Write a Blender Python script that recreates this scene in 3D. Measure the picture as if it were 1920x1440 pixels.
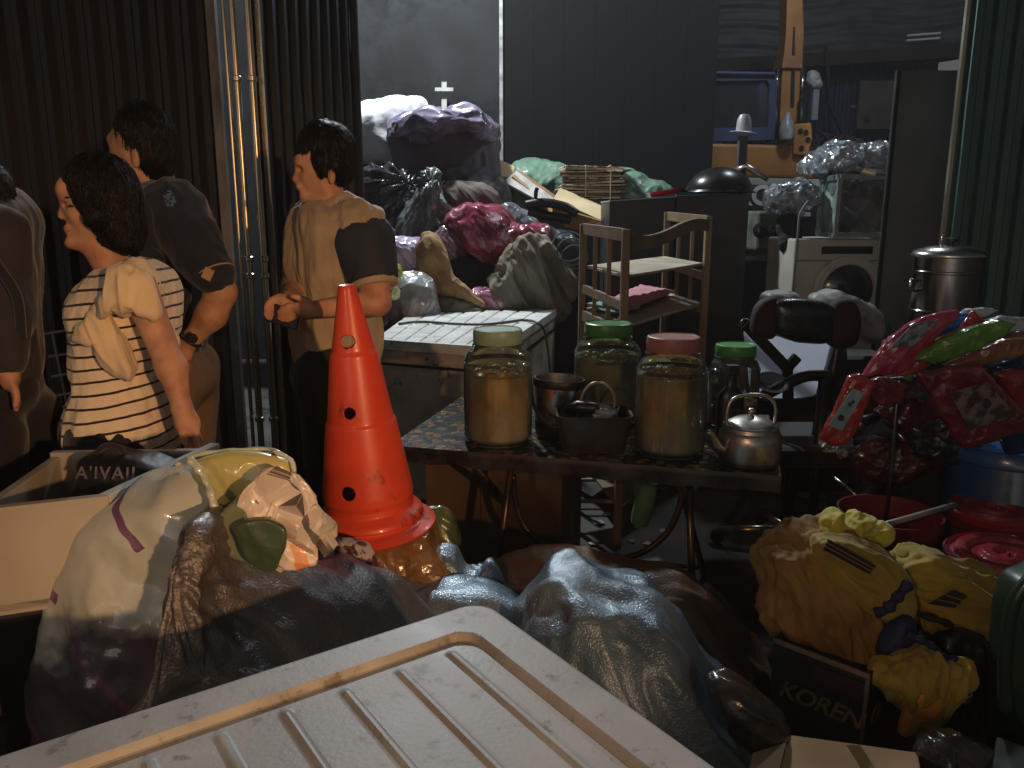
import bpy, math, random
import numpy as np
from mathutils import Vector, Matrix
for o in list(bpy.data.objects): bpy.data.objects.remove(o)
SC = bpy.context.scene
COL = SC.collection
rad = math.radians
# ---------------------------------------------------------------- camera
H = 1.37; PIT = rad(12.0); FPX = 28.0/36.0*1920
cd = bpy.data.cameras.new('camera'); cam = bpy.data.objects.new('camera', cd); COL.objects.link(cam)
cam.location = (0, 0, H); cam.rotation_euler = (rad(90)-PIT, 0, 0)
cd.lens = 28; cd.sensor_width = 36; cd.clip_start = 0.05; cd.clip_end = 500
SC.camera = cam
# ---------------------------------------------------------------- night sky
w = bpy.data.worlds.new('World'); SC.world = w; w.use_nodes = True
nt = w.node_tree; bg = nt.nodes['Background']
sky = nt.nodes.new('ShaderNodeTexSky'); sky.sky_type = 'NISHITA'; sky.sun_disc = False
sky.sun_elevation = rad(3); sky.sun_rotation = rad(200)
hs = nt.nodes.new('ShaderNodeHueSaturation'); hs.inputs['Saturation'].default_value = .25; nt.links.new(sky.outputs[0], hs.inputs['Color']); nt.links.new(hs.outputs[0], bg.inputs[0]); bg.inputs[1].default_value = 0.035
SC.view_settings.view_transform = 'Standard'; SC.view_settings.look = 'None'
SC.view_settings.gamma = 1; SC.view_settings.exposure = 0
# ---------------------------------------------------------------- lamps of the yard and one added fill (all outside the frame)
def lamp(name, kind, loc, col, power, size=0.1, target=None, cone=60, blend=.3):
    l = bpy.data.lights.new(name, kind); l.color = col; l.energy = power
    if kind == 'SPOT': l.spot_size = rad(cone); l.spot_blend = blend
    l.shadow_soft_size = size
    o = bpy.data.objects.new(name, l); COL.objects.link(o); o.location = loc
    if target is not None:
        o.rotation_euler = (Vector(target)-Vector(loc)).to_track_quat('-Z', 'Y').to_euler()
    return o
lamp('yard_lamp', 'POINT', (-0.75, 6.1, 4.0), (.87, .95, 1.0), 580, .10)
lamp('street_lamp', 'SPOT', (2.5, -3.3, 2.0), (1.0, .54, .25), 770, .07, (-.96, 2.0, 1.08), 29, 1.0)
lamp('shop_lamp', 'SPOT', (-1.6, -2.2, 2.3), (1.0, .58, .30), 85, .07, (.85, 2.3, .55), 44, 1.0)
lamp('far_fill', 'POINT', (2.4, 6.2, 4.4), (.84, .92, 1.0), 140, .2)  # unseen fill added to brighten the machine and the back right
# ---------------------------------------------------------------- pixel <-> world helpers (target is 1920x1440)
cP, sP = math.cos(PIT), math.sin(PIT)
def D(px, py):
    r = (px-960)/FPX; u = (720-py)/FPX
    return (r, cP+u*sP, -sP+u*cP)
def W(px, py, Y):
    d = D(px, py); t = Y/d[1]; return np.array((d[0]*t, Y, H+d[2]*t))
def G(px, py, z=0.0):
    d = D(px, py); t = (z-H)/d[2]; return np.array((d[0]*t, d[1]*t, z))
# ---------------------------------------------------------------- vector noise
_rs = np.random.RandomState(7); _perm = _rs.permutation(256); _perm = np.concatenate([_perm, _perm, _perm])
_g = _rs.randn(256, 3); _g /= np.linalg.norm(_g, axis=1)[:, None]
def pn(P):
    P = np.asarray(P, float); I = np.floor(P).astype(int); F = P-I; I &= 255
    U = F*F*F*(F*(F*6-15)+10); out = 0
    for dx in (0, 1):
        for dy in (0, 1):
            for dz in (0, 1):
                h = _perm[_perm[_perm[(I[..., 0]+dx) & 255]+((I[..., 1]+dy) & 255)]+((I[..., 2]+dz) & 255)]
                g = _g[h]; v = ((F-np.array((dx, dy, dz)))*g).sum(-1)
                wx = U[..., 0] if dx else 1-U[..., 0]; wy = U[..., 1] if dy else 1-U[..., 1]; wz = U[..., 2] if dz else 1-U[..., 2]
                out = out+v*wx*wy*wz
    return out*1.5
def ridged(P, o=3):
    s = 0; a = 1; P = np.asarray(P, float)
    for i in range(o):
        s = s+a*(1-2*np.abs(pn(P+i*17.3))); a *= .5; P = P*2.05
    return s-.6
def fbm(P, o=3):
    s = 0; a = 1; P = np.asarray(P, float)
    for i in range(o): s = s+a*pn(P+i*9.1); a *= .5; P = P*2.03
    return s
def worley(P):
    P = np.asarray(P, float); I = np.floor(P).astype(int); best = np.full(len(P), 9.)
    for dx in (-1, 0, 1):
        for dy in (-1, 0, 1):
            for dz in (-1, 0, 1):
                J = I+np.array((dx, dy, dz)); h = _perm[_perm[_perm[J[:, 0] & 255]+(J[:, 1] & 255)]+(J[:, 2] & 255)]
                q = J+.5+.48*_g[h]; best = np.minimum(best, ((P-q)**2).sum(1))
    return np.sqrt(best)
# ---------------------------------------------------------------- materials
def C(r, g, b):
    return tuple(((x/255)/12.92 if x/255 <= .04045 else ((x/255+.055)/1.055)**2.4) for x in (r, g, b))+(1,)
MATS = {}
def mat(name, c1, c2=None, vs=6., rough=.6, metal=0., bump=.15, bs=40., coat=0., weave=0., ws=250., sheen=0., sub=0., spec=.5, stretch=None, thr=None, spots=None, emit=None, trans=0., bd=.004, crk=0., cs=26.):
    if name in MATS: return MATS[name]
    m = bpy.data.materials.new(name); m.use_nodes = True; MATS[name] = m
    n = m.node_tree.nodes; L = m.node_tree.links; b = n['Principled BSDF']
    b.inputs['Roughness'].default_value = rough; b.inputs['Metallic'].default_value = metal
    b.inputs['Coat Weight'].default_value = coat; b.inputs['Coat Roughness'].default_value = .12
    b.inputs['Sheen Weight'].default_value = sheen; b.inputs['Specular IOR Level'].default_value = spec
    b.inputs['Transmission Weight'].default_value = trans
    if sub: b.inputs['Subsurface Weight'].default_value = sub; b.inputs['Subsurface Radius'].default_value = (.02, .01, .006)
    tc = n.new('ShaderNodeTexCoord'); src = tc.outputs['Object']
    if stretch:
        mp = n.new('ShaderNodeMapping'); mp.inputs['Scale'].default_value = stretch; L.new(src, mp.inputs[0]); src = mp.outputs[0]
    nz = n.new('ShaderNodeTexNoise'); nz.inputs['Scale'].default_value = vs; nz.inputs['Detail'].default_value = 6; L.new(src, nz.inputs['Vector'])
    if c2 is None: c2 = tuple(x*.72 for x in c1[:3])+(1,)
    cr = n.new('ShaderNodeValToRGB'); L.new(nz.outputs['Fac'], cr.inputs[0])
    lo, hi = thr if thr else (.35, .65)
    cr.color_ramp.elements[0].position = lo; cr.color_ramp.elements[1].position = hi
    cr.color_ramp.elements[0].color = c2; cr.color_ramp.elements[1].color = c1
    colout = cr.outputs[0]
    if spots:                                                     # (colour, scale, threshold) : stains and grime with their own outline
        n2 = n.new('ShaderNodeTexNoise'); n2.inputs['Scale'].default_value = spots[1]; n2.inputs['Detail'].default_value = 9; n2.inputs['Roughness'].default_value = .7; L.new(src, n2.inputs['Vector'])
        r2 = n.new('ShaderNodeValToRGB'); r2.color_ramp.elements[0].position = spots[2]; r2.color_ramp.elements[1].position = spots[2]+.07; L.new(n2.outputs['Fac'], r2.inputs[0])
        mx = n.new('ShaderNodeMix'); mx.data_type = 'RGBA'; L.new(r2.outputs[0], mx.inputs[0]); L.new(colout, mx.inputs[6]); mx.inputs[7].default_value = spots[0]; colout = mx.outputs[2]
    L.new(colout, b.inputs['Base Color'])
    rr = n.new('ShaderNodeMath'); rr.operation = 'MULTIPLY_ADD'; L.new(nz.outputs['Fac'], rr.inputs[0]); rr.inputs[1].default_value = .25; rr.inputs[2].default_value = max(rough-.12, .02); L.new(rr.outputs[0], b.inputs['Roughness'])
    last = None
    if bump:
        nb = n.new('ShaderNodeTexNoise'); nb.inputs['Scale'].default_value = bs; nb.inputs['Detail'].default_value = 4; L.new(src, nb.inputs['Vector'])
        bn = n.new('ShaderNodeBump'); bn.inputs['Strength'].default_value = bump; bn.inputs['Distance'].default_value = bd; L.new(nb.outputs['Fac'], bn.inputs['Height']); last = bn
    if crk:
        vo = n.new('ShaderNodeTexVoronoi'); vo.inputs['Scale'].default_value = cs; n4 = n.new('ShaderNodeTexNoise'); n4.inputs['Scale'].default_value = cs*.4; L.new(tc.outputs['Object'], n4.inputs['Vector'])
        vm = n.new('ShaderNodeVectorMath'); vm.operation = 'MULTIPLY_ADD'; L.new(n4.outputs['Color'], vm.inputs[0]); vm.inputs[1].default_value = (.12, .12, .12); L.new(src, vm.inputs[2]); L.new(vm.outputs[0], vo.inputs['Vector'])
        b3 = n.new('ShaderNodeBump'); b3.inputs['Strength'].default_value = crk; b3.inputs['Distance'].default_value = .012; L.new(vo.outputs['Distance'], b3.inputs['Height'])
        if last: L.new(last.outputs[0], b3.inputs['Normal'])
        last = b3
    if weave:
        wv = []
        for ax in ('X', 'Z'):
            q = n.new('ShaderNodeTexWave'); q.bands_direction = ax; q.inputs['Scale'].default_value = ws/6.28; q.inputs['Distortion'].default_value = .6; q.inputs['Detail'].default_value = 1; L.new(tc.outputs['Object'], q.inputs['Vector']); wv.append(q)
        ad = n.new('ShaderNodeMath'); ad.operation = 'MULTIPLY'; L.new(wv[0].outputs['Fac'], ad.inputs[0]); L.new(wv[1].outputs['Fac'], ad.inputs[1])
        b2 = n.new('ShaderNodeBump'); b2.inputs['Strength'].default_value = weave; b2.inputs['Distance'].default_value = .002; L.new(ad.outputs[0], b2.inputs['Height'])
        if last: L.new(last.outputs[0], b2.inputs['Normal'])
        last = b2
    if last: L.new(last.outputs[0], b.inputs['Normal']); L.new(last.outputs[0], b.inputs['Coat Normal'])
    if emit: b.inputs['Emission Color'].default_value = emit[0]; b.inputs['Emission Strength'].default_value = emit[1]
    return m
def film(name, col=(.9, .95, 1, 1), body=.12, gl=.5, rough=.08, bs=25, bump=.6, vs=None):
    """clear plastic / thin glass shell: see-through, a little milky, with fresnel gloss"""
    if name in MATS: return MATS[name]
    m = bpy.data.materials.new(name); m.use_nodes = True; MATS[name] = m
    n = m.node_tree.nodes; L = m.node_tree.links; n.remove(n['Principled BSDF']); out = n['Material Output']
    tr = n.new('ShaderNodeBsdfTransparent'); tr.inputs[0].default_value = tuple(.5+.5*x for x in col[:3])+(1,)
    df = n.new('ShaderNodeBsdfDiffuse'); df.inputs[0].default_value = col
    g = n.new('ShaderNodeBsdfGlossy'); g.inputs['Roughness'].default_value = rough
    lw = n.new('ShaderNodeLayerWeight'); lw.inputs[0].default_value = .35
    m1 = n.new('ShaderNodeMixShader'); m2 = n.new('ShaderNodeMixShader')
    tc = n.new('ShaderNodeTexCoord')
    if vs:
        nz = n.new('ShaderNodeTexNoise'); nz.inputs['Scale'].default_value = vs; nz.inputs['Detail'].default_value = 5; L.new(tc.outputs['Object'], nz.inputs['Vector'])
        cr = n.new('ShaderNodeMapRange'); cr.inputs[1].default_value = .35; cr.inputs[2].default_value = .7; cr.inputs[3].default_value = body*.3; cr.inputs[4].default_value = body*1.8; L.new(nz.outputs['Fac'], cr.inputs[0]); L.new(cr.outputs[0], m1.inputs[0])
    else: m1.inputs[0].default_value = body
    L.new(tr.outputs[0], m1.inputs[1]); L.new(df.outputs[0], m1.inputs[2])
    mm = n.new('ShaderNodeMath'); mm.operation = 'MULTIPLY'; L.new(lw.outputs['Fresnel'], mm.inputs[0]); mm.inputs[1].default_value = gl*2; mm.use_clamp = True
    L.new(mm.outputs[0], m2.inputs[0]); L.new(m1.outputs[0], m2.inputs[1]); L.new(g.outputs[0], m2.inputs[2]); L.new(m2.outputs[0], out.inputs[0])
    if bump:
        nb = n.new('ShaderNodeTexNoise'); nb.inputs['Scale'].default_value = bs; L.new(tc.outputs['Object'], nb.inputs['Vector'])
        bn = n.new('ShaderNodeBump'); bn.inputs['Strength'].default_value = bump; bn.inputs['Distance'].default_value = .01; L.new(nb.outputs['Fac'], bn.inputs['Height'])
        for q in (g, df): L.new(bn.outputs[0], q.inputs['Normal'])
        L.new(bn.outputs[0], lw.inputs['Normal'])
    return m
# ---------------------------------------------------------------- objects
OFF = {}
def thing(name, label, cat, loc, group=None):
    o = bpy.data.objects.new(name, None); COL.objects.link(o); o.empty_display_size = .05
    o.location = tuple(map(float, loc)); o['label'] = label; o['category'] = cat
    if group: o['group'] = group
    OFF[o] = np.array(loc, float); return o
def mkobj(name, v, f, m, parent=None, smooth=False, bevel=0, auto=None, off=None):
    v = np.asarray(v, float)
    if off is None:
        off = OFF[parent] if parent else np.array(((v[:, 0].min()+v[:, 0].max())/2, (v[:, 1].min()+v[:, 1].max())/2, v[:, 2].min()))
    me = bpy.data.meshes.new(name); me.from_pydata((v-off).tolist(), [], [tuple(map(int, q)) for q in f]); me.update()
    o = bpy.data.objects.new(name, me); COL.objects.link(o)
    ms = m if isinstance(m, (list, tuple)) else [m]
    for q in ms: me.materials.append(q)
    if parent: o.parent = parent
    else: o.location = off.tolist()
    OFF[o] = off
    if smooth:
        me.polygons.foreach_set('use_smooth', [True]*len(me.polygons))
        if smooth != True: me.set_sharp_from_angle(angle=rad(smooth))
    if bevel:
        b = o.modifiers.new('bevel', 'BEVEL'); b.width = bevel; b.segments = 2; b.limit_method = 'ANGLE'; b.angle_limit = rad(40)
    return o
def tag(o, label, cat, group=None, kind=None):
    if label: o['label'] = label
    if cat: o['category'] = cat
    if group: o['group'] = group
    if kind: o['kind'] = kind
    return o
class MB:
    def __init__(s): s.v = []; s.f = []
    def add(s, v, f):
        n = len(s.v); s.v += [tuple(map(float, p)) for p in v]; s.f += [tuple(i+n for i in q) for q in f]; return s
    def hexa(s, b, t):                                             # bottom 4 + top 4 corners
        return s.add(list(b)+list(t), [(3, 2, 1, 0), (4, 5, 6, 7), (0, 1, 5, 4), (1, 2, 6, 5), (2, 3, 7, 6), (3, 0, 4, 7)])
    def box(s, c, d, rz=0., R=None):
        hx, hy, hz = d[0]/2, d[1]/2, d[2]/2; P = np.array([(-hx, -hy, -hz), (hx, -hy, -hz), (hx, hy, -hz), (-hx, hy, -hz), (-hx, -hy, hz), (hx, -hy, hz), (hx, hy, hz), (-hx, hy, hz)])
        if R is None: R = np.array(Matrix.Rotation(rz, 3, 'Z'))
        P = P@np.asarray(R).T+np.asarray(c); return s.hexa(P[:4], P[4:])
    def bar(s, a, b, wx, wy=None, up=(0, 0, 1)):                   # rectangular bar from a to b
        wy = wy or wx; a = np.asarray(a, float); b = np.asarray(b, float); d = b-a; d = d/np.linalg.norm(d); u = np.asarray(up, float)
        if abs(d@u) > .95: u = np.array((0, 1., 0))
        x = np.cross(d, u); x /= np.linalg.norm(x); y = np.cross(x, d)
        q = lambda p: [p-x*wx/2-y*wy/2, p+x*wx/2-y*wy/2, p+x*wx/2+y*wy/2, p-x*wx/2+y*wy/2]
        return s.hexa(q(a), q(b))
    def tube(s, path, r, n=10, closed=False, caps=True):
        path = [np.asarray(p, float) for p in path]; N = len(path); rs = r if hasattr(r, '__len__') else [r]*N
        base = len(s.v); u = None; V = []
        for i in range(N):
            a = path[i-1] if (i > 0 or closed) else path[i]; b = path[(i+1) % N] if (i < N-1 or closed) else path[i]
            d = b-a; d = d/(np.linalg.norm(d)+1e-9)
            if u is None:
                u = np.array((0, 0, 1.)) if abs(d[2]) < .9 else np.array((1., 0, 0))
            u = u-d*(u@d); u /= np.linalg.norm(u)+1e-9; x = np.cross(d, u)
            for k in range(n):
                t = 2*math.pi*k/n; V.append(path[i]+rs[i]*(x*math.cos(t)+u*math.sin(t)))
        F = []
        for i in range(N if closed else N-1):
            j = (i+1) % N
            for k in range(n): F.append((i*n+k, i*n+(k+1) % n, j*n+(k+1) % n, j*n+k))
        if caps and not closed: F.append(tuple(range(n))[::-1]); F.append(tuple((N-1)*n+k for k in range(n)))
        return s.add(V, F)
    def lathe(s, prof, c, n=48, R=None, cap0=False, cap1=False, sq=None):
        V = []; F = []; c = np.asarray(c, float)
        for r, z in prof:
            for k in range(n):
                t = 2*math.pi*k/n; p = np.array((r*math.cos(t), r*math.sin(t), z))
                if R is not None: p = np.asarray(R)@p
                V.append(c+p)
        for i in range(len(prof)-1):
            for k in range(n): F.append((i*n+k, i*n+(k+1) % n, (i+1)*n+(k+1) % n, (i+1)*n+k))
        if cap0: F.append(tuple(range(n))[::-1])
        if cap1: F.append(tuple((len(prof)-1)*n+k for k in range(n)))
        return s.add(V, F)
    def grid(s, fn, nu, nv):
        V = [fn(i/nu, j/nv) for j in range(nv+1) for i in range(nu+1)]
        return s.add(V, [(j*(nu+1)+i, j*(nu+1)+i+1, (j+1)*(nu+1)+i+1, (j+1)*(nu+1)+i) for j in range(nv) for i in range(nu)])
    def build(s, name, m, parent=None, **k): return mkobj(name, s.v, s.f, m, parent, **k)
def crom(P, n, closed=True):
    P = np.asarray(P, float); N = len(P); out = []
    segs = N if closed else N-1
    L = [np.linalg.norm(P[(i+1) % N]-P[i]) for i in range(segs)]; T = sum(L)
    for i in range(segs):
        m = max(2, int(round(n*L[i]/T)))
        g = (lambda j: P[j % N]) if closed else (lambda j: P[min(max(j, 0), N-1)])
        p0, p1, p2, p3 = g(i-1), g(i), g(i+1), g(i+2)
        for k in range(m):
            t = k/m; out.append(.5*((2*p1)+(-p0+p2)*t+(2*p0-5*p1+4*p2-p3)*t*t+(-p0+3*p1-3*p2+p3)*t**3))
    if not closed: out.append(P[-1])
    return np.array(out)
def vnorm(v, f):
    v = np.asarray(v); N = np.zeros_like(v); f4 = np.array([q if len(q) == 4 else (q[0], q[1], q[2], q[2]) for q in f])
    n = np.cross(v[f4[:, 2]]-v[f4[:, 0]], v[f4[:, 3]]-v[f4[:, 1]])
    l = np.linalg.norm(n, axis=1) < 1e-12
    n[l] = np.cross(v[f4[l, 1]]-v[f4[l, 0]], v[f4[l, 2]]-v[f4[l, 0]])
    for k in range(4): np.add.at(N, f4[:, k], n)
    return N/(np.linalg.norm(N, axis=1)[:, None]+1e-12)
def sackgeo(pts, Y, tf, tb=None, seed=0, wr=.012, fr=7., fold=None, aniso=3.5, n=150, M=32, p=2.4, ctr=None, lump=.0, lf=4., knot=None, sharp=False, cru=None, cf=None):
    """closed, inflated body from an outline in space; pts are (px,py[,Y])"""
    tb = tf if tb is None else tb
    O = np.array([W(q[0], q[1], q[2] if len(q) > 2 else Y) for q in pts])
    O = crom(O, n) if not sharp else np.concatenate([np.linspace(O[i], O[(i+1) % len(O)], max(2, n//len(O)), endpoint=False) for i in range(len(O))])
    n = len(O)
    c = O.mean(0) if ctr is None else W(ctr[0], ctr[1], ctr[2] if len(ctr) > 2 else Y)
    V = []; F = []
    ss = [1-(1-k/M)**1.6 for k in range(1, M+1)]
    def prof(s): return (1-s**p)**(1/p)
    for side in (0, 1):
        t = -tf if side == 0 else tb
        base = len(V); V.append(c+np.array((0, t, 0)))
        K = ss if side == 0 else ss[:-1]
        for s_ in K:
            for i in range(n): V.append(c+(O[i]-c)*s_+np.array((0, t*prof(s_), 0)))
        for i in range(n):
            a, b = base+1+i, base+1+(i+1) % n
            F.append((base, a, b) if side else (base, b, a))
        for k in range(len(K)-1):
            for i in range(n):
                a = base+1+k*n+i; b = base+1+k*n+(i+1) % n; q = (a, a+n, b+n, b)
                F.append(q if side else q[::-1])
        if side:
            k = len(K)-1; fb = 1+(M-1)*n
            for i in range(n):
                a = base+1+k*n+i; b = base+1+k*n+(i+1) % n; F.append((a, fb+i, fb+(i+1) % n, b))
    V = np.array(V); N = vnorm(V, F)
    if (N[0]@np.array((0, -1, 0))) < 0: N = -N; F = [q[::-1] for q in F]
    Q = V-c+seed*13.7
    if fold is not None:
        fd = np.array((fold[0], 0, fold[1]), float); fd /= np.linalg.norm(fd); al = (V-c)@fd
        Q = Q-np.outer(al*(1-1/aniso), fd)
    d = wr*ridged(Q*fr, 3)*.6
    if lump: d = d+lump*fbm((V-c)*lf+seed*3.1, 2)
    if cru is None: cru = .16*tf if wr > .004 else 0
    if cf is None: cf = fr*1.1
    if cru:                                                        # sharp creases of crumpled film
        Qw = Q*cf+.35*np.stack([pn(Q*cf*.6+9), pn(Q*cf*.6+31), pn(Q*cf*.6+57)], 1); d = d+cru*(worley(Qw)-.55)+cru*.4*(worley(Qw*2.3+4)-.55)
    if knot is not None:                                           # folds radiating from a tied neck: (px, py, amount)
        kx = W(knot[0], knot[1], Y); dl = V-kx; a = np.arctan2(dl[:, 2], dl[:, 0]); r = np.linalg.norm(dl, axis=1)
        d = d+knot[2]*ridged(np.stack([np.cos(a)*4.2+seed, np.sin(a)*4.2, r*1.5], 1), 2)*np.exp(-r*2.5)*.6
    V = V+N*d[:, None]; z_ = V[:, 2]; V[:, 2] = np.where(z_ < .03, .004+.026*np.exp(np.minimum(z_-.03, 0)/.026), z_)   # settles on the ground
    return V, F
def sack(name, pts, Y, tf, m, parent=None, label=None, cat=None, group=None, **k):
    V, F = sackgeo(pts, Y, tf, **k); o = mkobj(name, V, F, m, parent, smooth=True)
    if label: tag(o, label, cat, group)
    return o
# ---------------------------------------------------------------- signed distance bodies -> one skin (surface nets)
def smin(a, b, k):
    h = np.clip(.5+.5*(b-a)/k, 0, 1); return b*(1-h)+a*h-k*h*(1-h)
def snet(F, X, Yv, Z):
    S = F < 0; nx, ny, nz = F.shape
    c = np.zeros((nx-1, ny-1, nz-1), int)
    for a in (0, 1):
        for b in (0, 1):
            for d in (0, 1): c += S[a:nx-1+a, b:ny-1+b, d:nz-1+d]
    act = np.argwhere((c > 0) & (c < 8)); idx = -np.ones(c.shape, int); idx[tuple(act.T)] = np.arange(len(act))
    P = np.zeros((len(act), 3)); cnt = np.zeros(len(act)); ax = [(1, 0, 0), (0, 1, 0), (0, 0, 1)]
    for e in range(3):
        d = np.array(ax[e]); oth = [i for i in range(3) if i != e]
        for u in (0, 1):
            for v in (0, 1):
                o = np.zeros(3, int); o[oth[0]] = u; o[oth[1]] = v
                A = act+o; B = A+d; fa = F[tuple(A.T)]; fb = F[tuple(B.T)]; cr = (fa < 0) != (fb < 0)
                t = np.where(cr, fa/(fa-fb+1e-12), 0); P[cr] += (A+t[:, None]*d)[cr]; cnt[cr] += 1
    P /= cnt[:, None]; V = np.stack([np.interp(P[:, 0], np.arange(nx), X), np.interp(P[:, 1], np.arange(ny), Yv), np.interp(P[:, 2], np.arange(nz), Z)], 1)
    quads = []
    for e in range(3):
        o1, o2 = [(1, 2), (2, 0), (0, 1)][e]; d = ax[e]
        sl = [slice(1, -1)]*3; sl[e] = slice(0, -1); A = S[tuple(sl)]
        sl2 = list(sl); sl2[e] = slice(1, None); B = S[tuple(sl2)]
        E = np.argwhere(A != B); sg = A[tuple(E.T)]; base = E.copy(); base[:, o1] += 1; base[:, o2] += 1
        def cell(a, b): q = base.copy(); q[:, o1] -= a; q[:, o2] -= b; return idx[tuple(q.T)]
        q = np.stack([cell(1, 1), cell(0, 1), cell(0, 0), cell(1, 0)], 1); q[~sg] = q[~sg][:, ::-1]; quads.append(q)
    return V, np.concatenate(quads)
def sdf(prims, h=.006, k=.02, cut=None, disp=None):
    """prims: ('c',a,b,ra,rb[,k]) round cones, ('e',c,(rx,ry,rz)[,R,k]) ellipsoids; a leading '-' carves"""
    lo = np.array([1e9]*3); hi = -lo
    for p in prims:
        if p[0][0] == '-': continue
        if p[0] == 'c': r = max(p[3], p[4]); q = [np.asarray(p[1])-r, np.asarray(p[1])+r, np.asarray(p[2])-r, np.asarray(p[2])+r]
        else: r = max(p[2]); q = [np.asarray(p[1])-r, np.asarray(p[1])+r]
        for z in q: lo = np.minimum(lo, z); hi = np.maximum(hi, z)
    lo -= 4*h; hi += 4*h; X = np.arange(lo[0], hi[0], h); Y = np.arange(lo[1], hi[1], h); Z = np.arange(lo[2], hi[2], h)
    F = np.full((len(X), len(Y), len(Z)), .5, np.float32)
    for p in prims:
        neg = p[0][0] == '-'; kd = p[0][-1]
        if kd == 'c':
            a, b = np.asarray(p[1], float), np.asarray(p[2], float); r = max(p[3], p[4]); pl, ph = np.minimum(a, b)-r, np.maximum(a, b)+r; kk = p[5] if len(p) > 5 else k
        else:
            c = np.asarray(p[1], float); r = max(p[2]); pl, ph = c-r, c+r; kk = p[4] if len(p) > 4 else k
        m = kk+.03
        i0 = [max(0, int((pl[i]-m-lo[i])/h)) for i in range(3)]; i1 = [max(0, int((ph[i]+m-lo[i])/h)+2) for i in range(3)]
        s = tuple(slice(i0[i], i1[i]) for i in range(3))
        x = X[s[0]][:, None, None]; y = Y[s[1]][None, :, None]; z = Z[s[2]][None, None, :]
        if x.size*y.size*z.size == 0: continue
        if kd == 'c':
            ab = b-a; L2 = ab@ab+1e-9; t = np.clip(((x-a[0])*ab[0]+(y-a[1])*ab[1]+(z-a[2])*ab[2])/L2, 0, 1)
            d = np.sqrt((x-a[0]-t*ab[0])**2+(y-a[1]-t*ab[1])**2+(z-a[2]-t*ab[2])**2)-(p[3]+(p[4]-p[3])*t)
        else:
            rx = p[2]; R = p[3] if len(p) > 3 and p[3] is not None else None
            dx, dy, dz = x-c[0], y-c[1], z-c[2]
            if R is not None:
                R = np.asarray(R); dx, dy, dz = R[0, 0]*dx+R[1, 0]*dy+R[2, 0]*dz, R[0, 1]*dx+R[1, 1]*dy+R[2, 1]*dz, R[0, 2]*dx+R[1, 2]*dy+R[2, 2]*dz
            k0 = np.sqrt((dx/rx[0])**2+(dy/rx[1])**2+(dz/rx[2])**2); k1 = np.sqrt((dx/rx[0]**2)**2+(dy/rx[1]**2)**2+(dz/rx[2]**2)**2)
            d = k0*(k0-1)/(k1+1e-9)
        if neg: F[s] = -smin(-F[s], d, kk)
        else: F[s] = smin(F[s], d, kk)
    if cut is not None:
        for pt, nrm in cut:                                        # keep the side the normal points away from
            nrm = np.asarray(nrm, float); nrm /= np.linalg.norm(nrm); d = (X[:, None, None]-pt[0])*nrm[0]+(Y[None, :, None]-pt[1])*nrm[1]+(Z[None, None, :]-pt[2])*nrm[2]
            F = np.maximum(F, d)
    F[0] = F[-1] = .5; F[:, 0] = F[:, -1] = .5; F[:, :, 0] = F[:, :, -1] = .5
    V, Q = snet(F, X, Y, Z)
    if disp is not None:
        N = vnorm(V, Q)
        if ((V-V.mean(0))*N).sum() < 0: N = -N
        V = V+N*disp(V)[:, None]
    return V, Q
def paint(o, fn):
    """material index per face from its centre (object is built with world offsets)"""
    me = o.data; n = len(me.polygons); c = np.zeros(n*3); me.polygons.foreach_get('center', c); c = c.reshape(-1, 3)+OFF[o]
    me.polygons.foreach_set('material_index', fn(c).astype(int)); me.update()
def text(name, s, size, M4, m, parent, shear=0., depth=.0015, space=1., bold=0.):
    cu = bpy.data.curves.new(name, 'FONT'); cu.body = s; cu.size = size; cu.extrude = depth; cu.shear = shear; cu.space_character = space; cu.offset = bold; cu.align_x = 'CENTER'; cu.align_y = 'CENTER'
    t = bpy.data.objects.new(name+'_tmp', cu); COL.objects.link(t); dg = bpy.context.evaluated_depsgraph_get(); dg.update()
    me = bpy.data.meshes.new_from_object(t.evaluated_get(dg)); bpy.data.objects.remove(t); bpy.data.curves.remove(cu)
    v = np.array([tuple(M4@x.co) for x in me.vertices]); f = [tuple(p.vertices) for p in me.polygons]; bpy.data.meshes.remove(me)
    return mkobj(name, v, f, m, parent)
def frame(o, x, y):                                                # matrix: origin, text right, text up
    x = Vector([float(q) for q in x]).normalized(); y = Vector([float(q) for q in y]); z = x.cross(y).normalized(); y = z.cross(x)
    M = Matrix((x, y, z)).transposed().to_4x4(); M.translation = Vector([float(q) for q in o]); return M
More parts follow.
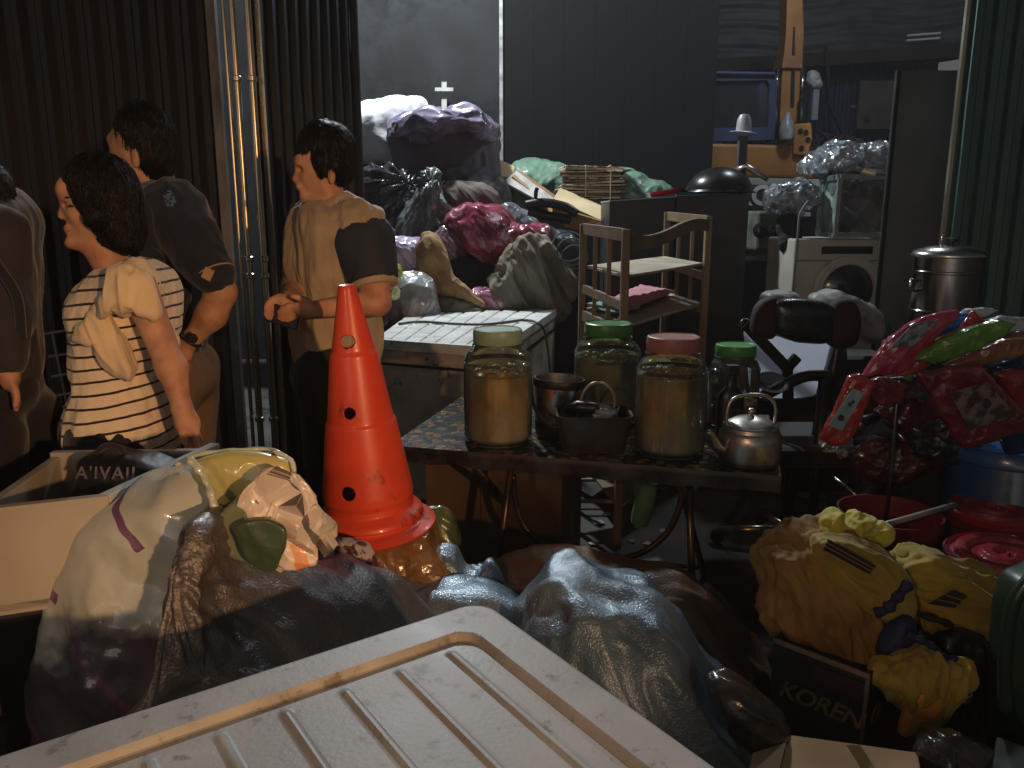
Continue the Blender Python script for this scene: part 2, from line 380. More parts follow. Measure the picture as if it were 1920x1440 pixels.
def shader(name, rough=.5, coat=0., sheen=0.):
    m = bpy.data.materials.new(name); m.use_nodes = True; MATS[name] = m; n = m.node_tree.nodes; L = m.node_tree.links; b = n['Principled BSDF']; b.inputs['Roughness'].default_value = rough; b.inputs['Coat Weight'].default_value = coat; b.inputs['Sheen Weight'].default_value = sheen
    tc = n.new('ShaderNodeTexCoord')
    def mth(op, *a):
        q = n.new('ShaderNodeMath'); q.operation = op
        for i, z in enumerate(a):
            if isinstance(z, (int, float)): q.inputs[i].default_value = z
            else: L.new(z, q.inputs[i])
        return q.outputs[0]
    def noise(s, d=4):
        q = n.new('ShaderNodeTexNoise'); q.inputs['Scale'].default_value = s; q.inputs['Detail'].default_value = d; L.new(tc.outputs['Object'], q.inputs[0]); return q.outputs[0]
    def mix(f, a, c):
        q = n.new('ShaderNodeMix'); q.data_type = 'RGBA'; L.new(f, q.inputs[0])
        for i, z in ((6, a), (7, c)):
            if isinstance(z, tuple): q.inputs[i].default_value = z
            else: L.new(z, q.inputs[i])
        return q.outputs[2]
    def bump(h, s, d=.004):
        q = n.new('ShaderNodeBump'); q.inputs['Strength'].default_value = s; q.inputs['Distance'].default_value = d; L.new(h, q.inputs['Height']); L.new(q.outputs[0], b.inputs['Normal']); L.new(q.outputs[0], b.inputs['Coat Normal'])
    sx = n.new('ShaderNodeSeparateXYZ'); L.new(tc.outputs['Object'], sx.inputs[0])
    return m, b, L, mth, noise, mix, bump, sx.outputs
def sheet(corners, nu, nv, th=.003, amp=.01, fr=6., seed=0, fold=None, edge=0.):
    """thin cloth/card patch over 4 corners (world) with its own thickness"""
    a, b, c, d = [np.asarray(q, float) for q in corners]; U, Vv = np.meshgrid(np.linspace(0, 1, nu+1), np.linspace(0, 1, nv+1))
    P = (a*(1-U)[..., None]*(1-Vv)[..., None]+b*U[..., None]*(1-Vv)[..., None]+c*U[..., None]*Vv[..., None]+d*(1-U)[..., None]*Vv[..., None]).reshape(-1, 3)
    n = np.cross(b-a, d-a); n /= np.linalg.norm(n); sc = np.stack([U.ravel()*np.linalg.norm(b-a), Vv.ravel()*np.linalg.norm(d-a), np.zeros(U.size)], 1)
    if fold is not None: sc = sc*np.array((fold[0], fold[1], 1))
    P = P+np.outer(amp*ridged(sc*fr+seed*7.7, 2), n)
    if edge: P = P+edge*np.stack([pn(sc*fr*1.3+5+seed), np.zeros(len(P)), pn(sc*fr*1.3+11+seed)], 1)
    k = len(P); V = np.concatenate([P, P+n*th]); F = []
    w_ = nu+1
    for j in range(nv):
        for i in range(nu):
            q = (j*w_+i, j*w_+i+1, (j+1)*w_+i+1, (j+1)*w_+i); F.append(q[::-1]); F.append(tuple(x+k for x in q))
    bd = [i for i in range(nu)]+[j*w_+nu for j in range(nv)]+[nv*w_+i for i in range(nu, 0, -1)]+[j*w_ for j in range(nv, 0, -1)]
    for i in range(len(bd)): x, y = bd[i], bd[(i+1) % len(bd)]; F.append((x, y, y+k, x+k))
    return V, F
def corrugated(p0, p1, z0, z1, pitch, dep, th=.004, shape=(.0, .3, .5, .8), NZ=26):
    p0 = np.array(p0, float); p1 = np.array(p1, float); L = np.linalg.norm(p1-p0); d = (p1-p0)/L; n = np.array((d[1], -d[0])); pts = []
    k = 0
    while k*pitch < L:
        for s, h in zip(shape, (0, 0, 1, 1)):
            t = (k+s)*pitch
            if t <= L: pts.append((t, h*dep))
        k += 1
    V = []; F = []
    for t, h in pts:
        for k in range(NZ+1):
            z = z0+(z1-z0)*k/NZ; P = p0+d*t+n*h; V.append((P[0], P[1], z))
    V = np.array(V); w_ = .010*fbm(V*np.array((2.2, 2.2, 1.3))+z1, 2)+.004*pn(V*np.array((7, 7, 5))); V[:, 0] += n[0]*w_; V[:, 1] += n[1]*w_       # dents
    s = NZ+1; k_ = len(V); V = np.concatenate([V, V+np.array((n[0]*th, n[1]*th, 0))])
    for i in range(len(pts)-1):
        for k in range(NZ):
            a = i*s+k; b = a+s; F += [(a, b, b+1, a+1), (k_+a, k_+a+1, k_+b+1, k_+b)]
        a = i*s; F += [(a, k_+a, k_+a+s, a+s), (a+NZ, a+s+NZ, k_+a+s+NZ, k_+a+NZ)]
    return V, F
# ================================================================ materials in use
concrete = mat('concrete_floor', C(88, 86, 82), C(52, 50, 48), 2.5, .85, bump=.5, bs=60, spots=(C(26, 25, 24), 3, .56))
wallc = mat('sooty_plaster', C(38, 39, 41), C(26, 27, 28), 2.2, .9, spec=.2, bump=.3, bs=30, spots=(C(24, 25, 27), 1.6, .50))
walld = mat('dark_board', C(11, 11, 12), C(6, 7, 7), 1.5, .9, spec=.15, bump=.2, stretch=(6, 6, .5), spots=(C(30, 30, 30), 9, .70))
tin_b = mat('dark_tin', C(30, 26, 26), C(15, 13, 14), 3, .6, .1, bump=.15, stretch=(1, 1, .2), spots=(C(64, 42, 30), 5, .62))
tin_n = mat('navy_tin', C(24, 30, 40), C(14, 19, 26), 3, .5, .2, bump=.15, stretch=(1, 1, .2))
tin_g = mat('green_tin', C(62, 98, 92), C(34, 62, 62), 3, .5, .2, bump=.2, stretch=(1, 1, .15), spots=(C(20, 28, 28), 7, .58))
steel_w = mat('worn_steel', C(190, 180, 160), C(140, 128, 110), 9, .26, .9, bump=.1, stretch=(1, 1, .2), spots=(C(60, 44, 32), 12, .66))
steel = mat('polished_steel', C(206, 204, 198), C(170, 165, 160), 5, .22, 1., bump=.03)
alu = mat('aluminium', C(205, 200, 190), C(160, 152, 140), 14, .34, 1., bump=.08, bs=90, spots=(C(96, 84, 70), 30, .62))
iron = mat('black_iron', C(34, 33, 33), C(20, 19, 19), 12, .45, .3, bump=.1)
blackp = mat('black_plastic', C(24, 24, 27), C(16, 16, 18), 8, .38, bump=.05)
blackf = mat('black_fabric', C(26, 27, 31), C(16, 17, 20), 12, .9, bump=.3, bs=120, sheen=.2)
card = mat('brown_card', C(176, 138, 98), C(150, 114, 78), 4, .85, bump=.15, bs=90)
cardp = mat('pale_card', C(205, 184, 145), C(184, 160, 122), 4, .8, bump=.12, bs=90)
white_l = mat('white_laminate', C(176, 170, 156), C(150, 144, 130), 3, .45, bump=.04, spots=(C(150, 140, 120), 14, .68))
clear = film('clear_film', (.85, .9, .95, 1), .14, .7, .10, 9, .6, vs=7)
# ================================================================ ground
m = MB(); m.grid(lambda u, v: (-60+120*u, -30+120*v, 0.0), 40, 40)
tag(m.build('ground', concrete), None, None, kind='structure')
# far lit rubble in the yard behind
# ---------------------------------------------------------------- corrugated walls
V, F = corrugated((-4.2, 3.50), (-1.19, 3.42), 0, 3.6, .098, .035, shape=(0, .3, .55, .8))
t = thing('corrugated_wall', 'dark rust brown corrugated metal wall behind the standing people', 'wall', (-2.8, 3.5, 0))
mkobj('sheet', V, F, tin_b, t, smooth=25)
m = MB(); m.bar((-4.2, 3.6, .6), (-1.34, 3.47, .6), .05, .05); m.bar((-4.2, 3.6, 2.4), (-1.34, 3.47, 2.4), .05, .05); m.build('rail', steel_w, t)
# posts beside the opening
g = 'steel door posts at the opening'
for px, ww, lab, zt in ((395, .030, 'broad grey steel door post at the end of the brown corrugated wall', 3.6), (418, .016, 'thin angle iron strip standing right beside the broad grey post', 3.6),
                    (434, .028, 'left one of the two shiny warm lit door posts', 3.6), (462, .03, 'brightest shiny door post next to the navy corrugated door leaf', 3.6)):
    p = W(px+20, 300, 3.36)
    m = MB()
    if px == 395: m.box((p[0], 3.37, zt/2), (.036, .03, zt))
    else: m.tube([(p[0], 3.36, 0), (p[0], 3.36, zt)], ww/2, 16)
    if ww > .02 and px != 395:
        for zz in (.5, 1.12, 1.19, 1.9): m.lathe([(ww/2, -.012), (ww/2+.006, -.008), (ww/2+.006, .008), (ww/2, .012)], (p[0], 3.36, zz), 16)
    tag(m.build('door_post', steel_w if px != 395 else mat('grey_post', C(120, 116, 112), C(70, 64, 60), 12, .6, stretch=(1, 1, .3)), smooth=40), lab, 'post', g)
# navy leaf
e0 = (W(478, 300, 3.38)[0], 3.38); e1 = (W(666, 300, 4.15)[0], 4.15)
V, F = corrugated(e0, e1, 0.03, 3.6, .085, .022, shape=(0, .55, .68, .88))
t = thing('corrugated_door', 'navy corrugated metal door leaf standing open behind the man in the cream polo', 'door', (-.95, 3.8, 0))
mkobj('sheet', V, F, tin_n, t, smooth=25)
m = MB(); m.bar((e1[0]+.02, e1[1], .0), (e1[0]+.02, e1[1], 3.6), .035); m.build('frame', iron, t)
m = MB(); a = W(498, 200, 3.44); m.bar((a[0], 3.41, .03), (a[0], 3.41, 3.6), .022, .012); m.build('edge_trim', steel_w, t)
# ---------------------------------------------------------------- back walls
def slab(name, x0, x1, y0, y1, z0, z1, m_, lab, cat='wall', par=None):
    q = MB(); q.box(((x0+x1)/2, (y0+y1)/2, (z0+z1)/2), (x1-x0, y1-y0, z1-z0)); o = q.build(name, m_, par)
    return tag(o, lab, cat) if lab else o
YB = 7.6; xs = W(937, 100, YB)[0]; xe = W(1346, 100, YB)[0]
slab('plaster_wall', -5, xs, YB, YB+.15, 0, 5.2, wallc, 'sooty grey plaster wall lit behind the heap of bags')
q = thing('board_wall', 'tall black board wall right of the pale vertical strip', 'wall', ((xs+xe)/2, YB, 0))
m = MB(); n_ = 7; 
for i in range(n_): xa = xs+.03+(xe-xs-.03)*i/n_; xb = xs+.03+(xe-xs-.03)*(i+1)/n_-.0006; m.box(((xa+xb)/2, YB+.03, 2.6), (xb-xa, .05, 5.2))
m.build('boards', walld, q, bevel=.004)
slab('backing', xs+.03, xe, YB+.07, YB+.15, 0, 5.2, walld, None, par=q)
m = MB(); m.box((xs+.012, YB-.02, 2.6), (.03, .035, 5.2)); tag(m.build('wall_strip', mat('pale_strip', C(140, 140, 138), C(90, 90, 88), 12, .6)), 'pale vertical strip where the plaster and black board walls meet', 'strip')
slab('yard_side_wall', xe-.12, xe, YB+.16, 11.4, 0, 5.2, walld, 'dark side wall running back behind the crane machine')
# far end: fence, tarp, beam, lit panel
YF = 11.5
tarp = mat('grey_tarp', C(72, 75, 80), C(50, 52, 57), 3, .6, bump=.4, bs=18, stretch=(1, 1, 4))
def tp(u, v):
    p = W(1330+500*u, 0, YF-.4); z0 = 3.18+u*.16
    return (p[0], YF-.5+.05*math.sin(u*9+v*3)+.015*math.sin(v*44+2*math.sin(u*5))+.01*math.sin(v*83+u*6)+.9*v*0, z0+v*1.6+.03*math.sin(u*14))
m = MB(); m.grid(tp, 60, 90); o = m.build('tarpaulin', tarp, smooth=True); so = o.modifiers.new('t', 'SOLIDIFY'); so.thickness = .004
tag(o, 'grey crinkled tarpaulin stretched high across the back of the yard', 'tarpaulin')
m = MB(); a = W(1340, 124, YF-.6); b = W(1800, 96, YF-.6); m.bar(a, b, .12, .16); tag(m.build('roof_beam', mat('beam', C(44, 40, 36), None, 5, .8)), 'dark beam under the grey tarpaulin', 'beam')
blue_t = mat('blue_tin', C(48, 62, 92), C(34, 44, 66), 4, .6, .1, spots=(C(120, 130, 140), 22, .7))
V, F = corrugated((xe, YF), (5.8, YF), 0, 5.2, .12, .03)
t = thing('blue_fence', 'dark blue ribbed sheet fence at the far end of the yard', 'fence', (4.5, YF, 0)); mkobj('sheet', V, F, blue_t, t)
m = MB(); a = W(1595, 200, YF-.06); b = W(1695, 198, YF-.06); m.bar(a, b, .03); m.build('rail', mat('pale_rail', C(120, 125, 135), None, 6, .6), t)
o = slab('lit_panel', W(1625, 0, YF-.25)[0], W(1815, 0, YF-.25)[0], YF-.28, YF-.22, 2.5, 3.12, mat('grey_board', C(88, 86, 80), C(66, 64, 60), 3, .8, spots=(C(36, 34, 32), 5, .58)), 'grey board hung under the beam at the right end of the yard', 'panel')
m = MB(); 
for dz in (0, .06): a = W(1700, 76, YF-.62); m.tube([a+np.array((0, 0, dz)), a+np.array((.42, 0, dz+.03))], .014, 10)
tag(m.build('fluorescent_tube', mat('tube_off', C(225, 228, 230), C(200, 200, 205), 5, .4)), 'twin pale fluorescent tube below the tarpaulin', 'tube lamp')
m = MB(); m.bar(W(1548, 88, YF-1.2), W(1560, 262, YF-1.2), .04); m.bar(W(1552, 190, YF-1.25), W(1578, 250, YF-1.25), .025); tag(m.build('leaning_pole', iron), 'thin dark pole leaning at the far end behind the orange machine', 'pole')
# grey flat panel + green wall on the right
t = thing('grey_partition', 'flat dark grey partition panel left of the green corrugated wall', 'partition', (2.3, 4.4, 0))
b = [W(1652, 620, 4.35), W(1800, 620, 4.5)]; 
m = MB(); x0 = W(1692, 155, 4.35)[0]; x1 = W(1800, 155, 4.35)[0]; m.box(((x0+x1)/2+.01, 4.38, 1.05), (x1-x0+.06, .03, 2.1)); m.build('sheet', mat('panel_grey', C(100, 102, 104), C(82, 82, 84), 2, .75, spots=(C(84, 84, 84), 8, .66)), t)
m = MB(); m.bar((x0-.02, 4.36, 0), (x0-.02, 4.36, 2.1), .02); m.build('edge', iron, t)
gx = W(1765, 450, 4.0)[0]
V, F = corrugated((gx, 4.02), (gx+2.2, 3.62), 0, 3.4, .093, .028, shape=(0, .35, .5, .85))
t = thing('green_corrugated_wall', 'dark green corrugated metal wall on the right', 'wall', (gx+1, 3.8, 0))
mkobj('sheet', V, F, tin_g, t, smooth=25)
m = MB(); m.bar((gx-.005, 3.985, 0), (gx-.005, 3.985, 3.4), .016, .022); m.build('edge_trim', steel_w, t)
# ================================================================ foreground freezer
A = G(905, 1120, .804); e1 = G(0, 1410, .804)-A; e1 /= np.linalg.norm(e1); e2 = np.array((-e1[1], e1[0], 0)); e2 = e2 if e2[1] < 0 else -e2
t = thing('chest_freezer', 'large grey white chest freezer with ribbed lid in the foreground', 'freezer', A+e1*.6+e2*.32-np.array((0, 0, .804)))
LL, LW = 1.15, .66
def rr(x, y, ins, r):                                              # signed distance to inset rounded rectangle
    cx, cy = LL/2, LW/2; qx = abs(x-cx)-(cx-ins-r); qy = abs(y-cy)-(cy-ins-r)
    return math.hypot(max(qx, 0), max(qy, 0))+min(max(qx, qy), 0)-r
def sst(a, b, x): q = min(max((x-a)/(b-a), 0), 1); return q*q*(3-2*q)
NU, NV = 460, 280
def lid(u, v):
    x, y = u*LL, v*LW
    d0 = rr(x, y, 0, .045)
    if d0 > 0:                                                     # pull the outside of the rounded corners in
        for _ in range(3):
            gx_ = (rr(x+1e-4, y, 0, .045)-rr(x-1e-4, y, 0, .045))/2e-4; gy_ = (rr(x, y+1e-4, 0, .045)-rr(x, y-1e-4, 0, .045))/2e-4; d0 = rr(x, y, 0, .045); x -= gx_*d0; y -= gy_*d0
    d = rr(x, y, .066, .032); z = -.011*sst(.003, -.004, d)
    if d < -.012:
        k = (x-.112)/.0755; fk = abs(k-round(k))*.0755
        en = sst(-.018, -.036, d)
        z += .0058*sst(.0085, .0015, fk)*en*(1 if round(k) >= 0 else 0)
    de = -rr(x, y, 0, .045); z -= .010*(1-min(de/.01, 1))**2
    p = A+e1*x+e2*y; return (p[0], p[1], .804+z)
m = MB(); m.grid(lid, NU, NV); n0 = len(m.v)
bd = [i for i in range(NU)]+[j*(NU+1)+NU for j in range(NV)]+[NV*(NU+1)+i for i in range(NU, 0, -1)]+[j*(NU+1) for j in range(NV, 0, -1)]
low = [(m.v[i][0], m.v[i][1], .765) for i in bd]; m.v += low
m.f += [(bd[i], n0+i, n0+(i+1) % len(bd), bd[(i+1) % len(bd)]) for i in range(len(bd))]; m.f.append(tuple(n0+i for i in range(len(bd))))
lidm = mat('freezer_lid', C(172, 172, 168), C(140, 139, 135), 7, .52, bump=.12, bs=140, spots=(C(118, 112, 100), 22, .58), spec=.4)
m.build('lid', lidm, t, smooth=30)
m = MB(); q = lambda x, y, z: A+e1*x+e2*y+np.array((0, 0, z-.804))
m.hexa([q(.02, .02, .03), q(1.13, .02, .03), q(1.13, .64, .03), q(.02, .64, .03)], [q(.02, .02, .755), q(1.13, .02, .755), q(1.13, .64, .755), q(.02, .64, .755)]); m.build('cabinet', white_l, t, bevel=.02)
m = MB(); m.hexa([q(.03, .03, .755), q(1.12, .03, .755), q(1.12, .63, .755), q(.03, .63, .755)], [q(.03, .03, .765), q(1.12, .03, .765), q(1.12, .63, .765), q(.03, .63, .765)]); m.build('gasket', blackp, t)
# ================================================================ second freezer
zt = .80
a_, b_, c_, d_ = G(703, 636, zt), G(934, 652, zt), G(1045, 579, zt), G(785, 576, zt)
t = thing('chest_freezer', 'old white chest freezer with ribbed white lid standing behind the jars', 'freezer', ((a_+c_)/2)*np.array((1, 1, 0)))
dn = lambda p, z, s=1.: np.array((a_[0]*0+p[0], p[1], z))
ctr = (a_+b_+c_+d_)/4
def ins(p, s, z): r = ctr+(p-ctr)*s; return np.array((r[0], r[1], z))
m = MB(); NU, NV = 200, 160
def lid2(u, v):
    p = (a_*(1-u)+b_*u)*(1-v)+(d_*(1-u)+c_*u)*v
    du = min(u, 1-u)*.66; dv = min(v, 1-v)*1.6; z = 0
    k = u*8.; 
    if dv > .03 and du > .02:
        z -= .006*sst(.0, .035, dv-.03)*0
        if abs(k-round(k)) < .09: z -= .007
        if abs(v-.43) < .006: z -= .006
    return (p[0], p[1], zt+z)
m.grid(lid2, NU, NV); n0 = len(m.v)
bd = [i for i in range(NU)]+[j*(NU+1)+NU for j in range(NV)]+[NV*(NU+1)+i for i in range(NU, 0, -1)]+[j*(NU+1) for j in range(NV, 0, -1)]
m.v += [(m.v[i][0], m.v[i][1], zt-.045) for i in bd]; m.f += [(bd[i], n0+i, n0+(i+1) % len(bd), bd[(i+1) % len(bd)]) for i in range(len(bd))]
m.build('lid', mat('old_lid', C(224, 224, 220), C(196, 196, 192), 8, .5, bump=.3, bs=50, spots=(C(120, 116, 106), 18, .60)), t)
m = MB(); m.hexa([ins(p, .97, .03) for p in (a_, b_, c_, d_)], [ins(p, .97, zt-.035) for p in (a_, b_, c_, d_)]); m.build('cabinet', mat('old_enamel', C(204, 192, 174), C(160, 148, 130), 5, .5, bump=.2, spots=(C(70, 56, 44), 9, .58)), t, bevel=.01)
m = MB(); 
for p, r_ in ((a_, b_), (b_, c_)):
    m.bar(ins(p, .985, zt-.115), ins(r_, .985, zt-.115), .008, .012)
m.build('seam_trim', iron, t)
pts = [W(x, y, 1) for x, y in ()]
P = [(748, 607), (790, 603), (850, 607), (910, 608), (955, 603), (985, 600), (1010, 607)]
pts = [G(x, y, zt+.008) for x, y in P]+[W(1022, 625, 4.3), W(1030, 680, 4.25), W(1032, 740, 4.2)]
m = MB(); m.tube(crom(pts, 60, False), .007, 8); tag(m.build('power_cable', mat('grey_cable', C(90, 86, 80), None, 5, .5), smooth=True), 'grey power cable lying across the white freezer lid', 'cable')
# ================================================================ folding table
ZT = .62
TA, TC = G(733, 836, ZT), G(1462, 893, ZT); ex = TC-TA; TL = np.linalg.norm(ex); ex /= TL; ey = np.array((-ex[1], ex[0], 0)); TD = .74
t = thing('folding_table', 'low folding table with mosaic patterned oilcloth carrying the jars and kettle', 'table', (TA+ex*TL/2+ey*TD/2)*np.array((1, 1, 0)))
def tq(x, y, z): return TA+ex*x+ey*y+np.array((0, 0, z-ZT))
m = MB(); m.hexa([tq(.01, .01, ZT-.03), tq(TL-.01, .01, ZT-.03), tq(TL-.01, TD, ZT-.03), tq(.01, TD, ZT-.03)], [tq(.01, .01, ZT-.006), tq(TL-.01, .01, ZT-.006), tq(TL-.01, TD, ZT-.006), tq(.01, TD, ZT-.006)]); m.build('tabletop', card, t)
# mosaic oilcloth: cells with coloured tiles and dark joints
mm = bpy.data.materials.new('mosaic_oilcloth'); mm.use_nodes = True; n = mm.node_tree.nodes; L = mm.node_tree.links; bs_ = n['Principled BSDF']; bs_.inputs['Roughness'].default_value = .22
tc = n.new('ShaderNodeTexCoord'); v1 = n.new('ShaderNodeTexVoronoi'); v1.inputs['Scale'].default_value = 32; v2 = n.new('ShaderNodeTexVoronoi'); v2.feature = 'DISTANCE_TO_EDGE'; v2.inputs['Scale'].default_value = 32
for v in (v1, v2): L.new(tc.outputs['Object'], v.inputs['Vector'])
sp = n.new('ShaderNodeSeparateColor'); L.new(v1.outputs['Color'], sp.inputs[0]); cr = n.new('ShaderNodeValToRGB'); cr.color_ramp.interpolation = 'CONSTANT'
cols = [C(36, 50, 54), C(120, 112, 76), C(40, 66, 62), C(140, 104, 54), C(48, 56, 64), C(104, 60, 44), C(48, 56, 50), C(96, 98, 92)]
for i, c in enumerate(cols):
    e = cr.color_ramp.elements[i] if i < 2 else cr.color_ramp.elements.new(i/8)
    e.position = i/8; e.color = c
L.new(sp.outputs[0], cr.inputs[0]); g1 = n.new('ShaderNodeMath'); g1.operation = 'GREATER_THAN'; g1.inputs[1].default_value = .06; L.new(v2.outputs['Distance'], g1.inputs[0])
mx = n.new('ShaderNodeMix'); mx.data_type = 'RGBA'; L.new(g1.outputs[0], mx.inputs[0]); mx.inputs[6].default_value = C(22, 22, 22); L.new(cr.outputs[0], mx.inputs[7]); L.new(mx.outputs[2], bs_.inputs['Base Color'])
nb = n.new('ShaderNodeTexNoise'); nb.inputs['Scale'].default_value = 30; L.new(tc.outputs['Object'], nb.inputs['Vector']); bn = n.new('ShaderNodeBump'); bn.inputs['Strength'].default_value = .5; bn.inputs['Distance'].default_value = .006; L.new(nb.outputs['Fac'], bn.inputs['Height']); L.new(bn.outputs[0], bs_.inputs['Normal'])
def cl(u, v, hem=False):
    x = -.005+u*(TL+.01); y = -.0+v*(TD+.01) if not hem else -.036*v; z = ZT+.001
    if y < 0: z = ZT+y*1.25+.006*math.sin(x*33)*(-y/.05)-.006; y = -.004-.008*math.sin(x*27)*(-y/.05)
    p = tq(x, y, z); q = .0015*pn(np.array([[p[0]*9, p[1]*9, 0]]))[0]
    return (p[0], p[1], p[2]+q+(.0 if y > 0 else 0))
m = MB(); m.grid(cl, 140, 70); m.build('oilcloth', mm, t, smooth=True)
m = MB(); m.grid(lambda u, v: cl(u, v, True), 140, 10); m.build('cloth_hem', mat('shaded_hem', C(44, 33, 30), C(18, 16, 16), 24, .5, bump=.3, thr=(.46, .54)), t, smooth=True)  # brown folded cloth, its unlit darkness painted into a second, darker material
def leg(pts, r=.012, nm='leg'): q = MB(); q.tube(pts, r, 10); q.build(nm, mat('leg_steel', C(120, 96, 76), C(70, 54, 44), 9, .3, .8, bump=.05, spots=(C(40, 26, 20), 14, .58)), t, smooth=True)
f1, f2 = W(890, 872, 2.6), W(962, 870, 2.55)
leg([tq(.24, .06, ZT-.03), tq(.42, .62, .0)]); leg([tq(.40, .06, ZT-.03), tq(.33, .03, .0)])
leg([tq(TL-.26, .05, ZT-.03), tq(TL-.22, .03, 0)]); leg([tq(TL-.30, .08, ZT-.03), tq(TL-.20, .60, 0)])
leg([tq(.335, .035, .17), tq(TL-.23, .035, .17)], .007, 'stretcher'); leg([tq(.36, .3, .17), tq(TL-.22, .3, .17)], .007, 'stretcher')
arc = list(crom([W(x, y, 2.52-.0002*(x-960)) for x, y in ((962, 890), (966, 940), (985, 990), (1030, 1028), (1080, 1045), (1140, 1050), (1200, 1038), (1250, 1000), (1274, 950), (1280, 905))], 50, False))
leg(arc, .011, 'curved_brace')
# ---------------------------------------------------------------- jars
glass = film('jar_glass', (.46, .50, .44, 1), .17, .6, .05, 5, .05, vs=4)
jl = {}
def jar(cx, by, Y, r, h, lr, lidm_, lab, fill, liqm, seed, mouth=.72):
    b = W(cx, by, Y); b[2] = ZT+.003
    t = thing('glass_jar', lab, 'jar', b, 'big glass jars of pickles on the table')
    neck = h*.80; pr = [(r*.90, 0), (r*.985, .012), (r, .03), (r, h*.66), (r*.985, h*.71), (r*.93, h*.76), (r*.84, h*.80), (lr*.97, h*.825), (lr*.95, h*.9)]
    m = MB(); P_ = crom([(a, 0, z) for a, z in pr], 60, False)[:, [0, 2]]; m.lathe([tuple(x) for x in P_], b, 64, cap0=True); m.build('glass', glass, t, smooth=True)
    q = MB(); li = [(0.001, .006), (r*.86, .006), (r*.955, .02), (r*.965, .05)]+[(r*.965, h*fill)]; q.lathe(li, b, 64)
    V = np.array(q.v); n_ = len(V)
    # uneven top with floating pieces
    rings = 14; base = len(q.v)
    for i in range(rings+1):
        rr_ = r*.965*(1-i/rings)
        for k in range(64):
            a = 2*math.pi*k/64; x, y = rr_*math.cos(a), rr_*math.sin(a); z = h*fill+(.010*pn(np.array([[x*45+seed, y*45, seed]]))[0]+.004)*(1 if i else 0)
            q.v.append((b[0]+x, b[1]+y, b[2]+z))
    for i in range(rings):
        for k in range(64): q.f.append((base+i*64+k, base+i*64+(k+1) % 64, base+(i+1)*64+(k+1) % 64, base+(i+1)*64+k))
    q.build('liquid', liqm, t, smooth=True)
    q = MB(); rs = random.Random(seed)
    for i in range(34):
        a = rs.uniform(0, 6.28); d = r*.80*math.sqrt(rs.random()); s = rs.uniform(.014, .026); c = b+np.array((d*math.cos(a), d*math.sin(a), h*fill+rs.uniform(-.004, .012)))
        R = np.array(Matrix.Rotation(rs.uniform(0, 6), 3, Vector((rs.random(), rs.random(), rs.random()+.1)).normalized()))
        q.lathe([(0.001, -.35*s), (s*.8, -.3*s), (s, 0), (s*.7, .3*s), (.001, .35*s)], c, 10, R)
    q.build('pickled_pieces', mat('pickle', C(190, 172, 96), C(130, 120, 60), 30, .35, sub=.3), t, smooth=True)
    q = MB(); zb = h*.865; q.lathe([(lr*.99, zb), (lr*1.02, zb+.004), (lr*1.02, h*.965), (lr*.99, h*.985), (lr*.93, h*.992), (lr*.90, h*.984), (lr*.5, h*.982), (.001, h*.984)], b, 64); 
    for k in range(0): pass
    q.build('lid', lidm_, t, smooth=35)
    q = MB(); q.lathe([(lr*1.03, h*.835), (lr*1.06, h*.84), (lr*1.06, h*.855), (lr*1.03, h*.86)], b, 64); q.build('neck_ring', glass, t, smooth=True)
    return b
gl1 = mat('mint_lid', C(150, 178, 150), C(128, 156, 130), 8, .42, bump=.1); gl2 = mat('green_lid', C(72, 132, 62), C(56, 110, 46), 8, .4, bump=.1)
gl3 = mat('pink_lid', C(168, 112, 100), C(146, 92, 80), 8, .5, bump=.1, spots=(C(190, 160, 140), 14, .6)); gl4 = mat('bright_green_lid', C(70, 150, 66), C(58, 128, 52), 8, .4, bump=.1)
lq1 = mat('amber_brine', C(200, 172, 96), C(140, 112, 56), 16, .35, bump=.1, sub=.3, spec=.3, stretch=(1, 1, .5)); lq2 = mat('olive_brine', C(172, 160, 92), C(120, 108, 56), 16, .35, bump=.1, sub=.3, spec=.3, stretch=(1, 1, .5))
jar(934, 824, 2.60, .114, .385, .080, gl1, 'jar with pale mint lid, leftmost of the big glass jars', .60, lq1, 1)
jar(1136, 792, 2.86, .120, .370, .085, gl2, 'large jar with dark green lid behind the steel bucket', .62, lq2, 2)
jar(1254, 848, 2.47, .112, .380, .082, gl3, 'jar with dusty pink lid in the middle of the table', .66, lq1, 3)
jar(1371, 800, 2.80, .090, .300, .070, gl4, 'small jar with bright green lid behind the black bottle and kettle', .30, mat('red_brine', C(150, 90, 40), C(110, 60, 26), 20, .35), 4)
# small mint lid lying by jar one
# ---------------------------------------------------------------- kettle
b = W(1403, 868, 2.36); b[2] = ZT+.003
t = thing('kettle', 'dented aluminium kettle with arched handle at the right end of the table', 'kettle', b)
pr = crom([(x, 0, z) for x, z in ((.001, 0), (.080, 0), (.090, .006), (.094, .03), (.096, .075), (.090, .098), (.084, .106), (.0835, .116), (.070, .124), (.062, .126))], 50, False)[:, [0, 2]]
m = MB(); m.lathe([tuple(x) for x in pr], b, 56); m.build('body', alu, t, smooth=True)
m = MB(); m.lathe([(.070, .120), (.071, .125), (.050, .137), (.028, .144), (.012, .148), (.001, .149)], b, 48); m.build('lid', alu, t, smooth=40)
m = MB(); m.lathe([(.005, .147), (.005, .152), (.011, .157), (.012, .163), (.007, .170), (.001, .171)], b, 20); m.build('knob', alu, t, smooth=True)
sp_ = [b+np.array(v) for v in ((-.085, -.02, .04), (-.105, -.03, .055), (-.118, -.035, .078), (-.130, -.04, .098), (-.142, -.042, .108))]
m = MB(); m.tube(crom(sp_, 16, False), list(np.linspace(.020, .0085, len(crom(sp_, 16, False)))), 14); m.build('spout', alu, t, smooth=True)
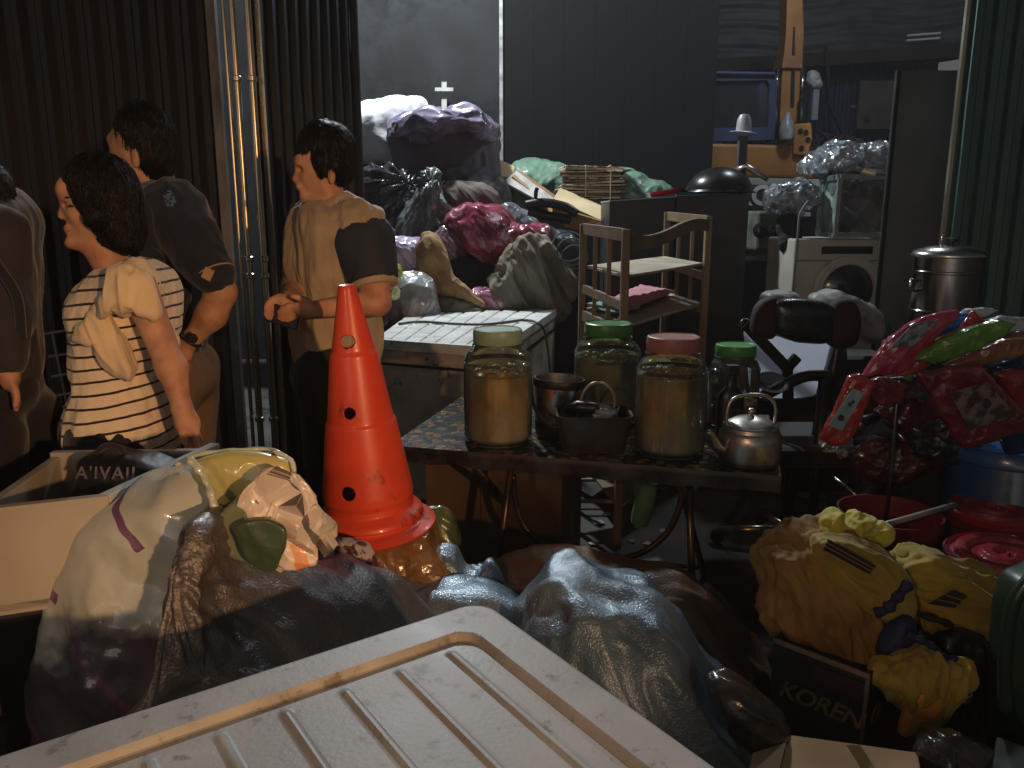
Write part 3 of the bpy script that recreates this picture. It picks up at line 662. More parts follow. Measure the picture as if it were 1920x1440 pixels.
hd = [b+np.array(v) for v in ((-.072, 0, .112), (-.076, 0, .15), (-.066, 0, .19), (-.035, 0, .208), (.02, 0, .211), (.058, 0, .198), (.073, 0, .165), (.072, 0, .112))]
m = MB(); hh = crom(hd, 40, False); 
for i in range(len(hh)-1): m.bar(hh[i], hh[i+1]+(hh[i+1]-hh[i])*.15, .016, .004, up=(0, 1, 0)) if 0 else None
m.tube(hh, .0055, 8); m.build('handle', alu, t, smooth=True)
# ---------------------------------------------------------------- steel bucket resting on a dark box
b = W(1046, 800, 2.66); b[2] = ZT+.003
m = MB(); m.lathe([(.001, 0), (.070, 0), (.078, .01), (.080, .05), (.078, .060), (.001, .060)], b, 40); tag(m.build('cooking_pot', iron, smooth=40), 'low black pot under the steel bucket', 'pot')
b2 = b+np.array((-.005, -.01, .062))
t = thing('steel_bucket', 'shiny steel bucket with a black bail handle behind the tub of cutlery', 'bucket', b2)
Rt = np.array(Matrix.Rotation(rad(3), 3, 'Y'))
m = MB(); m.lathe([(.001, 0), (.076, 0), (.078, .004), (.083, .135), (.087, .137), (.087, .143), (.081, .143), (.075, .006)], b2, 56, Rt); m.build('body', steel, t, smooth=35)
m = MB(); m.lathe([(.0872, .118), (.0885, .120), (.0885, .142), (.0872, .144)], b2, 56, Rt); m.build('rim_band', iron, t, smooth=35)
hp = [b2+np.array((.087*math.cos(a)*1.02, -.05*math.sin(a)-.01, .125-.125*math.sin(a)**.8)) for a in np.linspace(math.pi, 0, 26)]
m = MB(); m.tube([p-np.array((0, .055*math.sin(a), 0)) for p, a in zip(hp, np.linspace(0, math.pi, 26))], .0055, 8); m.build('bail_handle', blackp, t, smooth=True)
# ---------------------------------------------------------------- clear tub with cutlery
b = W(1110, 850, 2.52); b[2] = ZT+.003
t = thing('plastic_tub', 'cloudy plastic tub holding cutlery between the two amber jars', 'tub', b)
m = MB(); hw, hd_ = .118, .09
def rrect(hx, hy, r, z, n=8): return [(b[0]+sx*(hx-r)+r*math.cos(a), b[1]+sy*(hy-r)+r*math.sin(a), b[2]+z) for sx, sy, a0 in ((1, 1, 0), (-1, 1, 90), (-1, -1, 180), (1, -1, 270)) for a in [rad(a0+90*i/n) for i in range(n+1)]]
rings = [rrect(hw*.86, hd_*.86, .03, .0), rrect(hw*.88, hd_*.88, .03, .01), rrect(hw, hd_, .03, .115), rrect(hw+.006, hd_+.006, .033, .118), rrect(hw+.006, hd_+.006, .033, .123), rrect(hw-.003, hd_-.003, .03, .121), rrect(hw*.87, hd_*.87, .03, .012)]
N_ = len(rings[0]); 
for r_ in rings: m.v += r_
for i in range(len(rings)-1): m.f += [(i*N_+k, i*N_+(k+1) % N_, (i+1)*N_+(k+1) % N_, (i+1)*N_+k) for k in range(N_)]
m.f.append(tuple(range(N_))[::-1]); m.f.append(tuple(6*N_+k for k in range(N_)))
m.build('body', mat('cloudy_plastic', C(52, 46, 42), C(36, 32, 30), 9, .3, coat=.3), t, smooth=40)
m = MB(); m.tube([b+np.array((-.02, -.03, .125)), b+np.array((.03, -.035, .128)), b+np.array((.075, -.04, .112))], [.005, .012, .007], 10); tag(m.build('ladle', mat('teal_plastic', C(30, 84, 88), None, 6, .3, coat=.4), smooth=True), 'teal handled ladle lying across the cloudy tub', 'ladle')
m = MB(); m.tube([b+np.array((-.09, 0, .123)), b+np.array((-.05, -.02, .14)), b+np.array((0, -.03, .138)), b+np.array((.02, -.03, .125))], [.012, .022, .02, .008], 12); tag(m.build('black_spoon', blackp, smooth=True), 'black plastic serving spoon lying on the cloudy tub', 'spoon')
t = thing('strainer', 'small mesh strainer with round wire handle standing in the cloudy tub', 'strainer', b+np.array((.02, .02, .10)))
c0 = b+np.array((.015, .0, .15)); m = MB(); m.tube([c0+np.array((.055*math.cos(a), 0, .055*math.sin(a)*1.2)) for a in np.linspace(-.3, math.pi+.3, 26)], .005, 8); m.build('handle', mat('pale_wire', C(150, 140, 128), None, 6, .35, .6), t, smooth=True)
m = MB(); m.lathe([(.001, -.055), (.03, -.045), (.045, -.02), (.05, 0), (.047, 0)], c0+np.array((.02, -.01, -.012)), 28); m.build('bowl', film('mug_glass', (.6, .6, .58, 1), .25, .5, .1, 20, .3), t, smooth=True)
# ---------------------------------------------------------------- black bottle
b = W(1364, 850, 2.50); b[2] = ZT+.003
t = thing('bottle', 'black plastic bottle with square cap standing beside the kettle', 'bottle', b)
m = MB(); m.lathe([(.001, 0), (.040, 0), (.043, .006), (.043, .17), (.040, .185), (.022, .205), (.016, .215), (.016, .235)], b, 36); V = np.array(m.v); V[:, 1] = b[1]+(V[:, 1]-b[1])*.62; mkobj('body', V, m.f, blackp, t, smooth=35)
m = MB(); m.box(b+np.array((0, 0, .262)), (.036, .03, .034)); m.lathe([(.012, .225), (.012, .25)], b, 20); m.build('cap', blackp, t, bevel=.003)
m = MB(); m.hexa([b+np.array(v) for v in ((-.030, -.0275, .05), (.030, -.0275, .05), (.030, -.0255, .05), (-.030, -.0255, .05))], [b+np.array(v) for v in ((-.030, -.0275, .14), (.030, -.0275, .14), (.030, -.0255, .14), (-.030, -.0255, .14))]); m.build('paper_label', mat('dull_label', C(58, 50, 44), None, 20, .6), t)
# things just behind the table's right end
b = W(1446, 722, 2.92)
t = thing('enamel_plate', 'round shiny plate leaning behind the kettle', 'plate', b)
R = np.array(Matrix.Rotation(rad(28), 3, 'X')); m = MB(); m.lathe([(.001, 0), (.036, 0), (.05, .01), (.062, .012), (.062, .015), (.05, .012), (.036, .003), (.001, .003)], b, 40, R); m.build('plate', steel, t, smooth=35)
# cardboard box beneath the table left
t = thing('cardboard_box', 'plain brown cardboard box standing under the left end of the table', 'box', tq(.3, .45, 0))
m = MB(); m.hexa([tq(.0, .30, 0), tq(.52, .30, 0), tq(.52, .72, 0), tq(.0, .72, 0)], [tq(.0, .30, .555), tq(.52, .30, .555), tq(.52, .72, .555), tq(.0, .72, .555)]); m.build('carton', mat('dull_card', C(110, 86, 64), C(90, 70, 50), 4, .9), t, bevel=.006)
m = MB(); m.hexa([tq(.22, .294, .2), tq(.28, .294, .2), tq(.28, .298, .2), tq(.22, .298, .2)], [tq(.22, .294, .556), tq(.28, .294, .556), tq(.28, .298, .556), tq(.22, .298, .556)]); m.build('tape', mat('tape', C(120, 92, 50), None, 5, .3), t)
# stool frames beyond the table
t = thing('metal_stool', 'white metal stool frame standing in the dark beyond the table', 'stool', G(1130, 930, 0)*np.array((1, 1, 0)))
c0 = G(1125, 965, 0); wht = mat('chalk_white', C(168, 166, 160), C(120, 118, 112), 9, .6)
m = MB(); m.box(c0+np.array((0, 0, .42)), (.30, .30, .02), .4); m.build('seat', wht, t, bevel=.004)
for sx, sy in ((1, 1), (-1, 1), (-1, -1), (1, -1)): m = MB(); m.bar(c0+np.array((.13*sx, .13*sy, .41)), c0+np.array((.15*sx, .15*sy, 0)), .022); m.build('leg', wht, t)
for zz in (.12, .25): m = MB(); m.bar(c0+np.array((-.145, -.145, zz)), c0+np.array((.145, -.145, zz)), .014); m.build('rung', wht, t); m = MB(); m.bar(c0+np.array((-.145, .145, zz)), c0+np.array((.145, .145, zz)), .014); m.build('rung', wht, t)
b = W(1212, 925, 3.0)
t = thing('plastic_can', 'pale green round plastic can lying in the dark behind the table brace', 'can', b)
m = MB(); b[2] = .13; m.lathe([(.001, -.13), (.035, -.13), (.04, -.1), (.042, 0), (.038, .05), (.015, .07), (.01, .09), (.001, .09)], b+np.array((0, 0, .16)), 32, np.array(Matrix.Rotation(rad(10), 3, 'Y'))); m.build('can', mat('pale_green', C(110, 150, 110), C(80, 120, 84), 8, .4), t, smooth=35)
# ================================================================ woven sacks of the foreground
wov = mat('grey_woven', C(136, 160, 176), C(96, 114, 128), 5, .34, metal=.35, bump=.8, bs=190, weave=.35, ws=60, spec=.8, coat=.5, bd=.003)
wovd = mat('dark_woven', C(112, 106, 102), C(74, 72, 76), 4, .38, metal=.25, bump=.8, bs=190, weave=.35, ws=60, spec=.7, coat=.2, bd=.003)
wovb = mat('brown_woven', C(128, 96, 66), C(96, 72, 50), 4, .55, bump=.7, bs=190, weave=.3, ws=60, coat=.2, bd=.003)
g = 'woven plastic sacks heaped in the foreground'
sack('woven_sack', [(235, 1400, 1.14), (290, 1250, 1.17), (322, 1130, 1.21), (338, 1060, 1.24), (347, 1005, 1.25), (358, 976, 1.26), (375, 963, 1.26), (395, 960, 1.27), (412, 975, 1.27), (421, 1003, 1.27), (436, 1026, 1.29), (475, 1050, 1.32), (530, 1063, 1.37), (600, 1070, 1.44), (680, 1072, 1.5), (735, 1090, 1.54), (780, 1130, 1.56), (820, 1180, 1.56), (850, 1300, 1.5), (820, 1620, 1.45), (500, 1740, 1.25), (230, 1740, 1.12)], 1.3, .13, wovd,
     label='tall dark brown grey woven sack with a pointed tied neck, beside the milky bag', cat='sack', group=g, seed=2, wr=.022, fr=6, lump=.02, ctr=(430, 1190, 1.28), n=300, M=56, fold=(1, -1.2), aniso=4, cru=.014, knot=(385, 1000, .022))
sack('woven_sack', [(690, 1110), (740, 1086), (780, 1104), (850, 1100), (930, 1112), (1000, 1150), (1080, 1250), (1100, 1560), (700, 1560)], 1.86, .20, wov,
     label='slack grey woven sack lying between the taped parcel and the ribbed freezer', cat='sack', group=g, seed=8, wr=.03, fr=6, fold=(1, -.6), aniso=3, lump=.02, n=170, M=36)
sack('woven_sack', [(800, 1050), (825, 1026), (850, 1032), (872, 1062), (900, 1064), (920, 1050), (940, 1072), (948, 1108), (940, 1150), (860, 1160), (815, 1110)], 2.02, .06, wov,
     label='small folded scrap of grey woven sack sticking up behind the taped parcel', cat='sack', group=g, seed=18, wr=.028, fr=7, n=130, M=28, fold=(.5, -1))
sack('woven_sack', [(975, 1170), (1012, 1098), (1040, 1074), (1075, 1074), (1120, 1090), (1180, 1106), (1225, 1120), (1262, 1156), (1300, 1215), (1340, 1272), (1385, 1316), (1425, 1372), (1448, 1440), (1440, 1600), (1050, 1600), (960, 1300)], 1.72, .24, wov,
     label='large shiny blue grey woven sack right of the freezer corner', cat='sack', group=g, seed=21, wr=.045, fr=5, fold=(.5, -1), aniso=6, cru=.012, lump=.01, n=260, M=50, ctr=(1190, 1300))
sack('woven_sack', [(930, 1090), (1000, 1056), (1080, 1046), (1180, 1062), (1290, 1090), (1350, 1140), (1400, 1200), (1427, 1250), (1405, 1300), (1360, 1420), (1150, 1500), (960, 1300)], 2.08, .24, wovb,
     label='brown woven sack lying behind the shiny blue grey sack, below the table legs', cat='sack', group=g, seed=31, wr=.035, fr=6, fold=(1, -.5), aniso=3, lump=.015, n=220, M=40, knot=(1415, 1290, .06))
o = sack('sack_end', [(1332, 1275), (1368, 1264), (1420, 1298), (1465, 1338), (1484, 1372), (1470, 1398), (1425, 1408), (1385, 1380), (1350, 1330)], 1.50, .06, mat('slick_brown', C(78, 66, 56), C(46, 40, 38), 12, .22, bump=.3, bs=60, coat=.5), seed=41, wr=.02, fr=9, fold=(1, -.8), n=120, M=26)
tag(o, 'slick dark brown knotted sack end poking toward the yellow jerseys', 'sack', g)
# ================================================================ clear bag full of film at the left
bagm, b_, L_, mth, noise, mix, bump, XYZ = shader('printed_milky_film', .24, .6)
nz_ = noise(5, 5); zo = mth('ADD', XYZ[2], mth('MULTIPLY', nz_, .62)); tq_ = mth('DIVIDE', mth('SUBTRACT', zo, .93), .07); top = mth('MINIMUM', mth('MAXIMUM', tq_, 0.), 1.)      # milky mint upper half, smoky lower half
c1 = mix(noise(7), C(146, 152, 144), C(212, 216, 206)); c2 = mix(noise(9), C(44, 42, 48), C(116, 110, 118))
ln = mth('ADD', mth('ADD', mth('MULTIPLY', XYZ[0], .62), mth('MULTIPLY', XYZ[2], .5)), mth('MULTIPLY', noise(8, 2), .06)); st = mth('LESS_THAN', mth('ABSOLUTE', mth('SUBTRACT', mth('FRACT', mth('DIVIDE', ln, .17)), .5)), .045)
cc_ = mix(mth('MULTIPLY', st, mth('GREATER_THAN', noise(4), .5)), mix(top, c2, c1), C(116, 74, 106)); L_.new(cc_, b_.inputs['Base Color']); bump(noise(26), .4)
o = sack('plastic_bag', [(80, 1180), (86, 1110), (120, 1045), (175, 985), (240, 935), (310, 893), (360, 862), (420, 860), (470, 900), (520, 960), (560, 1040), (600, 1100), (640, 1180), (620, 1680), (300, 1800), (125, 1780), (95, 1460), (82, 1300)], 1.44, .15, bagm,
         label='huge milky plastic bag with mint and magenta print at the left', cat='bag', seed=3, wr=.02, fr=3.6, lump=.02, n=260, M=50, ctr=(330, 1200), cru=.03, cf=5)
bag = o
def sub_(o, par): o.parent = par; o.location = (OFF[o]-OFF[par]).tolist(); return o
sub_(sack('bag_mouth', [(366, 878), (400, 858), (450, 850), (505, 852), (540, 872), (548, 905), (520, 925), (470, 945), (440, 975), (420, 1000), (400, 970), (392, 925)], 1.38, .025, mat('yellow_film', C(205, 190, 124), C(170, 172, 110), 5, .3, bump=.25, bs=20, coat=.4, sub=.1), seed=44, wr=.012, fr=6, n=140, M=28), bag)
m = MB(); pts = crom([W(*q) for q in ((355, 862, 1.33), (372, 880, 1.32), (392, 915, 1.31), (402, 950, 1.30), (412, 985, 1.30), (420, 1015, 1.30))], 50, False); rr_ = [.0062+.0012*math.sin(i*.9)+.0015*math.sin(i*.31) for i in range(len(pts))]
m.tube(pts, rr_, 14); sub_(m.build('rolled_rim', mat('mint_rim', C(208, 212, 190), C(170, 178, 156), 14, .22, bump=.5, bs=60, coat=.6), smooth=True), bag)
m = MB(); pts = crom([W(*q) for q in ((330, 872, 1.40), (372, 852, 1.40), (430, 845, 1.40), (500, 842, 1.40), (520, 848, 1.38), (545, 862, 1.37), (552, 885, 1.36))], 50, False); m.tube(pts, [.004+.0008*math.sin(i*.7) for i in range(len(pts))], 10); sub_(m.build('rolled_rim', MATS['mint_rim'], smooth=True), bag)
sub_(sack('film_fold', [(400, 985), (430, 950), (470, 925), (500, 955), (520, 990), (500, 1040), (470, 1050), (430, 1035)], 1.29, .012, mat('mint_fold', C(128, 138, 116), C(96, 108, 86), 6, .3, bump=.3, coat=.5, crk=.3), seed=12, wr=.008, fr=7, n=100, M=22, p=8, fold=(1, -1)), bag)
# crumpled printed sheet
cr_ = [mat('white_film', C(212, 200, 186), C(186, 174, 162), 8, .35, bump=.3, bs=30, coat=.3, sub=.1), mat('film_print_grey', C(104, 92, 88), C(84, 76, 72), 10, .4), mat('film_print_orange', C(214, 128, 74), C(196, 150, 104), 12, .4, coat=.2)]
V, F = sackgeo([(436, 950), (462, 900), (505, 884), (552, 892), (582, 920), (606, 962), (625, 1003), (612, 1038), (580, 1062), (530, 1072), (500, 1050), (470, 1000)], 1.30, .05, seed=52, wr=.0, cru=.012, cf=16, n=220, M=44)
V = np.array(V); cen = V.mean(0)
rs = np.random.RandomState(5); K = cen+rs.randn(34, 3)*np.array((.07, .02, .07)); Nn = rs.randn(34, 3)*np.array((1, .6, 1)); Nn[:, 1] = -np.abs(Nn[:, 1])-.6; Nn /= np.linalg.norm(Nn, axis=1)[:, None]
dd = np.linalg.norm(V[:, None]-K[None], axis=2); ki = dd.argmin(1); pl = ((V-K[ki])*Nn[ki]).sum(1); V = V-Nn[ki]*pl[:, None]*.75     # flat facets like creased film
o = mkobj('crumpled_film', V, F, cr_, smooth=28); tag(o, 'crumpled pale printed plastic sheet bunched between the big bag and the cone', 'plastic sheet')
def pf(c):
    q = (c-cen); e = fbm(c*20, 2)*.01; r = np.zeros(len(c)); r[np.abs(q[:, 0]*.9+q[:, 2]*.5-.045+e) < .006] = 1; r[(np.abs(q[:, 0]-.02+q[:, 2]*.2+e) < .012) & (q[:, 2] < -.03)] = 2; return r
paint(o, pf)
o = sack('plastic_pouch', [(440, 992), (470, 975), (500, 973), (530, 985), (537, 1005), (528, 1040), (518, 1068), (480, 1062), (455, 1030)], 1.25, .008, mat('green_pouch', C(66, 84, 56), C(52, 68, 44), 6, .4, bump=.2, coat=.3), seed=14, wr=.003, fr=8, n=110, M=22, p=9, cru=.008, cf=14)
tag(o, 'flat dull green plastic pouch tucked in the crumpled printed sheet', 'pouch')
o = sack('patterned_cloth', [(600, 1048), (622, 1022), (655, 1018), (682, 1030), (700, 1060), (705, 1100), (650, 1100), (610, 1080)], 1.75, .05, mat('red_pattern', C(190, 176, 170), C(96, 44, 52), 26, .8, bump=.3, thr=(.48, .52), spots=(C(28, 24, 30), 30, .56)), seed=15, wr=.02, fr=10, n=110, M=22)
tag(o, 'crumpled cloth with red white and black pattern under the cone', 'cloth')
# ================================================================ cone on its taped parcel
o = sack('taped_parcel', [(655, 1035), (668, 1000), (720, 985), (800, 978), (815, 1000), (838, 1045), (868, 1092), (850, 1108), (790, 1120), (720, 1110), (690, 1088)], 2.02, .11, mat('packing_tape', C(150, 110, 62), C(122, 86, 46), 10, .3, crk=.35, bump=.3, bs=36, coat=.8, stretch=(1, 1, 2), spots=(C(110, 74, 36), 12, .6)), seed=9, wr=.008, fr=9, p=5, n=150, M=30)
tag(o, 'lumpy parcel wrapped in glossy brown packing tape under the cone', 'parcel')
o = sack('black_bag_or_void', [(790, 1105), (815, 1090), (850, 1088), (880, 1105), (900, 1130), (860, 1150), (800, 1140)], 1.93, .05, blackp, seed=4, wr=.01, fr=9, n=90, M=18)  # black form put in for the dark void under the parcel
tag(o, 'small black form standing in for the dark void below the taped parcel', 'bag')
o = sack('leafy_bag', [(788, 958), (800, 948), (825, 946), (848, 958), (860, 985), (862, 1015), (856, 1060), (850, 1130), (800, 1130), (796, 1020)], 2.24, .05, mat('leaf_green_film', C(112, 128, 84), C(72, 88, 48), 10, .3, bump=.4, coat=.5, sub=.1, stretch=(3, 1, .6)), seed=6, wr=.02, fr=9, fold=(1, -1), n=110, M=22)
tag(o, 'pale green leafy plastic bundle right behind the cone base', 'bundle')
sack('black_bag_or_void', [(630, 1110), (700, 1085), (800, 1085), (880, 1120), (900, 1300), (870, 1440), (660, 1440), (620, 1250)], 2.12, .14, blackp, seed=24, wr=.02, fr=6, n=100, M=20, label='large black bag buried under the taped parcel and the cone', cat='bag')
B0 = W(697, 984, 2.02); T0 = W(650, 536, 2.0); ax = T0-B0; hC = np.linalg.norm(ax); ax /= hC
q = Vector(ax).to_track_quat('Z', 'Y').to_matrix(); R = np.array(q)
t = thing('traffic_cone', 'orange red plastic traffic cone with round holes standing on the taped parcel', 'cone', B0)
prof = [(.168, .0), (.169, .006), (.160, .012), (.138, .020), (.134, .028), (.139, .034), (.136, .042), (.124, .052), (.114, .062), (.112, .078), (.116, .090), (.115, .11), (.0875, .455*hC), (.083, .462*hC), (.0815, .475*hC), (.058, .735*hC), (.052, .745*hC), (.051, .755*hC), (.0205, .985*hC), (.0185, hC), (.013, hC-.002), (.012, hC-.03)]
pp = []
for (r0, z0), (r1, z1) in zip(prof[:-1], prof[1:]):
    k = max(1, int(abs(z1-z0)/.0035)); pp += [(r0+(r1-r0)*i/k, z0+(z1-z0)*i/k) for i in range(k)]
pp.append(prof[-1]); m = MB(); NC = 220; m.lathe(pp, B0, NC, R)
V = np.array(m.v); F = m.f
cm = np.array((0, 0, H))
for hx, hy, hr in ((652, 641, .0175), (659, 773, .0150), (661, 917, .0185)):     # real through holes, front and back wall
    tgt = W(hx, hy, 1.95); dr = np.array((.02, 1., -.05)) if hy != 641 else tgt-cm; dr = dr/np.linalg.norm(dr)
    rel = V-tgt; al = rel@dr; per = rel-np.outer(al, dr); dist = np.linalg.norm(per, axis=1)
    front = (al < .3); ins_ = dist < hr
    if hy != 641: ins_ = ins_ & (al < .12)                          # lower holes: only the near wall is cut
    F = [f for f in F if not all(ins_[i] for i in f)]
    used = set(); 
    fi = [f for f in F if any(ins_[i] for i in f)]
    for f in fi:
        for i in f:
            if ins_[i]: used.add(i)
    for i in used: V[i] = V[i]+per[i]*(hr/dist[i]-1)
used = sorted({i for f in F for i in f}); mp = {a: b for b, a in enumerate(used)}
o = mkobj('body', V[used], [tuple(mp[i] for i in f) for f in F], mat('cone_orange', C(230, 80, 44), C(204, 64, 36), 4, .40, bump=.25, bs=24, sub=.1, coat=.15, spots=(C(120, 44, 34), 11, .60), stretch=(1, 1, .5)), t, smooth=50)
so = o.modifiers.new('t', 'SOLIDIFY'); so.thickness = .003; so.offset = 1
# ================================================================ open white box with a black bag
zt = .86
N0, R0, BL, FL = G(203, 930, zt), G(412, 832, zt), G(100, 836, zt), G(-90, 962, zt)
BL2 = BL+(FL-N0)*.55; t = thing('open_white_box', 'large open white panel box at the left edge holding a black bag', 'box', ((N0+BL)/2)*np.array((1, 1, 0))+np.array((0, 0, .66)))
spk = mat('speckled_panel', C(196, 194, 184), C(176, 172, 160), 4, .6, bump=.1, spots=(C(34, 34, 34), 34, .66))
def panel(a, b, z0, z1, th, m_, nm, side=1):
    d = b-a; d = d/np.linalg.norm(d); n_ = np.array((-d[1], d[0], 0))*th*side; A_ = lambda p, z: np.array((p[0], p[1], z))
    q = MB(); q.hexa([A_(a, z0), A_(b, z0), A_(b+n_, z0), A_(a+n_, z0)], [A_(a, z1), A_(b, z1), A_(b+n_, z1), A_(a+n_, z1)]); return q.build(nm, m_, t, bevel=.002)
dNR = (R0-N0)/np.linalg.norm(R0-N0)
panel(FL, N0-.0*dNR, .66, zt, .02, white_l, 'front_panel', 1); panel(N0+dNR*.004, R0, .662, zt+.001, .024, spk, 'side_panel', 1)
panel(R0+np.array((-.03, .0, 0)), BL, .66, zt-.01, .02, white_l, 'back_panel', 1); panel(BL, FL+(BL-FL)*.06, .66, zt-.02, .02, white_l, 'side_panel', 1)
m = MB(); A_ = lambda p, z: np.array((p[0], p[1], z)); m.hexa([A_(p, .655) for p in (FL, N0, R0, BL)], [A_(p, .675) for p in (FL, N0, R0, BL)]); m.build('bottom', white_l, t)
m = MB(); cc = (FL+N0+R0+BL)/4; m.hexa([A_(cc+(p-cc)*.9, 0) for p in (FL, N0, R0, BL)], [A_(cc+(p-cc)*.9, .65) for p in (FL, N0, R0, BL)]); tag(m.build('dark_crate', iron, bevel=.01), 'dark crate carrying the open white box', 'crate')
b = sack('black_bag_or_void', [(140, 940), (150, 880), (160, 852), (200, 845), (250, 850), (300, 862), (325, 885), (310, 930), (240, 960), (160, 965)], 1.60, .07, mat('black_nylon', C(26, 26, 30), C(16, 16, 20), 8, .5, bump=.2, bs=80), seed=7, wr=.010, fr=7, n=120, M=24, p=3,
         label='black zipped bag with white lettering lying in the open white box', cat='bag')
m = MB(); m.tube(crom([W(x, y, 1.58) for x, y in ((180, 850), (190, 840), (205, 835), (222, 838), (232, 850))], 20, False), .006, 8); o = m.build('carry_handle', blackf, smooth=True); sub_(o, b)
p = W(198, 888, 1.517); o = text('lettering', "A'IVAII", .036, frame(p, (1, 0, -.01), (0, .25, 1)), mat('grey_print', C(120, 112, 112), C(80, 76, 76), 30, .7), None, space=1.15); sub_(o, b)
# wire grid and beige box behind the woman
t = thing('wire_rack', 'white wire grid leaning on the beige box behind the striped woman', 'rack', A_(W(110, 765, 2.5), .5)); wp = mat('white_wire', C(190, 176, 160), None, 6, .5)
m = MB(); Yr = 2.5
m.tube([W(98, 622, Yr), W(127, 765, Yr)], .004, 8); m.tube([W(150, 615, Yr), W(180, 760, Yr)], .004, 8)
for y in (622, 665, 702, 738): m.tube([W(84+(y-622)*.16, y+4, Yr), W(160+(y-622)*.16, y-8, Yr)], .004, 8)
m.build('grid', wp, t, smooth=True)
m = MB(); p0, p1 = W(102, 828, Yr), W(142, 826, Yr); q0, q1 = W(100, 768, Yr), W(138, 762, Yr); bk = np.array((0, .2, 0)); dz = np.array((0, 0, -(p0[2])))
m.hexa([A_(p0, .0), A_(p1, .0), A_(p1+bk, .0), A_(p0+bk, .0)], [q0, q1, q1+bk, q0+bk]); o = m.build('beige_box', mat('beige_card', C(206, 168, 116), C(186, 146, 96), 4, .8), bevel=.004); tag(o, 'tall narrow beige carton behind the striped woman', 'box')
# ================================================================ right foreground: printed carton with yellow jerseys
zt = .35; K0, K1 = G(1451, 1195, zt), G(1632, 1264, zt); ex_ = (K1-K0)/np.linalg.norm(K1-K0); ey_ = np.array((-ex_[1], ex_[0], 0)); wd = np.linalg.norm(K1-K0); dp = .34
t = thing('printed_carton', 'dark printed carton full of yellow jerseys', 'carton', (K0+K1)/2*np.array((1, 1, 0)))
m = MB(); kq = lambda x, y, z: A_(K0+ex_*x+ey_*y, z)
kd = mat('carton_dark', C(40, 46, 40), C(30, 34, 30), 5, .7, bump=.1, spots=(C(70, 44, 34), 6, .6))
th = .005
for a, b_, c, d in ((0, wd, 0, th), (0, th, th, dp), (wd-th, wd, th, dp), (th, wd-th, dp-th, dp)): m = MB(); m.hexa([kq(a, c, 0), kq(b_, c, 0), kq(b_, d, 0), kq(a, d, 0)], [kq(a, c, zt), kq(b_, c, zt), kq(b_, d, zt), kq(a, d, zt)]); m.build('side', kd, t)
pb = mat('carton_border', C(132, 112, 104), C(104, 88, 80), 20, .7)
m = MB(); m.bar(kq(0, -.002, zt-.006), kq(wd, -.002, zt-.006), .004, .012); m.build('printed_border', pb, t); m = MB(); m.bar(kq(wd-.004, -.003, .02), kq(wd-.004, -.003, zt-.014), .008, .004); m.build('printed_border', pb, t)
kt = mat('print_tan', C(150, 124, 84), C(110, 86, 60), 30, .6)
text('lettering', 'KOREN', .062, frame(kq(wd*.53, -.003, .225), ex_, (0, 0, 1)), kt, t, shear=.35, bold=.001, space=.95)
text('lettering', 'O', .062, frame(kq(wd+.003, .050, .222), ey_, (0, 0, 1)), kt, t, shear=.35, bold=.001)
m = MB(); m.bar(kq(wd*.45, -.0025, zt-.05), kq(wd*.98, -.0025, zt-.05), .003, .045); m.build('printed_band', mat('maroon_print', C(66, 34, 36), None, 8, .7), t)
yel = mat('yellow_jersey', C(168, 146, 50), C(138, 116, 34), 6, .75, bump=.25, bs=50, sheen=.2, sub=.05); yel2 = mat('bright_jersey', C(200, 192, 66), C(170, 158, 46), 6, .7, bump=.25, bs=50, sheen=.2); dull = mat('ochre_cloth', C(150, 118, 56), C(122, 92, 44), 6, .8, bump=.3, bs=40)
g = 'yellow team shirts heaped on the printed carton'
def jersey(pts, Y, tf, m_, lab, **k): o = sack('jersey', pts, Y, tf, m_, **k); tag(o, lab, 'shirt', g); return o
J1 = jersey([(1415, 1045), (1440, 1012), (1500, 990), (1560, 980), (1610, 1010), (1660, 1060), (1700, 1110), (1690, 1180), (1660, 1240), (1640, 1262), (1560, 1235), (1455, 1195), (1432, 1120)], 1.90, .13, dull, 'ochre yellow shirt bulging out of the left side of the printed carton', seed=3, wr=.045, fr=9, n=260, M=52, lump=.02, cru=.03, cf=12, fold=(.4, -1), aniso=2.5)
J2 = jersey([(1545, 1000), (1552, 975), (1568, 968), (1582, 985), (1600, 962), (1620, 965), (1632, 985), (1660, 992), (1655, 1015), (1600, 1025), (1560, 1012)], 1.86, .04, yel2, 'bright yellow knotted shirt on the very top of the jersey heap', seed=5, wr=.030, fr=12, n=150, M=26)
J3 = jersey([(1530, 1010), (1580, 1012), (1640, 1030), (1690, 1062), (1712, 1100), (1700, 1150), (1660, 1160), (1600, 1120), (1550, 1060)], 1.78, .06, yel, 'yellow shirt with a black striped number panel', seed=6, wr=.02, fr=13, n=200, M=40, fold=(1, -.7), cru=.014, cf=14)
J4 = jersey([(1690, 1052), (1730, 1038), (1790, 1060), (1850, 1080), (1882, 1110), (1886, 1180), (1850, 1240), (1790, 1230), (1740, 1180), (1700, 1120)], 1.88, .10, yel, 'yellow shirt spread on the right side of the carton beside the red lid', seed=16, wr=.045, fr=12, n=230, M=44, fold=(1, -.35), cru=.02, cf=14)
J5 = jersey([(1640, 1262), (1665, 1240), (1700, 1222), (1745, 1215), (1790, 1232), (1812, 1262), (1795, 1300), (1770, 1345), (1745, 1368), (1718, 1362), (1700, 1330), (1670, 1300)], 1.66, .05, yel, 'yellow sleeve hanging down over the front corner of the carton', seed=26, wr=.03, fr=15, n=200, M=40, fold=(.2, 1), cru=.02, cf=16)
nav = mat('navy_trim', C(34, 40, 84), C(24, 28, 60), 8, .7, bump=.2); blk = mat('black_panel', C(24, 22, 30), None, 8, .7)
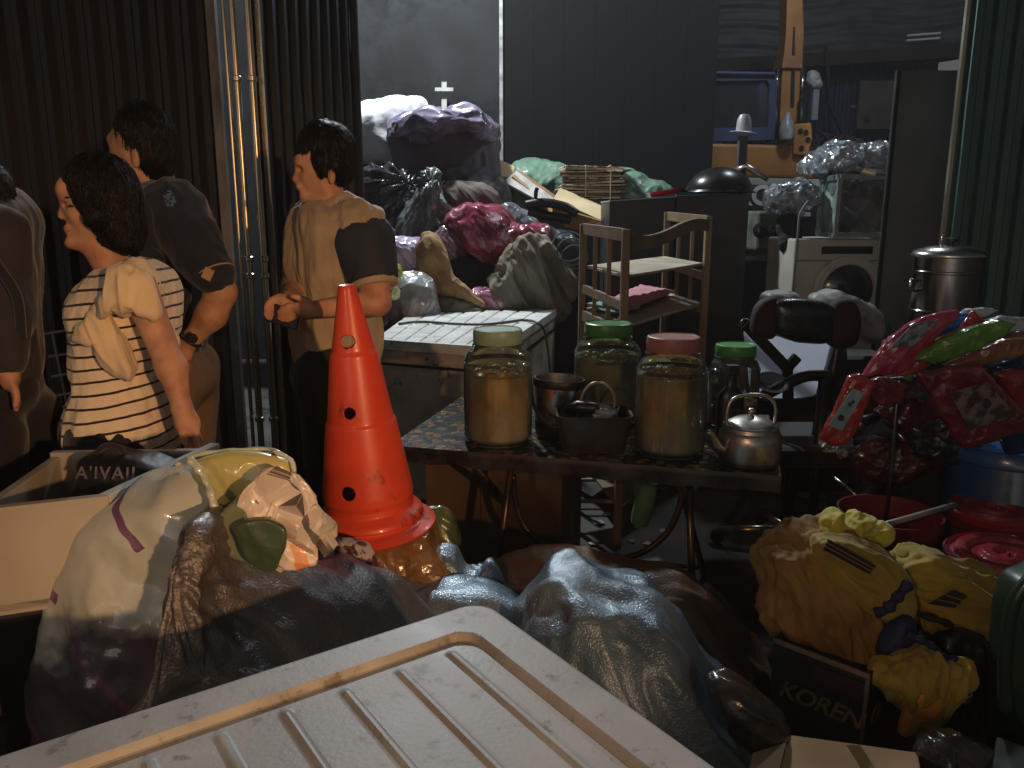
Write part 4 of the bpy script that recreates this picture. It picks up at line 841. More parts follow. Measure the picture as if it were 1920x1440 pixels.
def band(nm, pts, r, m_, par): q = MB(); P_ = crom([W(*p_) for p_ in pts], 30, False); q.tube(P_, [r*(1+.25*math.sin(i*.8)) for i in range(len(P_))], 10); o = q.build(nm, m_, smooth=True); return sub_(o, par)
band('navy_trim', [(1640, 1148, 1.73), (1662, 1142, 1.72), (1685, 1115, 1.71), (1705, 1092, 1.72)], .013, nav, J3); band('navy_trim', [(1665, 1145, 1.76), (1715, 1150, 1.76), (1765, 1165, 1.76), (1785, 1172, 1.77)], .008, blk, J3)
sub_(sack('navy_panel', [(1648, 1215), (1668, 1180), (1690, 1160), (1712, 1165), (1712, 1195), (1695, 1235), (1672, 1252), (1650, 1245)], 1.72, .03, nav, seed=2, wr=.012, fr=10, n=80, M=16), J5)
band('navy_trim', [(1700, 1188, 1.67), (1730, 1202, 1.66), (1752, 1215, 1.66), (1760, 1232, 1.66)], .008, nav, J5); band('navy_trim', [(1745, 1232, 1.65), (1780, 1234, 1.65), (1812, 1240, 1.66)], .007, nav, J5)
def strip_panel(c4, par, nst):
    V, F = sheet([W(*p_) for p_ in c4], 24, 12, .003, .002, 8); a = sub_(mkobj('number_panel', V, F, blk), par)
    for i in range(nst):
        f = (i+1)/(nst+1); P0 = [W(*p_) for p_ in c4]; q = MB(); u0 = P0[0]+(P0[3]-P0[0])*f; u1 = P0[1]+(P0[2]-P0[1])*f; up = np.array((0, -.006, .002)); q.bar(u0+up, u1+up, .003, .003); sub_(q.build('stripe', mat('ochre_stripe', C(130, 104, 60), None, 9, .7)), par)
strip_panel([(1542, 1030, 1.705), (1628, 1076, 1.70), (1640, 1060, 1.70), (1552, 1010, 1.71)], J3, 2)
strip_panel([(1738, 1132, 1.765), (1790, 1140, 1.76), (1812, 1118, 1.77), (1788, 1106, 1.78)], J4, 2)
o = sack('shiny_sleeve', [(1762, 1200), (1800, 1185), (1840, 1195), (1850, 1240), (1845, 1330), (1800, 1400), (1760, 1330), (1800, 1270)], 1.74, .05, blackp, seed=12, wr=.02, fr=9, n=100, M=20); tag(o, 'glossy black plastic bag hanging behind the yellow sleeve', 'bag')
o = jersey([(1690, 1375), (1700, 1310), (1712, 1290), (1750, 1285), (1765, 1310), (1750, 1345), (1722, 1368)], 1.615, .02, mat('warm_lit_cloth', C(220, 170, 60), C(200, 130, 44), 10, .7, bump=.2), 'glove shaped tip of the hanging sleeve with warm light painted in its orange yellow', seed=3, wr=.008, fr=14, n=90, M=18)  # orange of the warm light on the sleeve tip put into its colour
# red buckets
red = mat('red_plastic', C(122, 34, 44), C(102, 28, 36), 6, .32, bump=.04, coat=.3); g = 'red plastic buckets at the right'
def bucket(px, py, Y, r, lab, lidded):
    c = W(px, py, Y); zt = c[2]; b = A_(c, 0); t = thing('red_bucket', lab, 'bucket', b, g)
    m = MB(); m.lathe([(.001, .0), (r*.74, 0), (r*.76, .01), (r*.95, zt-.05), (r*.96, zt-.045), (r, zt-.04), (r*1.02, zt), (r*.97, zt), (r*.93, zt-.04), (r*.72, .02), (.001, .02)], b, 64); m.build('body', red, t, smooth=35)
    if lidded:
        pr = [(r*1.05, zt-.015), (r*1.06, zt+.004), (r*1.02, zt+.010)]
        for i in range(60): x = 1-i/60; pr.append((r*x, zt+.007+.006*math.cos(x*22)*(1 if x > .12 else .3)))
        m = MB(); V = []; 
        m.lathe(pr, b, 96); 
        VV = np.array(m.v)
        a = np.arctan2(VV[:, 1]-b[1], VV[:, 0]-b[0]); rr_ = np.hypot(VV[:, 1]-b[1], VV[:, 0]-b[0]); k = rr_ < r*.98
        VV[k, 2] = zt+.006+.007*np.sign(np.sin(a[k]+rr_[k]/r*15))*np.minimum(1, np.abs(np.sin(a[k]+rr_[k]/r*15))*3)
        mkobj('lid', VV, m.f, mat('red_lid', C(158, 46, 60), C(138, 38, 50), 6, .36, bump=.04, coat=.3), t, smooth=45)
        m = MB(); m.tube([b+np.array((r*1.0*math.cos(x), r*1.0*math.sin(x)-0, zt-.04-.0*x)) for x in np.linspace(0, 6.28, 40)], .005, 8); m.build('rim_ring', red, t, smooth=True)
bucket(1668, 958, 2.40, .155, 'open red bucket with ring ridges and a pale stick across it', False)
bucket(1868, 958, 2.42, .135, 'red lidded bucket farthest right, just behind the spiral lid', True)
bucket(1893, 1046, 1.98, .150, 'red bucket with spiral ridged lid in front of the other red buckets', True)
m = MB(); m.tube([W(1645, 988, 2.2), W(1792, 946, 2.36)], .009, 12); tag(m.build('pale_stick', mat('pale_plastic', C(170, 164, 160), None, 5, .4), smooth=True), 'pale plastic stick lying across the open red bucket', 'stick')
# blue drum, green basket, boxes at the lower right
c = W(1895, 828, 2.62); t = thing('blue_drum', 'dark blue plastic drum standing at the right edge below the red packet', 'drum', A_(c, 0))
m = MB(); z_ = c[2]; m.lathe([(.001, 0), (.19, 0), (.20, .02), (.20, z_*.45), (.206, z_*.47), (.206, z_*.53), (.20, z_*.55), (.20, z_-.03), (.19, z_), (.001, z_)], A_(c, 0), 56); m.build('body', mat('blue_plastic', C(24, 66, 116), C(18, 50, 90), 6, .3, coat=.3), t, smooth=35)
m = MB(); m.lathe([(.203, z_-.05), (.212, z_-.045), (.212, z_-.02), (.195, z_+.006), (.05, z_+.008), (.001, z_+.01)], A_(c, 0), 56); m.build('lid', mat('blue_lid', C(30, 84, 140), C(24, 66, 112), 6, .3, coat=.3), t, smooth=35)
t = thing('green_crate', 'green plastic crate cut off by the right edge of the view', 'crate', A_(W(1935, 1300, 1.5), 0))
gp = mat('green_plastic', C(26, 52, 34), C(20, 40, 27), 6, .35, coat=.2); m = MB(); P_ = crom([W(*q) for q in ((1936, 1080, 1.5), (1905, 1120, 1.5), (1890, 1180, 1.5), (1884, 1260, 1.5), (1886, 1330, 1.5))], 40, False); m.tube(P_, .014, 10); m.build('rim', gp, t, smooth=True)
V, F = sackgeo([(1900, 1130), (1940, 1080), (2060, 1080), (2060, 1560), (1900, 1560), (1888, 1300)], 1.58, .10, seed=1, wr=.002, p=6, n=100, M=20); mkobj('body', V, F, gp, t, smooth=True)
zt = .30; P4 = [G(1476, 1376, zt), G(1722, 1410, zt), G(1740, 1530, zt), G(1400, 1500, zt)]
t = thing('cardboard_box', 'closed brown cardboard box at the bottom edge below the printed carton', 'box', A_(sum(P4)/4, 0))
m = MB(); m.hexa([A_(p_, 0) for p_ in (P4[3], P4[2], P4[1], P4[0])], [A_(p_, zt) for p_ in (P4[3], P4[2], P4[1], P4[0])]); m.build('carton', card, t, bevel=.004)
V, F = sheet([G(1405, 1440, zt+.01), G(1412, 1412, zt+.01), G(1474, 1392, zt+.01), G(1462, 1440, zt+.01)], 8, 8, .004, .001, 6); mkobj('flap', V, F, cardp, t)
m = MB(); a = G(1600, 1398, zt); m.hexa([a+np.array(v) for v in ((-.014, -.2, .0), (.014, -.2, .0), (.014, -.0, .0), (-.014, -.0, .0))], [a+np.array(v) for v in ((-.014, -.2, .0015), (.014, -.2, .0015), (.014, -.0, .0015), (-.014, -.0, .0015))]) 
m.build('tape', MATS['tape'], t)
o = sack('clear_bag', [(1725, 1420), (1745, 1392), (1790, 1385), (1840, 1398), (1870, 1420), (1900, 1500), (1730, 1520)], 1.42, .06, mat('smoky_wrap', C(74, 64, 56), C(44, 40, 38), 14, .2, bump=.5, coat=.7, spots=(C(140, 130, 120), 18, .66)), seed=9, wr=.02, fr=12, n=110, M=22, label='smoky crumpled plastic bag at the bottom edge right of the cardboard box', cat='bag')
m = MB(); p = G(1868, 1378, .32); m.hexa([A_(G(*q, .32), .05) for q in ((1850, 1500), (2000, 1500), (1980, 1420), (1868, 1378))], [G(*q, .32) for q in ((1850, 1500), (2000, 1500), (1980, 1420), (1868, 1378))]); tag(m.build('grey_tray', mat('greenish_grey', C(70, 80, 74), C(56, 64, 60), 5, .5), bevel=.006), 'grey green plastic tray in the bottom right corner', 'tray')
# ================================================================ packets on the stand, scooter, chair
g = 'shrink wrapped packets fanned out on the stand at the right'
def gloss(nm, c1, c2, **k): return mat(nm, c1, c2, 9, .22, bump=.3, bs=34, coat=.8, crk=.7, cs=20, **k)
def pack(nm, pts, Y, m_, lab, seed, tf=.014, cat='packet', g_=g, wr=.006, lab_quad=None, labm=None, fold=None, fr=11, art=None):
    o = sack(nm, pts, Y, tf, m_, seed=seed, wr=wr, fr=fr, p=4, n=110, M=24, sharp=True, fold=fold); tag(o, lab, cat, g_)
    if lab_quad:
        V, F = sheet([W(*q) for q in lab_quad], 16, 16, .002, .0015, 12, seed); a = sub_(mkobj('paper_label', V, F, labm), o)
        if art:
            q = MB(); c4 = [W(*z) for z in lab_quad]
            for u, v, r in art: 
                p_ = (c4[0]*(1-u)+c4[1]*u)*(1-v)+(c4[3]*(1-u)+c4[2]*u)*v+np.array((0, -.005, .002)); q = MB(); q.lathe([(.001, .001), (r*.8, .001), (r, 0), (.001, -.001)], p_, 14, np.array(Matrix.Rotation(rad(80), 3, 'X'))); sub_(q.build('printed_dot', mat('print_dark', C(36, 40, 44), None, 20, .5)), o)
    return o
lg = mat('print_greyblue', C(120, 134, 140), C(70, 84, 92), 40, .25, thr=(.45, .55), coat=.6)
lg2 = mat('print_dull', C(110, 100, 96), C(60, 52, 52), 30, .3, thr=(.45, .55), coat=.5)
pack('packet', [(1616, 706), (1640, 668), (1668, 634), (1700, 610), (1740, 590), (1795, 582), (1792, 592), (1755, 630), (1725, 668), (1700, 694), (1660, 700)], 2.40, gloss('pink_wrap', C(176, 74, 98), C(140, 50, 72)), 'long pink wrapped packet with picture label at the left of the fan', 1, tf=.02, wr=.009, fold=(1, 1.2), lab_quad=[(1664, 655, 2.372), (1712, 648, 2.372), (1762, 598, 2.373), (1712, 608, 2.373)], labm=lg)
pack('packet', [(1735, 642), (1752, 610), (1770, 592), (1812, 588), (1806, 600), (1780, 622), (1750, 644)], 2.45, gloss('blue_wrap', C(40, 110, 210), C(26, 84, 176)), 'bright blue wrapped packet between the pink and red ones', 2)
pack('packet', [(1795, 625), (1806, 600), (1822, 584), (1850, 602), (1848, 618), (1815, 634)], 2.48, gloss('red_wrap', C(176, 40, 50), C(140, 28, 38)), 'small dark red wrapped packet above the green one', 3)
pack('packet', [(1730, 662), (1745, 640), (1800, 614), (1830, 612), (1800, 632), (1750, 660)], 2.42, gloss('tan_wrap', C(150, 116, 80), C(120, 88, 60)), 'thin tan packet wedged under the blue one', 4)
pack('packet', [(1717, 674), (1730, 660), (1775, 630), (1830, 610), (1870, 600), (1902, 606), (1880, 628), (1830, 654), (1780, 672), (1740, 680)], 2.34, gloss('green_wrap', C(104, 150, 64), C(80, 124, 48)), 'bright green wrapped packet lying across the front of the fan', 5, tf=.022, wr=.008)
pack('packet', [(1770, 684), (1830, 655), (1880, 636), (1960, 632), (1970, 650), (1900, 668), (1840, 682), (1790, 694)], 2.38, gloss('brown_wrap', C(140, 96, 62), C(112, 74, 46)), 'broad brown wrapped packet below the green one', 6, tf=.025)
pack('packet', [(1850, 615), (1880, 602), (1905, 612), (1950, 640), (1950, 655), (1900, 632)], 2.46, gloss('white_wrap', C(190, 196, 204), C(160, 166, 176)), 'white wrapped packet at the right end of the fan', 7)
pack('packet', [(1795, 590), (1812, 580), (1862, 576), (1870, 582), (1835, 596)], 2.50, MATS['white_wrap'], 'white packet edge sticking out above the red one', 17)
pack('packet', [(1718, 698), (1780, 688), (1836, 682), (1870, 720), (1925, 780), (1920, 806), (1860, 826), (1812, 840), (1788, 822), (1760, 770)], 2.30, gloss('maroon_wrap', C(112, 38, 48), C(82, 26, 34)), 'big dark red packet hanging flat in front of the stand', 8, tf=.02, wr=.008, lab_quad=[(1818, 806, 2.272), (1906, 780, 2.272), (1850, 716, 2.272), (1778, 736, 2.272)], labm=lg2, art=[(.3, .6, .012), (.62, .5, .015), (.5, .75, .012)])
pack('packet', [(1592, 704), (1612, 700), (1640, 716), (1620, 765), (1602, 808), (1586, 834), (1560, 832), (1538, 822), (1560, 775), (1580, 735)], 2.34, gloss('scarlet_wrap', C(170, 56, 50), C(136, 40, 38)), 'narrow scarlet packet hanging by its twisted top beside the chair', 9, tf=.018, lab_quad=[(1553, 797, 2.318), (1578, 808, 2.318), (1620, 736, 2.318), (1598, 728, 2.318)], labm=mat('label_sky', C(136, 164, 170), C(110, 140, 150), 20, .3, coat=.5), art=[(.45, .26, .010), (.5, .62, .006), (.6, .7, .005)])
for i, (pts, Y, m_, lab) in enumerate((
    ([(1640, 770), (1680, 742), (1760, 735), (1800, 760), (1770, 800), (1690, 812)], 2.62, gloss('wine_wrap', C(92, 30, 40), C(64, 20, 28)), 'wine red packet slumped in the dark under the pink one'),
    ([(1700, 800), (1760, 780), (1830, 800), (1850, 850), (1780, 870), (1712, 850)], 2.60, gloss('black_wrap', C(34, 34, 38), C(20, 20, 24)), 'black packet under the big dark red one'),
    ([(1590, 850), (1640, 820), (1710, 830), (1740, 870), (1690, 905), (1610, 900)], 2.70, gloss('rust_wrap', C(88, 40, 30), C(60, 28, 22)), 'rust coloured packet low in the dark behind the red buckets'),
    ([(1740, 720), (1800, 700), (1850, 730), (1840, 780), (1780, 790)], 2.48, gloss('teal_wrap', C(36, 70, 78), C(24, 48, 56)), 'dark teal packet half hidden behind the big dark red one'),
    ([(1660, 720), (1700, 702), (1760, 712), (1750, 740), (1690, 748)], 2.55, gloss('slate_wrap', C(70, 72, 80), C(44, 46, 54)), 'slate grey packet below the clip of the stand'),
    ([(1850, 790), (1900, 770), (1960, 790), (1960, 840), (1890, 850)], 2.42, MATS['blue_wrap'] if 0 else gloss('deep_blue_wrap', C(26, 50, 92), C(16, 34, 66)), 'deep blue packet below the right end of the big dark red one'),
    ([(1790, 640), (1850, 622), (1920, 622), (1960, 640), (1890, 656), (1820, 660)], 2.44, gloss('copper_wrap', C(120, 82, 58), C(92, 60, 40)), 'copper brown packet between the green and white ones'))):
    pack('packet', pts, Y, m_, lab, 30+i, tf=.03, wr=.012, fr=8)
for i, (pts, Y, m_, lab) in enumerate((
    ([(1650, 700), (1690, 660), (1750, 645), (1775, 660), (1730, 690), (1690, 704)], 2.41, gloss('coral_wrap', C(176, 86, 84), C(140, 60, 60)), 'coral packet lying flat between the long pink and the bright green ones'),
    ([(1840, 604), (1880, 590), (1930, 600), (1960, 620), (1900, 622), (1860, 618)], 2.50, gloss('ice_wrap', C(170, 180, 190), C(130, 140, 152)), 'ice grey packet tip right of the red one'),
    ([(1868, 700), (1930, 690), (1975, 720), (1970, 770), (1915, 775)], 2.34, gloss('brick_wrap', C(140, 50, 46), C(104, 36, 36)), 'brick red packet cut off by the right edge beside the big dark red one'),
    ([(1625, 712), (1665, 706), (1700, 722), (1690, 752), (1650, 760), (1622, 740)], 2.46, gloss('dusky_wrap', C(120, 48, 60), C(84, 32, 42)), 'dusky rose packet just right of the scarlet one'))):
    pack('packet', pts, Y, m_, lab, 50+i, tf=.02, wr=.01, fr=9)
sack('clutter_bag', [(1600, 900), (1620, 820), (1700, 770), (1800, 760), (1900, 780), (1930, 900), (1900, 980), (1650, 980)], 2.95, .16, MATS['navy_cloth'] if 'navy_cloth' in MATS else mat('navy_cloth', C(38, 40, 50), C(26, 28, 36), 6, .9), seed=61, wr=.05, fr=6, cru=.03, label='dark stuffed bag on the ground behind the scooter wheel', cat='bag')
o = sack('silver_foil', [(1540, 822), (1556, 830), (1580, 838), (1590, 850), (1575, 862), (1562, 848), (1538, 846)], 2.36, .012, mat('silver_foil_m', C(190, 190, 190), C(150, 150, 150), 20, .2, .9, bump=.5), seed=3, wr=.01, fr=20, n=60, M=12); tag(o, 'scrap of silver foil below the narrow scarlet packet', 'foil')
o = sack('blue_bag', [(1838, 680), (1870, 668), (1930, 660), (1980, 700), (1980, 800), (1930, 800), (1900, 770), (1860, 730)], 2.52, .10, mat('navy_film', C(34, 56, 92), C(20, 34, 60), 10, .2, bump=.4, coat=.8, spots=(C(90, 110, 140), 16, .66)), seed=12, wr=.02, fr=9, n=110, M=22); tag(o, 'dark blue plastic bag behind the big dark red packet', 'bag')
t = thing('wire_stand', 'black wire stand carrying the fanned packets', 'stand', A_(W(1740, 700, 2.45), 0))
def rod(a, b, r=.006, nm='rod', m_=iron, tt=None): q = MB(); q.tube([np.asarray(a), np.asarray(b)], r, 8); return q.build(nm, m_, tt or t, smooth=True)
rod(W(1622, 706, 2.42), W(1700, 694, 2.42)); rod(W(1700, 698, 2.4), W(1745, 668, 2.4)); rod(W(1660, 712, 2.5), W(1960, 690, 2.5)); 
for px in (1690, 1940): a = W(px, 700, 2.52); rod(a, A_(a, 0), .006, 'leg')
for px in (1700, 1920): a = W(px, 700, 2.60); rod(a, A_(a+np.array((0, .1, 0)), 0), .005, 'leg')
rod(W(1708, 712, 2.42)-np.array((.012, 0, 0)), W(1708, 690, 2.42)+np.array((.0, 0, 0)), .014, 'clip', MATS['pale_green'])
# scooter
t = thing('motor_scooter', 'maroon motor scooter with black grips parked behind the packets', 'scooter', A_(W(1700, 900, 2.75), 0))
mar = mat('maroon_paint', C(92, 26, 34), C(70, 20, 26), 4, .22, coat=.9, bump=.0)
def part(nm, pts, Y, tf, m_, **k): V, F = sackgeo(pts, Y, tf, **k); return mkobj(nm, V, F, m_, t, smooth=True)
part('cowl', [(1635, 748), (1650, 730), (1690, 724), (1740, 730), (1760, 760), (1720, 775), (1670, 765)], 2.72, .08, mar, wr=0, n=70, M=16)
part('headlight', [(1650, 752), (1680, 742), (1712, 748), (1700, 764), (1668, 766)], 2.66, .03, mat('dark_glass', C(60, 60, 64), None, 4, .12, coat=.6), wr=0, n=50, M=12)
part('front_shield', [(1655, 785), (1670, 765), (1700, 760), (1760, 770), (1840, 800), (1840, 860), (1740, 850), (1670, 805)], 2.76, .09, mar, wr=0, n=90, M=18)
part('fender', [(1660, 840), (1720, 820), (1800, 830), (1840, 880), (1780, 880), (1700, 870)], 2.80, .06, mar, wr=0, n=70, M=14)
part('indicator', [(1705, 800), (1735, 796), (1765, 800), (1750, 808), (1718, 808)], 2.665, .012, mat('orange_lens', C(190, 70, 30), None, 4, .2, coat=.6), wr=0, n=40, M=8)
rod(W(1612, 792, 2.62), W(1665, 775, 2.74), .012, 'handlebar', blackp); rod(W(1608, 793, 2.61), W(1640, 783, 2.67), .019, 'grip', blackp); rod(W(1604, 794, 2.60), W(1609, 793, 2.612), .021, 'grip_end', steel)
rod(W(1675, 742, 2.64), W(1700, 722, 2.62), .006, 'mirror_arm', steel); part('mirror', [(1690, 726), (1712, 714), (1736, 722), (1730, 734), (1704, 736)], 2.62, .012, steel, wr=0, n=40, M=8)
c = W(1690, 880, 2.85); c[2] = .24; Rw = np.array(Matrix.Rotation(rad(90), 3, 'X')@Matrix.Rotation(rad(18), 3, 'Y'))
m = MB(); m.lathe([(.15+.0, -.02), (.19, -.04), (.225, -.03), (.235, 0), (.225, .03), (.19, .04), (.15, .02), (.15, -.02)], c, 48, Rw); w_ = m.build('wheel', blackp, t, smooth=True)
m = MB(); m.lathe([(.15, -.015), (.14, -.02), (.05, -.025), (.001, -.03)], c, 40, Rw); m.lathe([(.15, .015), (.14, .02), (.05, .025), (.001, .03)], c, 40, Rw); m.build('rim', iron, w_, smooth=35)
# office chair
t = thing('office_chair', 'black office chair with mesh back, maroon sided headrest and padded armrest', 'chair', A_(W(1480, 800, 3.15), 0))
part('headrest', [(1452, 566), (1500, 560), (1556, 572), (1560, 600), (1552, 640), (1500, 642), (1456, 628), (1448, 600)], 3.05, .05, mat('black_leather', C(26, 28, 34), C(20, 21, 26), 20, .28, bump=.15, bs=160, coat=.3), wr=.002, p=3, n=90, M=20)
mar2 = mat('maroon_fabric', C(46, 18, 20), C(34, 12, 15), 12, .8, bump=.2, bs=90)
part('headrest_wing', [(1408, 610), (1414, 580), (1430, 562), (1456, 562), (1452, 628), (1430, 634), (1412, 628)], 3.07, .045, mar2, wr=.002, p=3, n=70, M=16)
part('headrest_wing', [(1548, 640), (1556, 575), (1580, 560), (1602, 568), (1611, 600), (1604, 640), (1580, 652)], 3.07, .05, mar2, wr=.002, p=3, n=70, M=16)
bk_ = [(1392, 604), (1440, 622), (1510, 632), (1574, 626), (1562, 672), (1545, 715), (1528, 745), (1460, 752), (1408, 742), (1396, 680)]
mesh_m = bpy.data.materials.new('grey_mesh'); mesh_m.use_nodes = True; n = mesh_m.node_tree.nodes; L = mesh_m.node_tree.links; ms1 = n.new('ShaderNodeMixShader'); tl = n.new('ShaderNodeBsdfTranslucent'); tl.inputs[0].default_value = C(190, 194, 206); ms1.inputs[0].default_value = .8; n['Principled BSDF'].inputs['Base Color'].default_value = C(90, 94, 104)
L.new(n['Principled BSDF'].outputs[0], ms1.inputs[1]); L.new(tl.outputs[0], ms1.inputs[2]); L.new(ms1.outputs[0], n['Material Output'].inputs[0])
V, F = sheet([W(1396, 745, 3.20), W(1528, 748, 3.20), W(1572, 628, 3.20), W(1394, 606, 3.20)], 30, 30, .0, .002, 6); k_ = len(V)//2; V = V[:k_]; F = [q for q in F if max(q) < k_]; mkobj('mesh_back', V, F, mesh_m, t, smooth=True)
m = MB(); P_ = crom([W(x, y, 3.17) for x, y in bk_], 90); m.tube(list(P_), .011, 8, closed=True); m.build('back_frame', blackp, t, smooth=True)
m = MB(); 
for a, b in (((1396, 606), (1476, 690)), ((1496, 668), (1476, 690)), ((1476, 690), (1478, 760))): m.bar(W(*a, 3.165), W(*b, 3.165), .045, .018, up=(0, 1, 0))
m.build('lumbar_strut', blackp, t, bevel=.006)
part('side_bolster', [(1530, 745), (1548, 690), (1566, 630), (1582, 640), (1586, 680), (1566, 740), (1545, 760)], 3.14, .035, MATS['black_leather'], wr=.002, n=60, M=12)
m = MB(); P_ = crom([W(*q) for q in ((1432, 742, 2.90), (1470, 722, 2.93), (1510, 706, 2.98), (1552, 704, 3.04))], 24, False); m.tube(P_, [.022]*len(P_), 12); m.build('armrest', blackp, t, smooth=True)
a = W(1545, 715, 3.02); rod(a, a+np.array((.02, .1, -.28)), .016, 'armrest_post', blackp)
a = W(1545, 712, 2.98); rod(a, A_(a, .0), .022, 'side_post', blackp)
c = A_(W(1490, 800, 3.12), 0)
m = MB(); m.box(c+np.array((0, 0, .46)), (.46, .44, .08)); m.build('seat', blackf, t, bevel=.03)
rod(c+np.array((0, 0, .42)), c+np.array((0, 0, .08)), .028, 'gas_post', iron)
for k in range(5):
    a = 2*math.pi*k/5+.4; p_ = c+np.array((.28*math.cos(a), .28*math.sin(a), .06)); l = rod(c+np.array((0, 0, .09)), p_, .018, 'leg', steel_w); q = MB(); q.lathe([(.001, -.014), (.026, -.014), (.028, 0), (.026, .014), (.001, .014)], p_+np.array((0, 0, -.03)), 16, np.array(Matrix.Rotation(rad(90), 3, 'X'))); q.build('caster', blackp, l, smooth=35)
rod(W(1565, 895, 2.7), W(1625, 945, 2.6), .006, 'loose_cable', steel_w).parent = t
# litter on the floor
rs = random.Random(11); litm = [mat('litter_pale', C(150, 148, 142), None, 9, .7), mat('litter_dark', C(52, 46, 42), None, 9, .8), mat('litter_green', C(96, 150, 122), None, 9, .6), cardp]
for i in range(46):
    a = G(rs.uniform(1480, 1760), rs.uniform(780, 950), 0) if i < 26 else G(rs.uniform(980, 1250), rs.uniform(840, 1040), 0)
    s = rs.uniform(.012, .05); an = rs.uniform(0, 6.28); h_ = rs.uniform(.004, .012); q = MB(); k = rs.randint(4, 6); P_ = [a+np.array((s*rs.uniform(.6, 1)*math.cos(an+6.283*j/k), s*rs.uniform(.6, 1)*math.sin(an+6.283*j/k), .001+h_*rs.random())) for j in range(k)]
    q.add(P_+[p_+np.array((0, 0, .003)) for p_ in P_], [tuple(range(k))[::-1], tuple(range(k, 2*k))]+[(j, (j+1) % k, k+(j+1) % k, k+j) for j in range(k)])
    w0 = ['beneath the table', 'behind the office chair'][i < 26]; kk = i % 4
    tag(q.build('litter_scrap', litm[kk]), ['small pale paper scrap on the floor '+w0, 'small dark scrap on the floor '+w0, 'small mint green scrap on the floor '+w0, 'small tan card scrap on the floor '+w0][kk], 'scrap', 'scraps of litter on the floor '+w0)
# ================================================================ heap of bags at the back left
g = 'bags heaped against the plaster wall'
def bagf(nm, c1, c2, gl=.22, **k): return mat(nm, c1, c2, 8, gl+.08, bump=.2, bs=22, coat=.45, crk=.5, cs=11, **k)
def B(pts, Y, tf, m_, lab, cat='bag', nm='stuffed_bag', **k):
    kw = dict(wr=.04, fr=4, n=190, M=36, lump=.03, lf=3, cru=.022 if m_.name.endswith('_film') else .015, cf=5, fold=(math.cos(len(pts)*1.7), -1), aniso=2.2); kw.update(k); o = sack(nm, pts, Y, tf, m_, **kw); tag(o, lab, cat, g); return o
B([(560, 205), (640, 205), (700, 195), (745, 183), (785, 183), (800, 200), (806, 230), (800, 275), (770, 300), (700, 305), (600, 310), (540, 280)], 6.5, .32, mat('white_fibre', C(226, 228, 228), C(200, 202, 204), 5, .8, bump=.5, bs=30, sheen=.3), 'fluffy white fibre bale on top of the heap', wr=.03, fr=5, seed=1, cat='bale', nm='fibre_bale')
B([(640, 300), (740, 290), (800, 300), (820, 420), (780, 500), (650, 520)], 6.7, .3, mat('heap_dark', C(66, 64, 70), C(42, 42, 48), 6, .6, bump=.4), 'large dark bag in the shadow under the white fibre bale', seed=61)
purp = mat('purple_fabric', C(112, 96, 118), C(84, 70, 88), 5, .6, bump=.4, bs=30, coat=.15)
B([(738, 270), (742, 245), (790, 240), (870, 238), (925, 250), (930, 300), (940, 360), (935, 440), (850, 470), (790, 460), (760, 400), (745, 340)], 6.3, .36, mat('mauve_bundle', C(112, 98, 110), C(78, 68, 76), 4, .75, bump=.5, bs=40), 'huge square mauve fabric bundle in the middle of the heap', p=4, wr=.05, fr=3.5, seed=4, cat='bundle')
B([(736, 262), (736, 238), (760, 222), (800, 214), (840, 218), (850, 206), (885, 207), (915, 222), (928, 245), (915, 262), (880, 248), (830, 262), (790, 268), (760, 256)], 6.15, .40, bagf('purple_film', C(134, 122, 144), C(94, 84, 106)), 'purple plastic cover draped over the top of the mauve bundle', cat='cover', nm='plastic_cover', wr=.07, fr=5, seed=14, n=220, M=44, cru=.03, fold=(1, .1), aniso=3)
B([(676, 360), (685, 335), (720, 322), (755, 330), (775, 345), (770, 385), (760, 420), (720, 425), (685, 415), (676, 390)], 5.7, .20, bagf('black_film', C(60, 56, 64), C(32, 30, 34), .18, spots=(C(120, 116, 124), 12, .66)), 'glossy black bag at the left of the heap below the white bale', seed=5, wr=.045, fr=5, fold=(1, .5), knot=(770, 345, .1))
B([(745, 420), (760, 385), (790, 355), (803, 332), (815, 335), (826, 370), (828, 400), (822, 440), (790, 462), (752, 455)], 5.5, .16, bagf('grey_film', C(112, 120, 116), C(70, 78, 76)), 'tall grey translucent bag tied at the top in front of the mauve bundle', seed=6, wr=.05, fr=6, knot=(808, 334, .12))
B([(840, 412), (850, 400), (880, 388), (920, 392), (945, 405), (965, 425), (1005, 425), (1030, 440), (1034, 470), (1010, 490), (960, 500), (920, 500), (880, 480), (850, 450)], 5.35, .24, bagf('crimson_film', C(160, 66, 88), C(96, 36, 50), .16, spots=(C(186, 150, 162), 6, .56)), 'crimson and pink clothes in a clear bag across the middle of the heap', seed=7, wr=.06, fr=4.5, fold=(.6, -1), n=220, M=44)
B([(800, 450), (830, 428), (862, 432), (868, 470), (856, 510), (820, 520), (800, 490)], 5.3, .14, bagf('rose_film', C(150, 120, 130), C(96, 70, 82)), 'greyish rose clear bag between the tan roll and the crimson bag', seed=8, wr=.05, fr=6)
B([(714, 480), (718, 455), (735, 443), (770, 446), (792, 455), (800, 490), (785, 510), (740, 508)], 5.0, .14, bagf('lavender_film', C(196, 180, 210), C(158, 140, 176), .2), 'pale lavender bag at the left end of the tan roll', seed=9, wr=.035, fr=6)
B([(783, 470), (790, 445), (800, 438), (818, 446), (832, 470), (842, 500), (860, 525), (890, 545), (905, 560), (915, 578), (880, 584), (840, 572), (810, 545), (790, 515)], 4.9, .10, mat('tan_cloth', C(168, 134, 84), C(134, 104, 62), 6, .85, bump=.3, bs=50), 'long tan cloth roll sliding down the front of the heap', cat='cloth', nm='cloth_roll', seed=10, wr=.022, fr=9, cru=.02)
